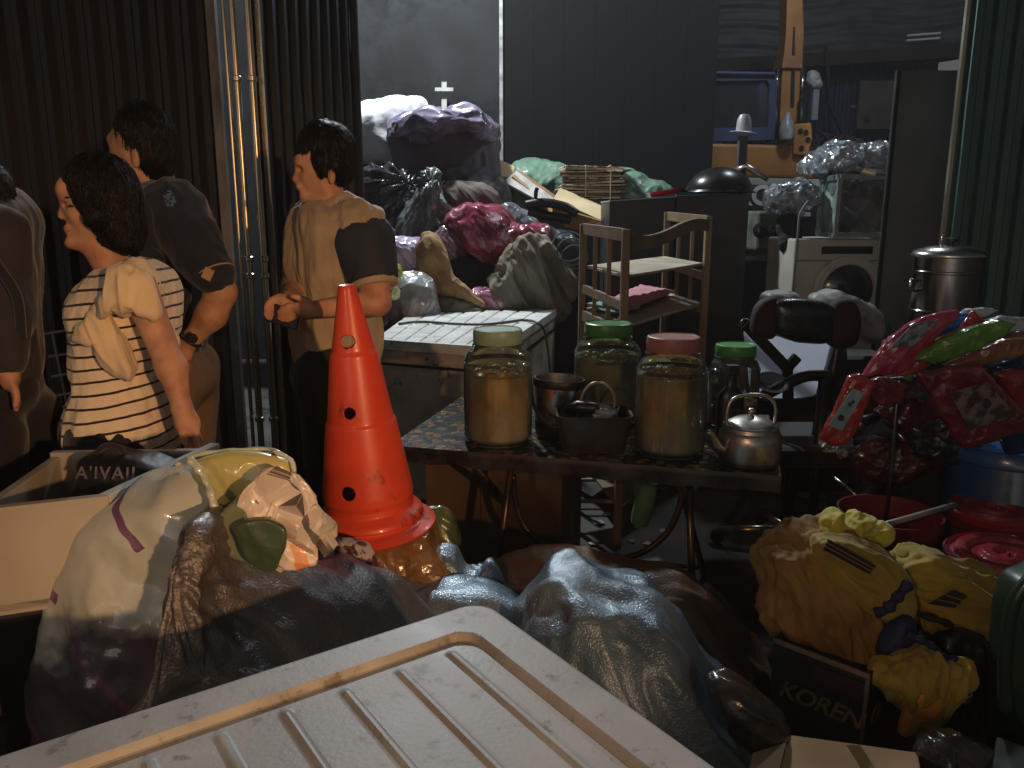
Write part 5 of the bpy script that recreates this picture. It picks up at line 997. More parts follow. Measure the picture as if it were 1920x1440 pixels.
B([(735, 560), (740, 520), (760, 508), (795, 508), (820, 525), (830, 560), (826, 600), (780, 640), (730, 640)], 4.75, .18, bagf('silver_film', C(156, 158, 158), C(104, 106, 108), .2), 'silvery grey bag directly left of the old freezer', seed=11, wr=.03, fr=5)
B([(690, 560), (720, 545), (745, 560), (752, 620), (745, 690), (700, 700), (680, 640)], 4.55, .16, mat('maroon_bag', C(66, 44, 50), C(44, 30, 36), 6, .5, bump=.3), 'dark maroon bag in the gap beside the old freezer', seed=12)
B([(815, 560), (840, 548), (875, 556), (905, 575), (900, 600), (830, 600)], 4.85, .12, mat('olive_cloth', C(120, 116, 92), C(92, 88, 68), 6, .85, bump=.3), 'olive grey cloth bundle under the tan roll', seed=13, cat='cloth')
B([(872, 548), (885, 538), (905, 540), (925, 548), (950, 562), (950, 574), (900, 580), (876, 570)], 4.95, .08, bagf('pink_film', C(206, 150, 176), C(160, 100, 128), .18), 'small pale pink knotted bag beside the khaki trousers', seed=15, wr=.035, fr=9)
B([(830, 500), (860, 490), (920, 490), (945, 520), (925, 560), (880, 560), (850, 540)], 5.25, .10, mat('navy_cloth', C(38, 40, 50), C(26, 28, 36), 6, .9), 'dark navy cloth in the hollow between the roll and the trousers', seed=16, cat='cloth')
kh = mat('khaki', C(140, 130, 112), C(108, 100, 84), 6, .85, bump=.25, bs=60)
B([(915, 560), (925, 525), (945, 495), (955, 465), (970, 448), (1000, 446), (1012, 470), (1028, 500), (1046, 545), (1060, 590), (990, 600), (930, 585)], 5.0, .12, kh, 'khaki trousers hanging over the heap, nearer leg', cat='trousers', nm='trousers', seed=17, wr=.08, fr=7, fold=(.45, -1), aniso=7, lump=.0, cru=.02)
B([(1000, 452), (1018, 444), (1036, 462), (1052, 490), (1078, 530), (1075, 560), (1040, 555), (1018, 510)], 5.1, .09, kh, 'khaki trousers hanging over the heap, farther leg', cat='trousers', nm='trousers', seed=18, wr=.06, fr=8, fold=(.5, -1), aniso=7, lump=.0, cru=.02)
B([(1020, 440), (1040, 430), (1075, 432), (1090, 470), (1085, 540), (1060, 545), (1035, 500)], 5.4, .14, bagf('slate_film', C(64, 70, 76), C(40, 44, 50), .2, spots=(C(130, 136, 140), 16, .66)), 'slate grey film bag right of the crimson bag', seed=19)
o = B([(716, 492), (730, 486), (750, 498), (752, 515), (742, 535), (728, 545), (716, 530)], 4.52, .05, mat('lime_film', C(180, 186, 60), C(140, 150, 40), 12, .3, bump=.4, coat=.6), 'lime yellow knotted plastic bag at the elbow of the man in the cream polo', seed=20, wr=.02, fr=16)
B([(712, 535), (728, 530), (744, 540), (744, 556), (726, 562), (712, 552)], 4.48, .04, mat('pale_lime', C(206, 208, 170), C(170, 176, 120), 12, .4, bump=.4), 'frilled pale tail of the lime knotted bag', seed=22, wr=.02, fr=20)
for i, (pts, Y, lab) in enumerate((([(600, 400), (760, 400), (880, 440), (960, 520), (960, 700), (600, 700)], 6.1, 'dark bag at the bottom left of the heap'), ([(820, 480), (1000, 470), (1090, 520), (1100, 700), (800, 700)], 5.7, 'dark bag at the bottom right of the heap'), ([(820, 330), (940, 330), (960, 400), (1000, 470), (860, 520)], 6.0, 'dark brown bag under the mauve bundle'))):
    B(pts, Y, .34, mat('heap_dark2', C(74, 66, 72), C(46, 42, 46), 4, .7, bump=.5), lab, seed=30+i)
B([(730, 420), (760, 400), (800, 420), (830, 440), (820, 480), (760, 480)], 5.6, .14, bagf('pearl_film', C(150, 146, 158), C(104, 100, 112)), 'pearl grey bag in the gap below the tall tied translucent bag', seed=71)
B([(815, 395), (835, 350), (880, 340), (925, 355), (945, 400), (930, 440), (870, 430)], 5.75, .16, mat('beige_cloth', C(112, 98, 90), C(78, 68, 62), 6, .85, bump=.3), 'brownish beige stuffed bag just above the crimson bag', seed=72)
B([(925, 420), (945, 380), (985, 400), (1010, 430), (990, 470), (940, 470)], 5.7, .13, bagf('dove_film', C(120, 122, 130), C(80, 82, 90)), 'dove grey bag between the crimson bag and the green sack', seed=73)
B([(640, 430), (680, 410), (730, 425), (745, 460), (720, 500), (640, 500)], 5.4, .15, bagf('ash_film', C(104, 98, 106), C(66, 62, 70)), 'ash grey bag under the glossy black bag at the left of the heap', seed=74)
# green sacks, card, paper
gs = mat('green_sack', C(96, 128, 106), C(74, 102, 84), 5, .55, bump=.3, bs=40, coat=.1); g2 = 'sea green sacks behind the cardboard'
def Gs(pts, Y, lab, seed, **k): o = sack('green_sack', pts, Y, k.pop('tf', .22), gs, seed=seed, wr=.035, fr=4, n=130, M=28, lump=.02, **k); tag(o, lab, 'sack', g2)
Gs([(945, 330), (972, 304), (1030, 301), (1075, 318), (1095, 350), (1060, 400), (960, 400)], 6.9, 'dull sea green sack at the back, against the black board wall', 1)
Gs([(1130, 400), (1152, 340), (1165, 320), (1190, 319), (1215, 336), (1245, 342), (1262, 365), (1260, 400)], 6.3, 'light sea green sack right of the bundled paper', 2)
Gs([(930, 400), (945, 345), (985, 345), (1015, 370), (1030, 410), (1010, 450), (950, 440)], 6.2, 'sea green sack between the heap and the black hoses', 3, tf=.16)
t = thing('cardboard_sheets', 'flattened printed cartons stacked slanting above the green sack', 'cardboard', A_(W(985, 340, 6.2), 0))
def cardq(q4, Y, m_, nm, th=.02): V, F = sheet([W(x, y, Y+dy) for x, y, dy in q4], 8, 8, th, .004, 4); return mkobj(nm, V, F, m_, t)
cardq([(926, 330, 0), (932, 297, .1), (965, 312, .1), (960, 332, 0)], 6.10, cardp, 'carton')
cardq([(925, 338, 0), (945, 325, .2), (1040, 372, .3), (1035, 400, 0)], 6.16, card, 'carton')
cardq([(960, 330, 0), (975, 320, .1), (1045, 368, .1), (1030, 384, 0)], 6.02, card, 'carton')
cardq([(945, 340, 0), (968, 320, .1), (1040, 372, .1), (1022, 382, 0)], 5.98, mat('white_carton', C(214, 212, 208), C(190, 186, 180), 14, .6, spots=(C(190, 60, 50), 9, .62)), 'printed_carton')
t = thing('paper_bundle', 'string tied bundle of old newspapers and flattened card on the heap', 'paper', A_(W(1110, 350, 6.0), 0)); rs = random.Random(4)
pm = [mat('paper_a', C(190, 172, 140), C(150, 134, 104), 10, .85), mat('paper_b', C(140, 122, 96), C(96, 84, 66), 10, .9), mat('paper_c', C(206, 200, 186), C(120, 60, 50), 16, .8, thr=(.4, .5))]
base = W(1112, 384, 6.0); n_ = 17
for i in range(n_):
    w_ = .46+rs.uniform(-.03, .05); c = base+np.array((rs.uniform(-.02, .02), .15, .016*i+.012)); q = MB(); R = np.array(Matrix.Rotation(rad(rs.uniform(-6, 6)), 3, 'Z')@Matrix.Rotation(rad(rs.uniform(-2.5, 2.5)), 3, 'Y')); q.box(c, (w_, .36, rs.uniform(.008, .014)), R=R); q.build('sheaf', pm[i % 3] if i < n_-1 else pm[2], t, bevel=.002)
for x in (-.06, .12): q = MB(); q.tube([base+np.array((x, -.045, -.01)), base+np.array((x, -.045, .28)), base+np.array((x, .35, .28))], .004, 6); q.build('string', cardp, t)
cardt = thing('cardboard_box', 'open pale brown carton leaning below the tied paper bundle', 'box', A_(W(1090, 395, 5.7), 0)); t = cardt
V, F = sheet([W(1038, 372, 5.8), W(1050, 352, 5.95), W(1148, 392, 5.95), W(1140, 418, 5.6)], 8, 8, .02, .004, 4); mkobj('flap', V, F, cardp, t); V, F = sheet([W(1030, 385, 5.7), W(1145, 420, 5.6), W(1120, 440, 5.6), W(1060, 425, 5.7)], 8, 8, .02, .004, 4); mkobj('flap', V, F, card, t)
for i, (P_, lab) in enumerate((([(985, 385), (1020, 380), (1060, 388), (1082, 402)], 'thick black folded umbrella lying on the green sack'), ([(990, 396), (1030, 405), (1070, 412)], 'black pipe just below the thick black umbrella'), ([(1004, 384), (1005, 360), (1008, 352)], 'short black pipe standing upright from the black pile'))):
    q = MB(); PP = crom([W(x, y, 5.5) for x, y in P_], 16, False); q.tube(PP, [.032 if i < 2 else .014]*len(PP), 10); tag(q.build('black_pipe', blackp, smooth=True), lab, 'pipe')
for i in range(3): q = MB(); c = W(1066+i*6, 462+i*10, 5.0); q.tube([c+np.array(((.10-.01*i)*math.cos(a), .05*math.sin(a), (.09-.01*i)*math.sin(a))) for a in np.linspace(0, 6.2, 30)], .006, 6); tag(q.build('wire_coil', mat('grey_wire', C(90, 92, 96), None, 5, .4)), ['topmost','middle','lowest'][i]+' of the three grey wire loops left of the wooden rack', 'wire', 'loops of grey wire')
# cross shaped wooden stand on the wall
t = thing('wall_bracket', 'pale cross shaped wooden bracket standing against the plaster wall', 'bracket', A_(W(833, 215, 7.4), 1.9)); wd_ = mat('pale_wood', C(170, 170, 164), C(140, 138, 132), 8, .7)
m = MB(); m.bar(W(833, 154, 7.45), W(833, 260, 7.45), .045, .03, up=(0, 1, 0)); m.build('upright', wd_, t); m = MB(); m.bar(W(816, 168, 7.40), W(850, 168, 7.40), .03, .03); m.build('crossbar', wd_, t)
# ================================================================ wooden shelf rack
t = thing('wooden_rack', 'small brown wooden rack with slatted sides standing in front of the dark cabinet', 'rack', A_(W(1200, 600, 3.6), 0)); wood = mat('old_wood', C(138, 116, 90), C(104, 86, 64), 5, .6, bump=.15, stretch=(1, 1, .3), spots=(C(70, 48, 34), 12, .66)); shelf_m = mat('shelf_board', C(190, 176, 152), C(160, 146, 124), 6, .6, bump=.1)
Fp, Rp, Bp, Lp = W(1172, 500, 3.15), W(1324, 500, 4.05), W(1247, 500, 4.76), W(1092, 500, 3.83)
zF, zR, zB, zL = W(1172, 430, 3.15)[2], W(1327, 405, 4.05)[2], W(1245, 398, 4.76)[2], W(1090, 420, 3.83)[2]
def up_(p, z): return A_(p, z)
for p, z in ((Fp, zF), (Lp, zL), (Rp, zR), (Bp, zB)): m = MB(); m.bar(up_(p, 0), up_(p, z), .030, .045, up=(0, 1, 0)); m.build('post', wood, t, bevel=.003)
def rail(a, za, b, zb, h, th=.018, nm='rail'): q = MB(); q.bar(up_(a, za), up_(b, zb), th, h); return q.build(nm, wood, t, bevel=.002)
def lerp(a, b, f): return a+(b-a)*f
for (a, za, b, zb) in ((Fp, zF, Lp, zL), (Rp, zR, Bp, zB)):
    d = (b-a); d /= np.linalg.norm(d); a2, b2 = a+d*.02, b-d*.02
    rail(a2, za-.022, b2, zb-.022, .05); rail(a2, za-.30, b2, zb-.30, .04); rail(a2, .90, b2, .90, .05)
    for f in (.33, .66): m = MB(); p = lerp(a, b, f); m.bar(up_(p, .90), up_(p, za*(1-f)+zb*f-.045), .018, .012, up=(0, 1, 0)); m.build('slat', wood, t)
q = MB(); 
def wavy(u, v):
    p = lerp(Fp, Rp, u); z = lerp(zF, zR, u); tp_ = z+.0-.018*math.sin(u*math.pi*2)*1.0-.02; return (p[0], p[1]+.01, tp_-.055*v)
q.grid(wavy, 40, 1); o = q.build('wavy_rail', wood, t); so = o.modifiers.new('t', 'SOLIDIFY'); so.thickness = .016
for zz, mm_ in ((1.133, shelf_m), (.93, shelf_m), (.55, wood), (.15, wood)):
    q = MB(); c = (Fp+Rp+Bp+Lp)/4; P4 = [up_(c+(p-c)*.94, zz-.012) for p in (Fp, Rp, Bp, Lp)]; q.hexa(P4, [p+np.array((0, 0, .012)) for p in P4]); q.build('shelf', mm_, t, bevel=.002)
P_ = [G(1128, 572, .955), G(1175, 584, .955), G(1266, 548, .955), G(1200, 538, .955)]
V, F = sheet(P_, 20, 20, .012, .006, 7, 4); tag(mkobj('pink_cloth', V, F, mat('pink_fabric', C(206, 150, 160), C(186, 128, 140), 8, .85), smooth=True), 'folded pink cloth on the lower shelf of the wooden rack', 'cloth')
P_ = [G(1098, 572, .945), G(1150, 590, .945), G(1200, 580, .945), G(1140, 566, .945)]
V, F = sheet(P_, 12, 12, .008, .004, 7, 5); tag(mkobj('mint_cloth', V, F, mat('mint_fabric', C(130, 180, 170), None, 8, .85), smooth=True), 'mint green cloth peeking out under the folded pink cloth', 'cloth')
# ================================================================ dark cabinet, wok, red basin
Yc = 5.15; xa, xb, xm = W(1143, 380, Yc)[0], W(1406, 360, Yc)[0], W(1268, 370, Yc)[0]
t = thing('steel_cabinet', 'dark grey steel cabinet behind the wooden rack', 'cabinet', ((xa+xb)/2, Yc+.25, 0)); cab = mat('dark_steel', C(58, 58, 60), C(44, 44, 46), 4, .5, .2, bump=.1, spots=(C(86, 84, 80), 14, .66))
z1, z2 = W(1143, 378, Yc)[2], W(1406, 363, Yc)[2]; zm = W(1268, 370, Yc)[2]
for a, b, za, zb, nm in ((xa, xm-.003, z1, zm, 'door'), (xm+.003, xb, zm+.012, z2, 'door')):
    m = MB(); m.hexa([(a, Yc, .05), (b, Yc, .05), (b, Yc+.5, .05), (a, Yc+.5, .05)], [(a, Yc, za), (b, Yc, zb), (b, Yc+.5, zb), (a, Yc+.5, za)]); m.build(nm, cab, t, bevel=.005)
m = MB(); m.bar((xa, Yc+.25, z1+.004), (xm, Yc+.25, zm+.004), .52, .008, up=(0, 0, 1)); m.build('top_trim', mat('pale_blue_edge', C(150, 165, 175), None, 5, .4), t)
c = W(1348, 362, Yc+.2); t = thing('wok', 'big black wok lying upside down on the dark cabinet', 'wok', c)
m = MB(); pr = [(.001, .165)]+[(.215*math.sin(a), .165*math.cos(a)) for a in np.linspace(.08, 1.5, 20)]+[(.235, .005), (.235, 0), (.21, .002)]; m.lathe(pr, c, 56); m.build('bowl', mat('wok_iron', C(58, 56, 58), C(40, 38, 40), 9, .28, .6, bump=.05), t, smooth=True)
m = MB(); m.tube([c+np.array(v) for v in ((-.22, -.03, .012), (-.29, -.04, .02), (-.30, .02, .02), (-.22, .03, .012))], .008, 8); m.build('handle', iron, t, smooth=True)
c = W(1248, 366, Yc+.2); m = MB(); m.lathe([(.001, 0), (.09, 0), (.125, .03), (.13, .032), (.12, .026), (.09, .006), (.001, .006)], c, 40, np.array(Matrix.Rotation(rad(-8), 3, 'Y'))); tag(m.build('red_dish', mat('red_enamel', C(190, 36, 40), None, 5, .3, coat=.5), smooth=35), 'red enamel dish on the cabinet left of the wok', 'dish')
# pump like stand with pale cap in front of the machine
t = thing('saddle_post', 'old saddle post with pale cap and bent handle standing behind the cabinet', 'post', A_(W(1400, 400, 5.6), 0)); Yp = 5.6
m = MB(); m.bar(A_(W(1396, 345, Yp), 0), W(1393, 250, Yp), .055, .05, up=(0, 1, 0)); m.build('post', mat('grey_paint', C(74, 72, 76), C(54, 52, 56), 8, .5), t)
m = MB(); m.lathe([(.001, .125), (.03, .12), (.045, .09), (.05, .04), (.052, .0), (.001, 0)], W(1394, 250, Yp), 32); m.build('cap', mat('pale_cap', C(168, 168, 176), None, 6, .4), t, smooth=35)
m = MB(); m.lathe([(.001, -.01), (.09, .004), (.095, .0), (.001, -.03)], W(1394, 250, Yp), 32, np.array(Matrix.Rotation(rad(6), 3, 'Y'))); m.build('brim', MATS['pale_cap'], t, smooth=35)
m = MB(); m.tube([W(1380, 322, Yp), W(1398, 312, Yp-.03), W(1440, 336, Yp-.06)], [.03, .022, .018], 14); m.build('handle_tube', alu, t, smooth=True)
# ================================================================ orange machine with blue cab
Ym = 8.3; t = thing('crane_machine', 'orange tracked crane machine with blue cab and tall boom at the back', 'machine', A_(W(1430, 300, Ym+.6), 0)); ora = mat('machine_orange', C(160, 112, 50), C(132, 88, 38), 3, .5, bump=.1, spots=(C(104, 66, 28), 10, .62))
def P(px, py, dy=0): return W(px, py, Ym+dy)
def slabp(pts, dy, th, m_, nm, bev=.01, par=None):
    A2 = [P(x, y, dy) for x, y in pts]; k = len(A2); Bq = [a+np.array((0, th, 0)) for a in A2]
    return mkobj(nm, A2+Bq, [tuple(range(k))[::-1], tuple(range(k, 2*k))]+[(i, (i+1) % k, k+(i+1) % k, k+i) for i in range(k)], m_, par or t, bevel=bev)
slabp([(1308, 330), (1311, 268), (1488, 272), (1530, 285), (1530, 335)], 0, 1.3, ora, 'engine_hood', .03)
slabp([(1308, 345), (1308, 331), (1540, 336), (1540, 350)], .01, 1.2, mat('machine_pale', C(160, 164, 160), None, 5, .6), 'sill', .008)
slabp([(1330, 392), (1330, 347), (1530, 350), (1530, 396)], .0, 1.2, mat('machine_navy', C(36, 42, 54), C(26, 30, 40), 5, .5), 'name_band', .01)
p = P(1413, 368, -.012); text('lettering', 'KO', .27, frame(p, (1, 0, 0), (0, 0, 1)), mat('letter_white', C(200, 200, 200), C(170, 170, 170), 9, .6), t, bold=.008, depth=.004)
slabp([(1330, 402), (1330, 394), (1520, 398), (1520, 406)], .01, 1.2, MATS['machine_pale'], 'lower_sill', .004)
slabp([(1340, 520), (1340, 404), (1540, 408), (1540, 520)], .3, .9, iron, 'undercarriage', .04)
blu = mat('cab_blue', C(52, 66, 110), C(36, 46, 80), 4, .5, bump=.08, spots=(C(120, 120, 130), 10, .66))
# cab frame as one ring with a window opening
def ring(out, inn, dy, th, m_, nm):
    k = len(out); A2 = [P(x, y, dy) for x, y in out]; I2 = [P(x, y, dy) for x, y in inn]; V = A2+I2+[a+np.array((0, th, 0)) for a in A2]+[a+np.array((0, th, 0)) for a in I2]; F = []
    for i in range(k):
        j = (i+1) % k; F += [(i, j, k+j, k+i), (2*k+i, 3*k+i, 3*k+j, 2*k+j), (i, 2*k+i, 2*k+j, j), (k+i, k+j, 3*k+j, 3*k+i)]
    return mkobj(nm, V, F, m_, t)
ring([(1316, 266), (1324, 142), (1334, 134), (1452, 136), (1458, 150), (1452, 262)], [(1330, 240), (1332, 160), (1340, 152), (1438, 150), (1444, 160), (1440, 238)], .15, .1, blu, 'cab')
slabp([(1328, 262), (1330, 138), (1450, 140), (1446, 262)], .75, .05, blu, 'cab_rear')
slabp([(1372, 238), (1374, 195), (1402, 196), (1400, 238)], .5, .12, MATS['grey_paint'], 'seat')
m = MB(); m.grid(lambda u, v: tuple(P(1331+u*110, 152+v*88, .2)), 4, 4); m.build('cab_window', film('dark_window', (.1, .1, .12, 1), .25, .5, .1, 5, .02), t)
slabp([(1324, 140), (1328, 132), (1455, 134), (1458, 142)], .1, .8, blu, 'cab_roof', .02)
# boom
bo = [(1462, 230), (1466, 150), (1474, 60), (1478, -60), (1504, -60), (1508, 60), (1504, 150), (1494, 230)]
slabp(bo, .3, .24, ora, 'boom', .01)
slabp([(1466, 128), (1470, 104), (1502, 104), (1506, 128)], .26, .32, mat('boom_brown', C(150, 104, 66), C(120, 80, 50), 6, .5), 'boom_collar')
slabp([(1482, 200), (1484, 130), (1488, 50), (1491, 50), (1491, 130), (1489, 200)], .285, .02, iron, 'boom_groove', 0)
for px in (1456, 1504): m = MB(); m.tube([P(px+2, 128, .25), P(px-1, 190, .25)], .022, 12); m.build('hydraulic_rod', steel, t, smooth=True); m = MB(); m.tube([P(px-1, 190, .25), P(px-2, 262, .25)], .04, 12); m.build('hydraulic_cylinder', iron, t, smooth=True)
slabp([(1488, 290), (1490, 232), (1522, 230), (1524, 260), (1516, 292)], -.06, .25, ora, 'bracket', .015)
m = MB()
for q_ in ((1500, 246), (1514, 262), (1502, 278), (1510, 248)): m = MB(); m.lathe([(.001, 0), (.022, 0), (.026, .012), (.001, .014)], P(*q_, -.06), 12, np.array(Matrix.Rotation(rad(90), 3, 'X'))); m.build('bolt', iron, t)
rs = random.Random(2)
for i in range(12): 
    q = MB(); p = P(rs.uniform(1325, 1480), 266, .3+rs.random()*.5); q.tube([p, p+np.array((rs.uniform(-.1, .1), rs.uniform(-.05, .05), rs.uniform(.02, .09))), p+np.array((rs.uniform(-.25, .25), 0, .02))], rs.uniform(.01, .03), 6); tag(q.build('scrap_piece', mat('scrap_brown', C(92, 74, 54), C(60, 50, 40), 9, .8)), 'brown scrap lying on the orange hood of the machine', 'scrap', 'scraps on the orange hood')
for i in range(10):
    q = MB(); p = P(rs.uniform(1528, 1590), rs.uniform(255, 290), .3+rs.random()*.3); q.tube([p, p+np.array((rs.uniform(-.3, .3), 0, rs.uniform(-.1, .16))), p+np.array((rs.uniform(-.3, .3), 0, -.1))], rs.uniform(.01, .03), 6); tag(q.build('scrap_piece', mat('scrap_grey', C(74, 66, 58), C(40, 36, 34), 9, .8)), 'tangled scrap metal right of the orange bracket', 'scrap', 'tangled scrap right of the machine')
for px, py, s_, Yd, lab in ((1474, 262, 1., -.1, 'pale plastic jug standing on the orange hood below the boom'), ):
    c = P(px, py, Yd); m = MB(); m.lathe([(.001, 0), (.06, 0), (.07, .02), (.075, .10), (.06, .17), (.03, .21), (.025, .24), (.025, .26), (.001, .26)], c, 32); tag(m.build('plastic_jug', mat('milky_jug', C(160, 164, 168), C(120, 124, 128), 8, .4, sub=.1), smooth=35), lab, 'jug')
t = thing('glove_on_stick', 'pale rubber glove hanging on a stick right of the boom', 'glove', A_(P(1527, 150, .2), 1.9))
V, F = sackgeo([(1514, 142), (1520, 134), (1534, 136), (1537, 150), (1540, 162), (1530, 168), (1516, 160)], Ym+.2, .06, wr=.02, fr=10, n=60, M=12); mkobj('glove', V, F, MATS['milky_jug'], t, smooth=True); m = MB(); m.bar(P(1530, 165, .2), P(1526, 225, .2), .06, .04, up=(0, 1, 0)); m.build('stick', MATS['pale_rail'], t)
# floodlit pipe work low behind (engine block)
t = thing('engine_block', 'old greenish engine block lying behind the cabinet', 'engine', A_(W(1440, 440, 6.2), 0)); m = MB(); m.box(W(1437, 432, 6.4), (.28, .3, .30), .1); m.build('block', mat('engine_green', C(92, 96, 82), C(66, 68, 58), 10, .7, bump=.3), t, bevel=.02); m = MB(); a = W(1437, 470, 6.4); m.box(A_(a, a[2]/2), (.5, .4, a[2]-.1)); m.build('base', iron, t, bevel=.02)
for dx in (-.05, .05): m = MB(); m.lathe([(.05, 0), (.06, .02), (.03, .03), (.02, 0)], W(1437, 432, 6.23)+np.array((dx, 0, 0)), 20, np.array(Matrix.Rotation(rad(90), 3, 'X'))); m.build('port', iron, t)
# ================================================================ washing machine and case
Yw = 4.7; a, b = W(1492, 448, Yw), W(1662, 448, Yw); t = thing('washing_machine', 'white front loading washing machine with dark round door', 'washing machine', ((a[0]+b[0])/2, Yw+.25, .42)); z1 = a[2]; x0, x1 = a[0], b[0]; enam = mat('white_enamel', C(186, 182, 170), C(166, 162, 150), 4, .4, bump=.03, coat=.2, spots=(C(140, 132, 116), 9, .66))
m = MB(); m.box(((x0+x1)/2, Yw+.26, (z1+.42)/2), (x1-x0, .50, z1-.42)); m.build('cabinet', enam, t, bevel=.012)
m = MB(); a = W(1542, 462, Yw); b = W(1636, 476, Yw); m.box(((a[0]+b[0])/2, Yw+.004, (a[2]+b[2])/2), (b[0]-a[0], .008, a[2]-b[2])); m.build('display', blackp, t)
m = MB(); m.box(((x0+x1)/2, Yw+.007, W(1500, 489, Yw)[2]), (x1-x0-.03, .006, .004)); m.build('seam', iron, t)
c = W(1589, 545, Yw); R = np.array(Matrix.Rotation(rad(90), 3, 'X'))
m = MB(); m.lathe([(.205, -.008), (.205, .010), (.19, .02), (.155, .018), (.145, .0)], c, 64, R); m.build('door_ring', enam, t, smooth=35)
m = MB(); m.lathe([(.147, .006), (.14, .010), (.10, .03), (.001, .045)], c, 48, R); m.build('door_glass', mat('door_black', C(22, 22, 24), None, 4, .12, coat=.5), t, smooth=True)
m = MB(); m.box(((x0+x1)/2, Yw+.3, .20), (.70, .6, .40)); tag(m.build('dark_pallet', iron, bevel=.01), 'dark crate under the washing machine', 'crate')
t = thing('inlet_hose', 'pale bent hose standing along the left side of the washing machine', 'hose', A_(W(1494, 560, Yw-.06), .4)); m = MB(); m.tube(crom([W(*q, Yw-.05) for q in ((1516, 376), (1500, 402), (1496, 440), (1490, 500), (1482, 590))], 40, False), .007, 8); m.build('hose', MATS['pale_rail'], t, smooth=True)
# glass display case
Yg = 4.65; t = thing('glass_case', 'glass display case with grey frame packed with pots on the washing machine', 'display case', ((W(1600, 445, Yg)[0]), Yg+.2, z1))
A1, A2, A3, A4 = W(1533, 432, 4.95), W(1565, 447, 4.62), W(1668, 440, 4.62), W(1640, 430, 4.95)
for p in (A1, A2, A3, A4): p[2] = z1+.015
zc = W(1565, 332, 4.62)[2]; al = mat('case_frame', C(150, 156, 154), C(120, 126, 124), 9, .4, .5, bump=.05); A3[0] = W(1690, 440, 4.62)[0]; A4[0] = A1[0]+(A3[0]-A2[0])
for zz in (z1+.02, zc): 
    for a, b in ((A1, A2), (A2, A3), (A3, A4), (A4, A1)): m = MB(); m.bar(A_(a, zz), A_(b, zz), .022 if zz < zc else .03); m.build('frame_bar', al, t, bevel=.002)
for a in (A1, A2, A3, A4): m = MB(); m.bar(A_(a, z1+.02), A_(a, zc), .020, .020, up=(0, 1, 0)); m.build('corner_post', al, t)
cg = film('case_glass', (.42, .58, .52, 1), .50, .5, .06, 6, .05, vs=8); cg2 = film('case_glass_front', (.30, .30, .27, 1), .22, .45, .06, 6, .05, vs=8)
for (a, b), mm_ in (((A1, A2), cg), ((A2, A3), cg2)): m = MB(); m.add([A_(a, z1+.03), A_(b, z1+.03), A_(b, zc-.01), A_(a, zc-.01)], [(0, 1, 2, 3)]); m.build('pane', mm_, t)
rs = random.Random(9); pt = mat('old_pot', C(120, 112, 102), C(86, 80, 74), 8, .35, .5, bump=.1)
for i, (px, py, r) in enumerate(((1632, 362, .055), (1600, 382, .05), (1652, 372, .045), (1590, 420, .05), (1620, 424, .045), (1650, 420, .05), (1590, 350, .04), (1640, 395, .04))):
    c = W(px, py, 4.80); m = MB(); R = np.array(Matrix.Rotation(rs.uniform(-.9, .9), 3, 'Y')@Matrix.Rotation(rs.uniform(-.6, .6), 3, 'X')); m.lathe([(.001, -r*.8), (r*.7, -r*.75), (r, -.1*r), (r*1.04, r*.5), (r*.96, r*.5), (r*.9, 0), (.001, -r*.6)], c, 28, R); tag(m.build('old_pot', pt, smooth=35), ['upright dull pot at the top right inside the glass case','dull pot at middle left of the glass case, below the top shelf gap','smaller dull pot touching the right post of the glass case','dull pot at the bottom left corner of the glass case','dull pot at the bottom centre of the glass case','dull pot at the bottom right corner of the glass case','smallest dull pot at the top left inside the glass case','small dull pot beside the tilted grey carton in the glass case'][i], 'pot', 'pots inside the glass case')
m = MB(); m.box(W(1634, 405, 4.72), (.10, .05, .10), R=np.array(Matrix.Rotation(.5, 3, 'Y'))); tag(m.build('small_carton', mat('grey_carton', C(120, 122, 112), None, 9, .7), bevel=.003), 'small grey carton tilted inside the glass display case', 'carton')
o = sack('clear_wrap', [(1505, 318), (1520, 295), (1545, 282), (1570, 270), (1600, 280), (1640, 276), (1680, 272), (1690, 300), (1682, 325), (1600, 330), (1560, 322)], 4.85, .20, clear, seed=3, wr=.05, fr=7, cru=.03, cf=6, n=240, M=44, label='big crumpled heap of clear plastic wrap on top of the glass case', cat='plastic wrap')
o = sack('clear_wrap', [(1436, 370), (1448, 350), (1475, 345), (1500, 335), (1525, 350), (1535, 370), (1510, 395), (1470, 400), (1442, 392)], 4.9, .12, clear, seed=5, wr=.04, fr=8, cru=.025, cf=8, n=180, M=32, label='smaller crumple of clear plastic wrap left of the glass case', cat='plastic wrap')
g3 = mat('wrap_inner', C(132, 140, 148), C(96, 104, 112), 14, .25, bump=.6, bs=30, coat=.8)
sub_(sack('wrap_core', [(1530, 322), (1545, 298), (1575, 285), (1640, 285), (1680, 290), (1680, 322), (1600, 328)], 4.87, .12, g3, seed=13, wr=.07, fr=10, n=150, M=28), bpy.data.objects['clear_wrap'])
sub_(sack('wrap_core', [(1446, 380), (1455, 358), (1485, 348), (1520, 355), (1520, 380), (1480, 392)], 4.9, .07, g3, seed=14, wr=.05, fr=12, n=110, M=20), bpy.data.objects['clear_wrap.001'])
o = sack('navy_rag', [(1466, 400), (1485, 392), (1500, 410), (1498, 450), (1480, 475), (1462, 455)], 4.9, .06, MATS['navy_cloth'], seed=5, wr=.03, fr=8, n=70, M=14, label='navy rag hanging left of the washing machine', cat='rag')
V, F = sheet([W(1600, 318, 4.6), W(1612, 306, 4.75), W(1672, 318, 4.75), W(1668, 328, 4.6)], 4, 4, .01, .001, 3); tag(mkobj('card_folder', V, F, mat('folder', C(90, 84, 70), None, 8, .7)), 'dull card folder on top of the glass case', 'folder')
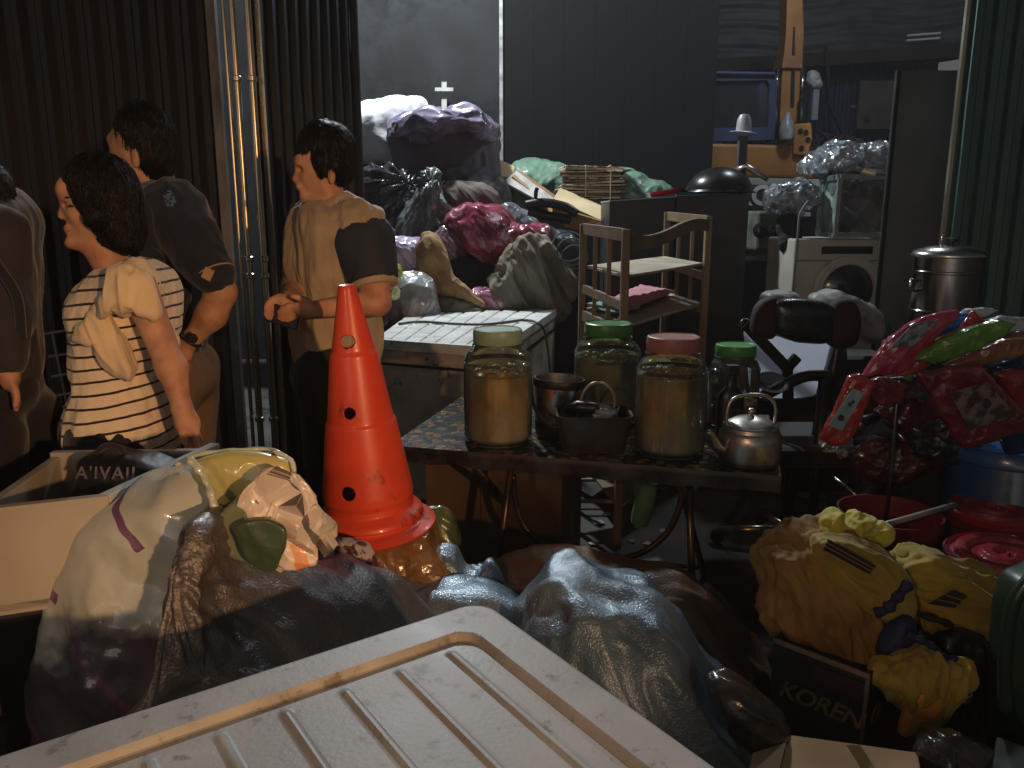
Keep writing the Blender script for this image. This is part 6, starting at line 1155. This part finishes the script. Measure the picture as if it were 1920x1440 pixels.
V, F = sheet([W(1615, 322, 4.58), W(1622, 314, 4.62), W(1645, 320, 4.62), W(1642, 327, 4.58)], 4, 4, .014, .001, 3); tag(mkobj('small_box', V, F, cardp), 'small tan box beside the dull card folder', 'box')
o = sack('white_bag', [(1430, 556), (1450, 543), (1480, 545), (1500, 560), (1480, 590), (1436, 590)], 3.9, .10, mat('chalky_bag', C(140, 140, 136), C(110, 110, 106), 6, .5, bump=.2), seed=5, wr=.01, n=70, M=14, label='white plastic bag behind the left of the chair headrest', cat='bag')
o = sack('white_bag', [(1520, 560), (1560, 545), (1610, 565), (1648, 590), (1645, 640), (1610, 640), (1560, 600)], 3.9, .12, MATS['chalky_bag'], seed=6, wr=.02, n=80, M=16, label='crumpled white plastic bag behind the right of the chair headrest', cat='bag')
m = MB(); m.box((W(1520, 600, 3.95)[0], 3.98, .34), (.8, .3, .68)); tag(m.build('low_crate', mat('crate_grey', C(60, 58, 54), C(44, 42, 40), 6, .8), bevel=.01), 'low dark crate behind the office chair', 'crate')
# ================================================================ tall steel steamer pot
Yp = 3.45; c = W(1762, 640, Yp); t = thing('steel_steamer', 'tall stainless steel steamer pot with lid on a crate by the green wall', 'pot', c); zt_ = W(1762, 480, Yp)[2]-c[2]; r = .138
m = MB(); m.lathe([(.001, 0), (r*.96, 0), (r, .01), (r, zt_*.35), (r*1.02, zt_*.36), (r*1.02, zt_*.38), (r, zt_*.39), (r, zt_*.8), (r*1.02, zt_*.81), (r*1.02, zt_*.83), (r, zt_*.84), (r, zt_), (r*.95, zt_)], c, 64); m.build('body', mat('steamer_steel', C(150, 148, 146), C(120, 116, 114), 4, .2, 1., bump=.04, stretch=(1, 1, .3)), t, smooth=35)
m = MB(); m.lathe([(r*1.07, zt_-.004), (r*1.09, zt_+.004), (r*1.0, zt_+.022), (r*.6, zt_+.040), (.001, zt_+.048)], c, 64); m.build('lid', steel, t, smooth=True)
m = MB(); m.lathe([(.012, zt_+.045), (.012, zt_+.055), (.028, zt_+.06), (.028, zt_+.075), (.001, zt_+.078)], c, 24); m.build('knob', blackp, t, smooth=35)
m = MB(); m.tube([c+np.array(v) for v in ((-r, -.02, zt_*.72), (-r-.03, -.03, zt_*.74), (-r-.035, -.03, zt_*.62), (-r, -.02, zt_*.6))], .006, 8); m.build('side_handle', steel, t, smooth=True)
m = MB(); m.tube([c+np.array(v) for v in ((-.05, -.02, zt_+.04), (-.052, -.02, zt_+.07), (-.046, -.02, zt_+.09))], .004, 8); m.build('lid_vent', steel, t, smooth=True)
m = MB(); m.box((c[0], Yp+.02, c[2]/2-.01), (.34, .34, c[2]-.02)); tag(m.build('tall_crate', mat('crate_brown', C(50, 44, 40), C(36, 32, 30), 6, .8), bevel=.01), 'tall dark crate carrying the steel steamer pot', 'crate')
# ================================================================ people
def pix(c):
    fw = c[:, 1]*cP-(c[:, 2]-H)*sP; return 960+FPX*c[:, 0]/fw, 720-FPX*(c[:, 1]*sP+(c[:, 2]-H)*cP)/fw
skin = mat('skin', C(196, 150, 120), C(168, 120, 94), 22, .55, bump=.25, bs=260, bd=.002, sub=.12, spec=.35); lipm = mat('lips', C(176, 116, 96), None, 9, .45, sub=.1); darkm = mat('lash_brow', C(34, 26, 24), None, 9, .7); whm = mat('eye_white', C(190, 180, 170), None, 9, .3)
hairm = mat('black_hair', C(14, 11, 11), C(8, 7, 8), 20, .42, bump=.8, bs=60, stretch=(6, 6, .8), spec=.3, bd=.006)
def hd(V): P_ = V*np.array((60, 60, 9)); return .0045*pn(P_)+.003*pn(V*np.array((130, 130, 20))+3)
def fold_(amp, fr, sc=(1, 1, .35), s=0): return lambda V: amp*ridged(V*np.array(sc)*fr+s, 3)
from mathutils.kdtree import KDTree
SQ = None                                                          # narrows a head: (cx, cy, z where it starts, z where it is full, factor)
def sqz(V, inv=False):
    if SQ is None: return V
    V = np.array(V, float); cx, cy, z0, z1, f = SQ; t_ = np.clip((V[:, 2]-z0)/(z1-z0), 0, 1); k = 1-(1-f)*t_*t_*(3-2*t_); k = 1/k if inv else k
    V[:, 0] = cx+(V[:, 0]-cx)*k; V[:, 1] = cy+(V[:, 1]-cy)*k; return V
def strands(V, Q, crown, par, num, seed, ln=.06):
    """thin locks lying along the hair surface, falling from the crown"""
    V = np.asarray(V); N = vnorm(V, Q)
    if ((V-V.mean(0))*N).sum() < 0: N = -N
    kd = KDTree(len(V))
    for i, p in enumerate(V): kd.insert(p.tolist(), i)
    kd.balance(); rs = np.random.RandomState(seed); q = MB()
    for i in rs.choice(len(V), num, replace=False):
        p = V[i].copy(); n0 = N[i]; path = []; st_ = ln/6*rs.uniform(.7, 1.2); side = rs.randn(3)*.25; lift = rs.uniform(.0004, .003)
        for k in range(7):
            path.append(p+n0*(lift*(1+k*.25)))
            d = (p-crown); d = d+side*np.linalg.norm(d); d[2] -= .08; d = d-n0*(d@n0); d /= np.linalg.norm(d)+1e-9; p = p+d*st_
            co, j, ds = kd.find(p.tolist())
            if ds > .012: break
            p = .7*np.array(co)+.3*p; n0 = N[j]
        if len(path) > 3: q.tube(path, list(np.linspace(.0013, .0004, len(path))), 3, caps=False)
    o = mkobj('hair_locks', q.v, q.f, hairm, par, smooth=True); return o
def part_(nm, prims, m_, par, h=.005, k=.02, cut=None, disp=None, loc=None):
    V, Q = sdf(prims, h, k, cut, disp); V = sqz(V) if nm in ('body', 'hair') else V; o = mkobj(nm, V, Q, m_, par, smooth=True)
    if nm == 'hair': so = strands(V, Q, np.array((V[:, 0].mean(), V[:, 1].mean(), V[:, 2].max()-.02)), par, 1500, len(V) % 97); so.parent = o; OFF[so] = OFF[o]
    return o
def fingers(base, dirs, lens, r=.0085, sp=None, curl=None):
    out = []
    for i, (b_, d, l) in enumerate(zip(base, dirs, lens)):
        d = np.asarray(d, float); d /= np.linalg.norm(d); c_ = np.asarray(curl, float); b_ = np.asarray(b_, float)
        a1 = b_+d*l*.45; a2 = a1+(d+c_*.5)*l*.3; a3 = a2+(d+c_*1.2)*l*.22
        out += [('c', b_, a1, r*1.05, r, .006), ('c', a1, a2, r, r*.92, .004), ('c', a2, a3, r*.92, r*.8, .004)]
    return out
# ---- woman in the striped top
Yw_ = 2.0; w_ = lambda x, y, Y=Yw_: W(x, y, Y)
t = thing('person', 'woman with black bob hair in a cream striped top with ruffled sleeve, looking left', 'person', A_(w_(235, 800), 0))
head = [('e', w_(186, 366), (.090, .074, .092)), ('e', w_(148, 378, 1.99), (.050, .058, .070)), ('c', w_(152, 402, 1.985), w_(140, 436, 1.98), .043, .025), ('e', w_(128, 452, 1.975), (.016, .020, .014), None, .012),
        ('c', w_(178, 430, 1.96), w_(136, 450, 1.975), .020, .013), ('c', w_(178, 430, 2.05), w_(136, 450, 1.985), .020, .013), ('e', w_(122, 356, 1.975), (.030, .050, .030)),
        ('c', w_(114, 378, 1.97), w_(103, 400, 1.963), .007, .0095, .010), ('e', w_(107, 406, 1.966), (.012, .017, .008), None, .006), ('e', w_(121, 430, 1.968), (.012, .022, .012), None, .010),
        ('e', w_(116, 426, 1.966), (.010, .018, .0035), None, .003), ('e', w_(117, 434, 1.967), (.009, .016, .004), None, .003), ('e', w_(116, 369, 1.955), (.012, .022, .006), None, .008), ('e', w_(138, 404, 1.945), (.018, .016, .018), None, .02),
        ('-e', w_(116, 384, 1.948), (.010, .014, .008), None, .010), ('e', w_(122, 385, 1.952), (.011, .012, .010), None, .002),
        ('c', w_(186, 410, 1.925), w_(184, 428, 1.927), .013, .010, .006)]
sh = w_(258, 535, 1.87); el = w_(322, 690, 1.85); wr_ = w_(342, 768, 1.84)
arm = [('c', sh, el, .041, .032), ('c', el, wr_, .033, .021), ('c', wr_, w_(350, 792, 1.84), .023, .026, .015), ('e', w_(352, 796, 1.84), (.030, .018, .034), None, .012)]
fb = [w_(362, 803, 1.825+.012*i) for i in range(4)]
arm += fingers([w_(366-5*i, 806+2*i, 1.83+.012*i) for i in range(4)], [(.35-.1*i, 0, -1) for i in range(4)], [.060, .068, .066, .05], .0078, curl=(-.5, 0, -.2))+fingers([w_(340, 795, 1.825)], [(.15, -.2, -1)], [.05], .0095, curl=(.3, 0, 0))
tor = [('e', w_(238, 600, 2.03), (.108, .150, .12)), ('e', w_(254, 548, 2.03), (.085, .14, .070)), ('e', w_(226, 675, 2.03), (.098, .130, .15)), ('e', w_(234, 800, 2.03), (.122, .160, .16)), ('e', w_(172, 590, 1.98), (.050, .055, .055)), ('e', w_(172, 590, 2.08), (.050, .055, .055)), ('c', w_(254, 535, 1.90), w_(254, 535, 2.16), .044, .044)]
def legs(hx, Yc_, dy, zh, sx=-1, rk=.085):
    o = []
    for s in (-1, 1):
        hp = np.array((hx, Yc_+dy*s, zh)); kn = np.array((hx-.02, Yc_+dy*s, zh*.53)); an = np.array((hx+.02, Yc_+dy*s, .08)); o += [('c', hp, kn, rk, rk*.68), ('c', kn, an, rk*.66, .04), ('c', an-np.array((0, 0, .03)), an+np.array((sx*.15, -.02, -.045)), .040, .030)]
    return o
hx = w_(232, 800)[0]
body = head+[('c', w_(176, 440, 2.0), w_(228, 520, 2.03), .043, .050, .03)]+arm+tor+legs(hx, 2.03, .085, .78)
far = [('c', w_(235, 530, 2.18), w_(215, 680, 2.22), .045, .036), ('c', w_(215, 680, 2.22), w_(160, 770, 2.2), .035, .024), ('e', w_(150, 785, 2.2), (.03, .03, .03))]
body += far
SQ = (w_(192, 380)[0], 2.0, w_(150, 475)[2], w_(150, 440)[2], .87)
V, Q = sdf(body, .0042, .022); o = mkobj('body', sqz(V), Q, [skin, lipm, darkm, whm], t, smooth=True)
def pf(c):
    c = sqz(c, True); x, y = pix(c); fr_ = c[:, 1] < 1.99; r = np.zeros(len(c)); hz = (c[:, 2] > 1.2)
    r[fr_ & hz & (((x-113)/11)**2+((y-430.5)/5.5)**2 < 1)] = 1
    r[fr_ & hz & (np.abs(y-(371-.10*(x-112)-.006*(x-128)**2*0)) < 1.7) & (x > 110) & (x < 142)] = 2
    e = fr_ & hz & (((x-123)/8)**2+((y-386)/2.8)**2 < 1); r[e] = 2
    return r
paint(o, pf)
hr = [('e', w_(192, 360), (.098, .083, .093)), ('e', w_(216, 396), (.068, .082, .084)), ('e', w_(236, 430), (.050, .076, .050)), ('c', w_(150, 335, 1.94), w_(176, 405, 1.915), .034, .024), ('c', w_(176, 405, 1.915), w_(188, 428, 1.93), .022, .008), ('c', w_(150, 335, 2.05), w_(168, 420, 2.08), .034, .026), ('c', w_(125, 333, 1.96), w_(160, 318, 1.97), .018, .034), ('c', w_(240, 455, 1.96), w_(252, 470, 1.99), .02, .008),
      ('-e', w_(112, 398, 1.965), (.062, .070, .078), None, .01)]
part_('hair', hr, hairm, t, .0045, .02, disp=hd)
sm = bpy.data.materials.new('striped_knit'); sm.use_nodes = True; n = sm.node_tree.nodes; L = sm.node_tree.links; b_ = n['Principled BSDF']; b_.inputs['Roughness'].default_value = .85; b_.inputs['Sheen Weight'].default_value = .2
tc = n.new('ShaderNodeTexCoord'); nz = n.new('ShaderNodeTexNoise'); nz.inputs['Scale'].default_value = 7; L.new(tc.outputs['Object'], nz.inputs[0]); sx = n.new('ShaderNodeSeparateXYZ'); L.new(tc.outputs['Object'], sx.inputs[0])
def mth(op, a, b=None):
    q = n.new('ShaderNodeMath'); q.operation = op
    for i, z in enumerate((a, b)):
        if z is None: continue
        if isinstance(z, (int, float)): q.inputs[i].default_value = z
        else: L.new(z, q.inputs[i])
    return q.outputs[0]
zz = mth('ADD', mth('ADD', sx.outputs[2], mth('MULTIPLY', nz.outputs[0], .014)), mth('MULTIPLY', sx.outputs[0], -.10)); fr_ = mth('FRACT', mth('DIVIDE', zz, .0315)); ms_ = mth('LESS_THAN', fr_, .19)
mx = n.new('ShaderNodeMix'); mx.data_type = 'RGBA'; L.new(ms_, mx.inputs[0]); mx.inputs[6].default_value = C(226, 210, 184); mx.inputs[7].default_value = C(40, 26, 26); L.new(mx.outputs[2], b_.inputs['Base Color'])
inf = lambda P_, g_: [(p_[0], p_[1], tuple(q+g_ for q in p_[2]))+tuple(p_[3:]) if p_[0] == 'e' else (p_[0], p_[1], p_[2], p_[3]+g_, p_[4]+g_)+tuple(p_[5:]) for p_ in P_]
part_('striped_top', inf(tor, .012)+[('-c', w_(190, 462, 2.0), w_(214, 500, 2.02), .060, .056, .01)], sm, t, .0045, .03, cut=[((0, 0, .74), (0, 0, -1))], disp=fold_(.008, 8, (1.2, 1.2, .45)))
part_('trousers', inf(legs(hx, 2.03, .085, .78), .012)+[('e', w_(228, 805, 2.03), (.138, .168, .12))], blackf, t, .008, .03, cut=[((0, 0, .09), (0, 0, -1))], disp=fold_(.006, 8))
cre = mat('cream_cloth', C(228, 206, 170), C(212, 188, 150), 8, .8, bump=.15, bs=120, sheen=.2, sub=.05)
def rf(pts, Y, tf, sd, **k): V, F = sackgeo(pts, Y, tf, seed=sd, n=130, M=26, **k); mkobj('ruffle', V, F, cre, t, smooth=True)
rf([(228, 505), (250, 494), (276, 500), (292, 530), (302, 590), (270, 586), (240, 580), (220, 582), (205, 600), (192, 590), (200, 545)], 1.85, .065, 3, wr=.03, fr=11, fold=(0, 1), aniso=7)
rf([(200, 560), (212, 600), (232, 640), (246, 672), (254, 700), (230, 706), (206, 694), (192, 668), (186, 640), (160, 640), (140, 632), (160, 608), (180, 578)], 1.87, .035, 5, wr=.024, fr=11, fold=(.3, -1), aniso=6)
rf([(296, 580), (312, 600), (334, 638), (326, 652), (308, 622), (300, 605)], 1.95, .02, 6, wr=.006, fr=8)
# ---- man in the navy polo
n_ = lambda x, y, Y=2.55: W(x, y, Y)
SQ = (n_(266, 280)[0], 2.55, n_(260, 345)[2], n_(260, 318)[2], .86)
t = thing('person', 'man in a dark navy polo with tipped collar, hand on hip, behind the striped woman', 'person', A_(n_(315, 700), 0))
head = [('e', n_(266, 264), (.098, .080, .098)), ('e', n_(236, 284, 2.57), (.060, .062, .080)), ('c', n_(262, 310, 2.53), n_(222, 330, 2.57), .040, .022), ('e', n_(216, 328, 2.58), (.018, .022, .016)), ('c', n_(203, 280, 2.59), n_(196, 300, 2.60), .008, .012, .01), ('e', n_(208, 262, 2.58), (.02, .04, .016)), ('e', n_(252, 296, 2.47), (.016, .010, .028), None, .006), ('c', n_(264, 318), n_(286, 366, 2.58), .062, .070, .03)]
tor = [('e', n_(306, 470, 2.60), (.132, .18, .20)), ('e', n_(300, 420, 2.60), (.11, .19, .10)), ('e', n_(300, 600, 2.60), (.122, .15, .20)), ('c', n_(322, 398, 2.47), n_(280, 398, 2.74), .068, .065), ('e', n_(312, 700, 2.60), (.135, .17, .12))]
s1 = n_(350, 420, 2.44); s2 = n_(388, 492, 2.40); el = n_(414, 548, 2.40); wr_ = n_(356, 640, 2.41)
arm = [('c', s1, s2, .060, .050), ('c', s2, el, .050, .043), ('c', el, n_(396, 590, 2.4), .044, .044), ('c', n_(396, 590, 2.4), wr_, .043, .028), ('e', n_(342, 660, 2.41), (.034, .022, .036), None, .012)]+fingers([n_(330+4*i, 664+5*i, 2.40+.01*i) for i in range(4)], [(-.9, .3, -.2)]*4, [.07, .072, .066, .05], .009, curl=(0, .5, -.4))+fingers([n_(350, 668, 2.42)], [(-.2, .5, -1)], [.05], .011, curl=(0, .3, 0))
hx = n_(312, 700)[0]; LG = legs(hx, 2.60, .095, .86, rk=.095)
part_('body', head+arm+tor+LG+[('c', n_(285, 420, 2.74), n_(250, 560, 2.80), .055, .042), ('c', n_(250, 560, 2.8), n_(225, 640, 2.7), .04, .028), ('e', n_(218, 655, 2.7), (.03, .03, .04))], skin, t, .006, .025)
part_('hair', [('e', n_(274, 252), (.098, .088, .090)), ('e', n_(290, 290), (.070, .082, .080)), ('c', n_(236, 232, 2.5), n_(244, 270, 2.49), .03, .012), ('c', n_(228, 222, 2.56), n_(262, 214), .025, .04), ('-e', n_(212, 296, 2.56), (.058, .09, .090), None, .012)], hairm, t, .006, .02, disp=hd)
nvy = mat('navy_pique', C(22, 34, 54), C(14, 23, 40), 7, .85, bump=.3, bs=140, sheen=.2); tip = mat('tan_tipping', C(176, 140, 110), None, 9, .8); prt = mat('blue_print', C(96, 140, 176), C(60, 96, 130), 14, .8)
ax_ = (s2-s1)/np.linalg.norm(s2-s1)
V, Q = sdf(inf(tor[:4], .024)+[('c', n_(330, 408, 2.46), s2+ax_*.03, .088, .070)]+[('-c', n_(268, 330, 2.56), n_(284, 358, 2.58), .068, .070, .008)], .006, .035, cut=[(s2+ax_*.0, (ax_[0], 0, ax_[2])) if 0 else ((0, 0, .80), (0, 0, -1))], disp=fold_(.012, 6, (1, 1, .6)))
o = mkobj('polo_shirt', V, Q, [nvy, prt, tip], t, smooth=True)
def pf(c):
    x, y = pix(c); r = np.zeros(len(c)); e = fbm(c*22, 3)*16; f_ = c[:, 1] < 2.6; r[f_ & (((x-318+e)/15)**2+((y-372-e)/17)**2 < 1) & (np.abs(e) > 1.5)] = 1
    return r
paint(o, pf)
def ringt(c, nrm, r, rt, m_, nm, el_=1.): R = np.array(Vector(nrm).to_track_quat('Z', 'Y').to_matrix()); q = MB(); q.tube([np.asarray(c)+R@np.array((r*math.cos(a), r*el_*math.sin(a), 0)) for a in np.linspace(0, 6.283, 40, endpoint=False)], rt, 8, closed=True); return q.build(nm, m_, t, smooth=True)
nc = n_(286, 352, 2.58)-n_(266, 326, 2.56); part_('collar', [('c', n_(276, 342, 2.57), n_(284, 354, 2.58), .074, .080)]+[('-c', n_(262, 320, 2.55), n_(290, 362, 2.58), .066, .068, .004)], nvy, t, .005, .01)
ringt(n_(277, 343, 2.57), nc, .077, .0035, tip, 'collar_tipping'); ringt(n_(281, 349, 2.575), nc, .081, .0025, tip, 'collar_tipping')
ringt(s2+ax_*.045, ax_, .0645, .003, tip, 'cuff_tipping')
m = MB(); p = s2+ax_*.035+np.array((.012, -.066, .0)); m.box(p, (.028, .004, .034), R=np.array(Matrix.Rotation(.5, 3, 'Y'))); m.build('sleeve_tag', mat('tag_tan', C(200, 160, 110), None, 6, .7), t)
wd_v = (wr_-n_(396, 590, 2.4)); wd_v /= np.linalg.norm(wd_v); ringt(wr_-wd_v*.012, wd_v, .031, .007, steel, 'watch_band'); m = MB(); m.lathe([(.001, .006), (.018, .005), (.02, 0), (.001, -.002)], wr_-wd_v*.012+np.array((.012, -.033, .008)), 20, np.array(Matrix.Rotation(rad(80), 3, 'X'))); m.build('watch', steel, t)
part_('trousers', inf(LG, .018)+[('e', n_(314, 705, 2.60), (.150, .185, .13))], mat('khaki_trousers', C(120, 100, 74), C(98, 80, 58), 6, .85, bump=.2), t, .009, .03, cut=[((0, 0, .10), (0, 0, -1))], disp=fold_(.008, 7))
# ---- man in the cream polo
c_ = lambda x, y, Y=2.65: W(x, y, Y)
SQ = (c_(604, 300)[0], 2.65, c_(600, 400)[2], c_(600, 370)[2], .88)
t = thing('person', 'young man in a cream polo with navy sleeve, looking down at something in his hands', 'person', A_(c_(630, 700), 0))
head = [('e', c_(612, 296), (.096, .080, .098)), ('e', c_(582, 318, 2.63), (.058, .064, .078)), ('c', c_(608, 350, 2.62), c_(574, 366, 2.62), .038, .022), ('e', c_(567, 370, 2.615), (.018, .022, .016)), ('c', c_(553, 318, 2.60), c_(546, 336, 2.595), .008, .011, .01), ('e', c_(556, 350, 2.605), (.014, .024, .013), None, .01), ('e', c_(560, 302, 2.61), (.022, .045, .020)), ('-e', c_(556, 318, 2.58), (.012, .016, .010), None, .01), ('e', c_(624, 330, 2.575), (.014, .010, .026), None, .006), ('c', c_(612, 350), c_(624, 404, 2.67), .056, .064, .03)]
tor = [('e', c_(628, 490, 2.68), (.136, .165, .20)), ('e', c_(628, 430, 2.68), (.115, .18, .09)), ('e', c_(632, 620, 2.68), (.134, .145, .22)), ('c', c_(590, 420, 2.82), c_(672, 428, 2.57), .065, .068)]
s1 = c_(688, 446, 2.56); s2 = c_(702, 530, 2.52); el = c_(706, 566, 2.50); wr_ = c_(596, 580, 2.36)
arm = [('c', s1, s2, .058, .046), ('c', s2, el, .046, .042), ('c', el, wr_, .042, .026), ('e', c_(576, 580, 2.34), (.038, .026, .026), None, .012), ('c', c_(560, 436, 2.80), c_(552, 545, 2.62), .052, .042), ('c', c_(552, 545, 2.62), c_(540, 562, 2.42), .04, .026), ('e', c_(532, 566, 2.38), (.034, .03, .026), None, .012)]
arm += fingers([c_(560, 572+6*i, 2.335+.006*i) for i in range(4)], [(-1, .1, -.1-.12*i) for i in range(4)], [.066, .07, .066, .05], .009, curl=(0, .3, -.6))+fingers([c_(580, 568, 2.33)], [(-.8, -.2, .5)], [.05], .010, curl=(-.3, 0, -.2))
arm += fingers([c_(522, 556+6*i, 2.37) for i in range(4)], [(-.6, -.5, -.3-.1*i) for i in range(4)], [.05, .055, .05, .04], .009, curl=(.2, 0, -.7))
LG = legs(c_(632, 700)[0], 2.68, .095, .86, rk=.092)
part_('body', head+arm+tor+LG, skin, t, .006, .025)
part_('hair', [('e', c_(614, 276), (.098, .088, .078)), ('e', c_(632, 306), (.070, .084, .075)), ('c', c_(566, 285, 2.6), c_(600, 252), .026, .042), ('c', c_(596, 300, 2.57), c_(604, 326, 2.57), .022, .010), ('c', c_(640, 260), c_(622, 246), .02, .012), ('-e', c_(556, 340, 2.62), (.062, .09, .076), None, .012)], hairm, t, .006, .02, disp=hd)
crm = mat('cream_pique', C(170, 152, 126), C(148, 130, 106), 6, .85, bump=.2, bs=140, sheen=.2); ax_ = (s2-s1)/np.linalg.norm(s2-s1)
part_('polo_shirt', inf(tor, .016)+[('-c', c_(606, 352, 2.64), c_(618, 388, 2.66), .060, .064, .008), ('-c', c_(682, 452, 2.56), s2, .086, .066, .004)], crm, t, .006, .035, cut=[(c_(0, 732), (0, 0, -1))], disp=fold_(.015, 6, (1.6, 1.6, .35), 2))
part_('sleeve', [('c', c_(682, 452, 2.56), s2, .098, .076)], mat('navy_sleeve', C(40, 48, 60), C(30, 36, 46), 7, .85, bump=.2, bs=140), t, .006, .02, cut=[(s2-ax_*.005, ax_)], disp=fold_(.005, 8))
part_('cuff', [('c', s2-ax_*.01, s2+ax_*.008, .076, .074)], crm, t, .005, .005, cut=[(s2+ax_*.014, ax_), (s2-ax_*.008, -ax_)])
V, F = sackgeo([(585, 395), (600, 380), (618, 372), (640, 364), (652, 378), (648, 400), (625, 428), (606, 440), (600, 415)], 2.60, .03, wr=.004, n=80, M=16); mkobj('collar', V, F, crm, t, smooth=True)
V, F = sackgeo([(560, 430), (566, 396), (580, 382), (592, 392), (588, 420), (574, 440)], 2.66, .03, wr=.004, n=60, M=14); mkobj('collar', V, F, mat('shaded_pique', C(150, 150, 152), None, 6, .85), t, smooth=True)  # left collar wing: the shirt's shadow side put into a greyer cloth colour
part_('trousers', inf(LG, .018)+[('e', c_(632, 700, 2.68), (.150, .165, .12))], blackf, t, .009, .03, cut=[((0, 0, .10), (0, 0, -1))], disp=fold_(.008, 7))
m = MB(); m.box(c_(532, 592, 2.36), (.10, .02, .06), R=np.array(Matrix.Rotation(.3, 3, 'Y'))); tag(m.build('mobile_phone', blackp, bevel=.004), 'dark phone held low by the young man in the cream polo', 'phone')
# ---- person cut off by the left edge
l_ = lambda x, y, Y=2.05: W(x-30, y, Y)
SQ = None
t = thing('person', 'person in a mauve grey jacket with a black strap, cut off by the left edge', 'person', A_(l_(-10, 700), 0))
LG = legs(l_(-5, 700)[0], 2.08, .09, .80, rk=.095)
arm = [('c', l_(28, 440, 1.95), l_(44, 590, 1.93), .052, .042), ('c', l_(44, 590, 1.93), l_(46, 690, 1.88), .04, .027), ('e', l_(48, 708, 1.88), (.022, .026, .034), None, .012)]+fingers([l_(52, 714+3*i, 1.865+.012*i) for i in range(4)], [(.25, 0, -1)]*4, [.06, .066, .06, .045], .0085, curl=(-.5, 0, -.2))
tor = [('e', l_(-12, 500, 2.08), (.12, .17, .20)), ('e', l_(-8, 420, 2.08), (.10, .17, .09)), ('e', l_(-8, 640, 2.08), (.12, .15, .2))]
part_('body', [('e', l_(-34, 370), (.09, .075, .10)), ('e', l_(-50, 400), (.05, .06, .07)), ('c', l_(-24, 400), l_(-8, 450, 2.08), .05, .06)]+arm+tor+LG, skin, t, .007, .025)
part_('hair', [('e', l_(-28, 360), (.10, .085, .095)), ('e', l_(-14, 392), (.05, .07, .06)), ('-e', l_(-66, 398), (.06, .09, .09), None, .01)], hairm, t, .007, .02, disp=hd)
part_('jacket', inf(tor, .02)+[('c', l_(26, 440, 1.96), l_(44, 590, 1.93), .070, .056), ('c', l_(44, 590, 1.93), l_(46, 672, 1.89), .056, .045), ('-c', l_(-30, 395), l_(-10, 415, 2.05), .06, .06, .01)], mat('mauve_knit', C(46, 42, 48), C(34, 30, 36), 6, .85, bump=.3, sheen=.2), t, .007, .035, cut=[((0, 0, .86), (0, 0, -1))], disp=fold_(.009, 6))
V, F = sackgeo([(-30, 480), (0, 470), (14, 500), (22, 548), (10, 565), (-20, 560)], 1.92, .03, wr=.008, fr=12, fold=(1, 0), n=70, M=14); mkobj('striped_scarf', V, F, sm, t, smooth=True)
m = MB(); m.tube(crom([l_(-30, 430, 1.89), l_(5, 470, 1.87), l_(30, 505, 1.865), l_(62, 560, 1.87), l_(70, 640, 1.9)], 30, False), .012, 8); m.build('strap', blackf, t, smooth=True)
part_('trousers', inf(LG, .02)+[('e', l_(-6, 720, 2.08), (.14, .17, .12))], blackf, t, .009, .03, cut=[((0, 0, .10), (0, 0, -1))], disp=fold_(.008, 7))

# ================================================================ the damp smoky air of the yard
m = MB(); m.box((0, 30, 2.7), (124, 126, 7.4)); hz = bpy.data.materials.new('haze'); hz.use_nodes = True; n = hz.node_tree.nodes; n.remove(n['Principled BSDF']); v = n.new('ShaderNodeVolumePrincipled'); v.inputs['Color'].default_value = (.85, .88, .92, 1); v.inputs['Density'].default_value = .0035; hz.node_tree.links.new(v.outputs[0], n['Material Output'].inputs['Volume'])
tag(m.build('haze', hz), None, None, kind='stuff')
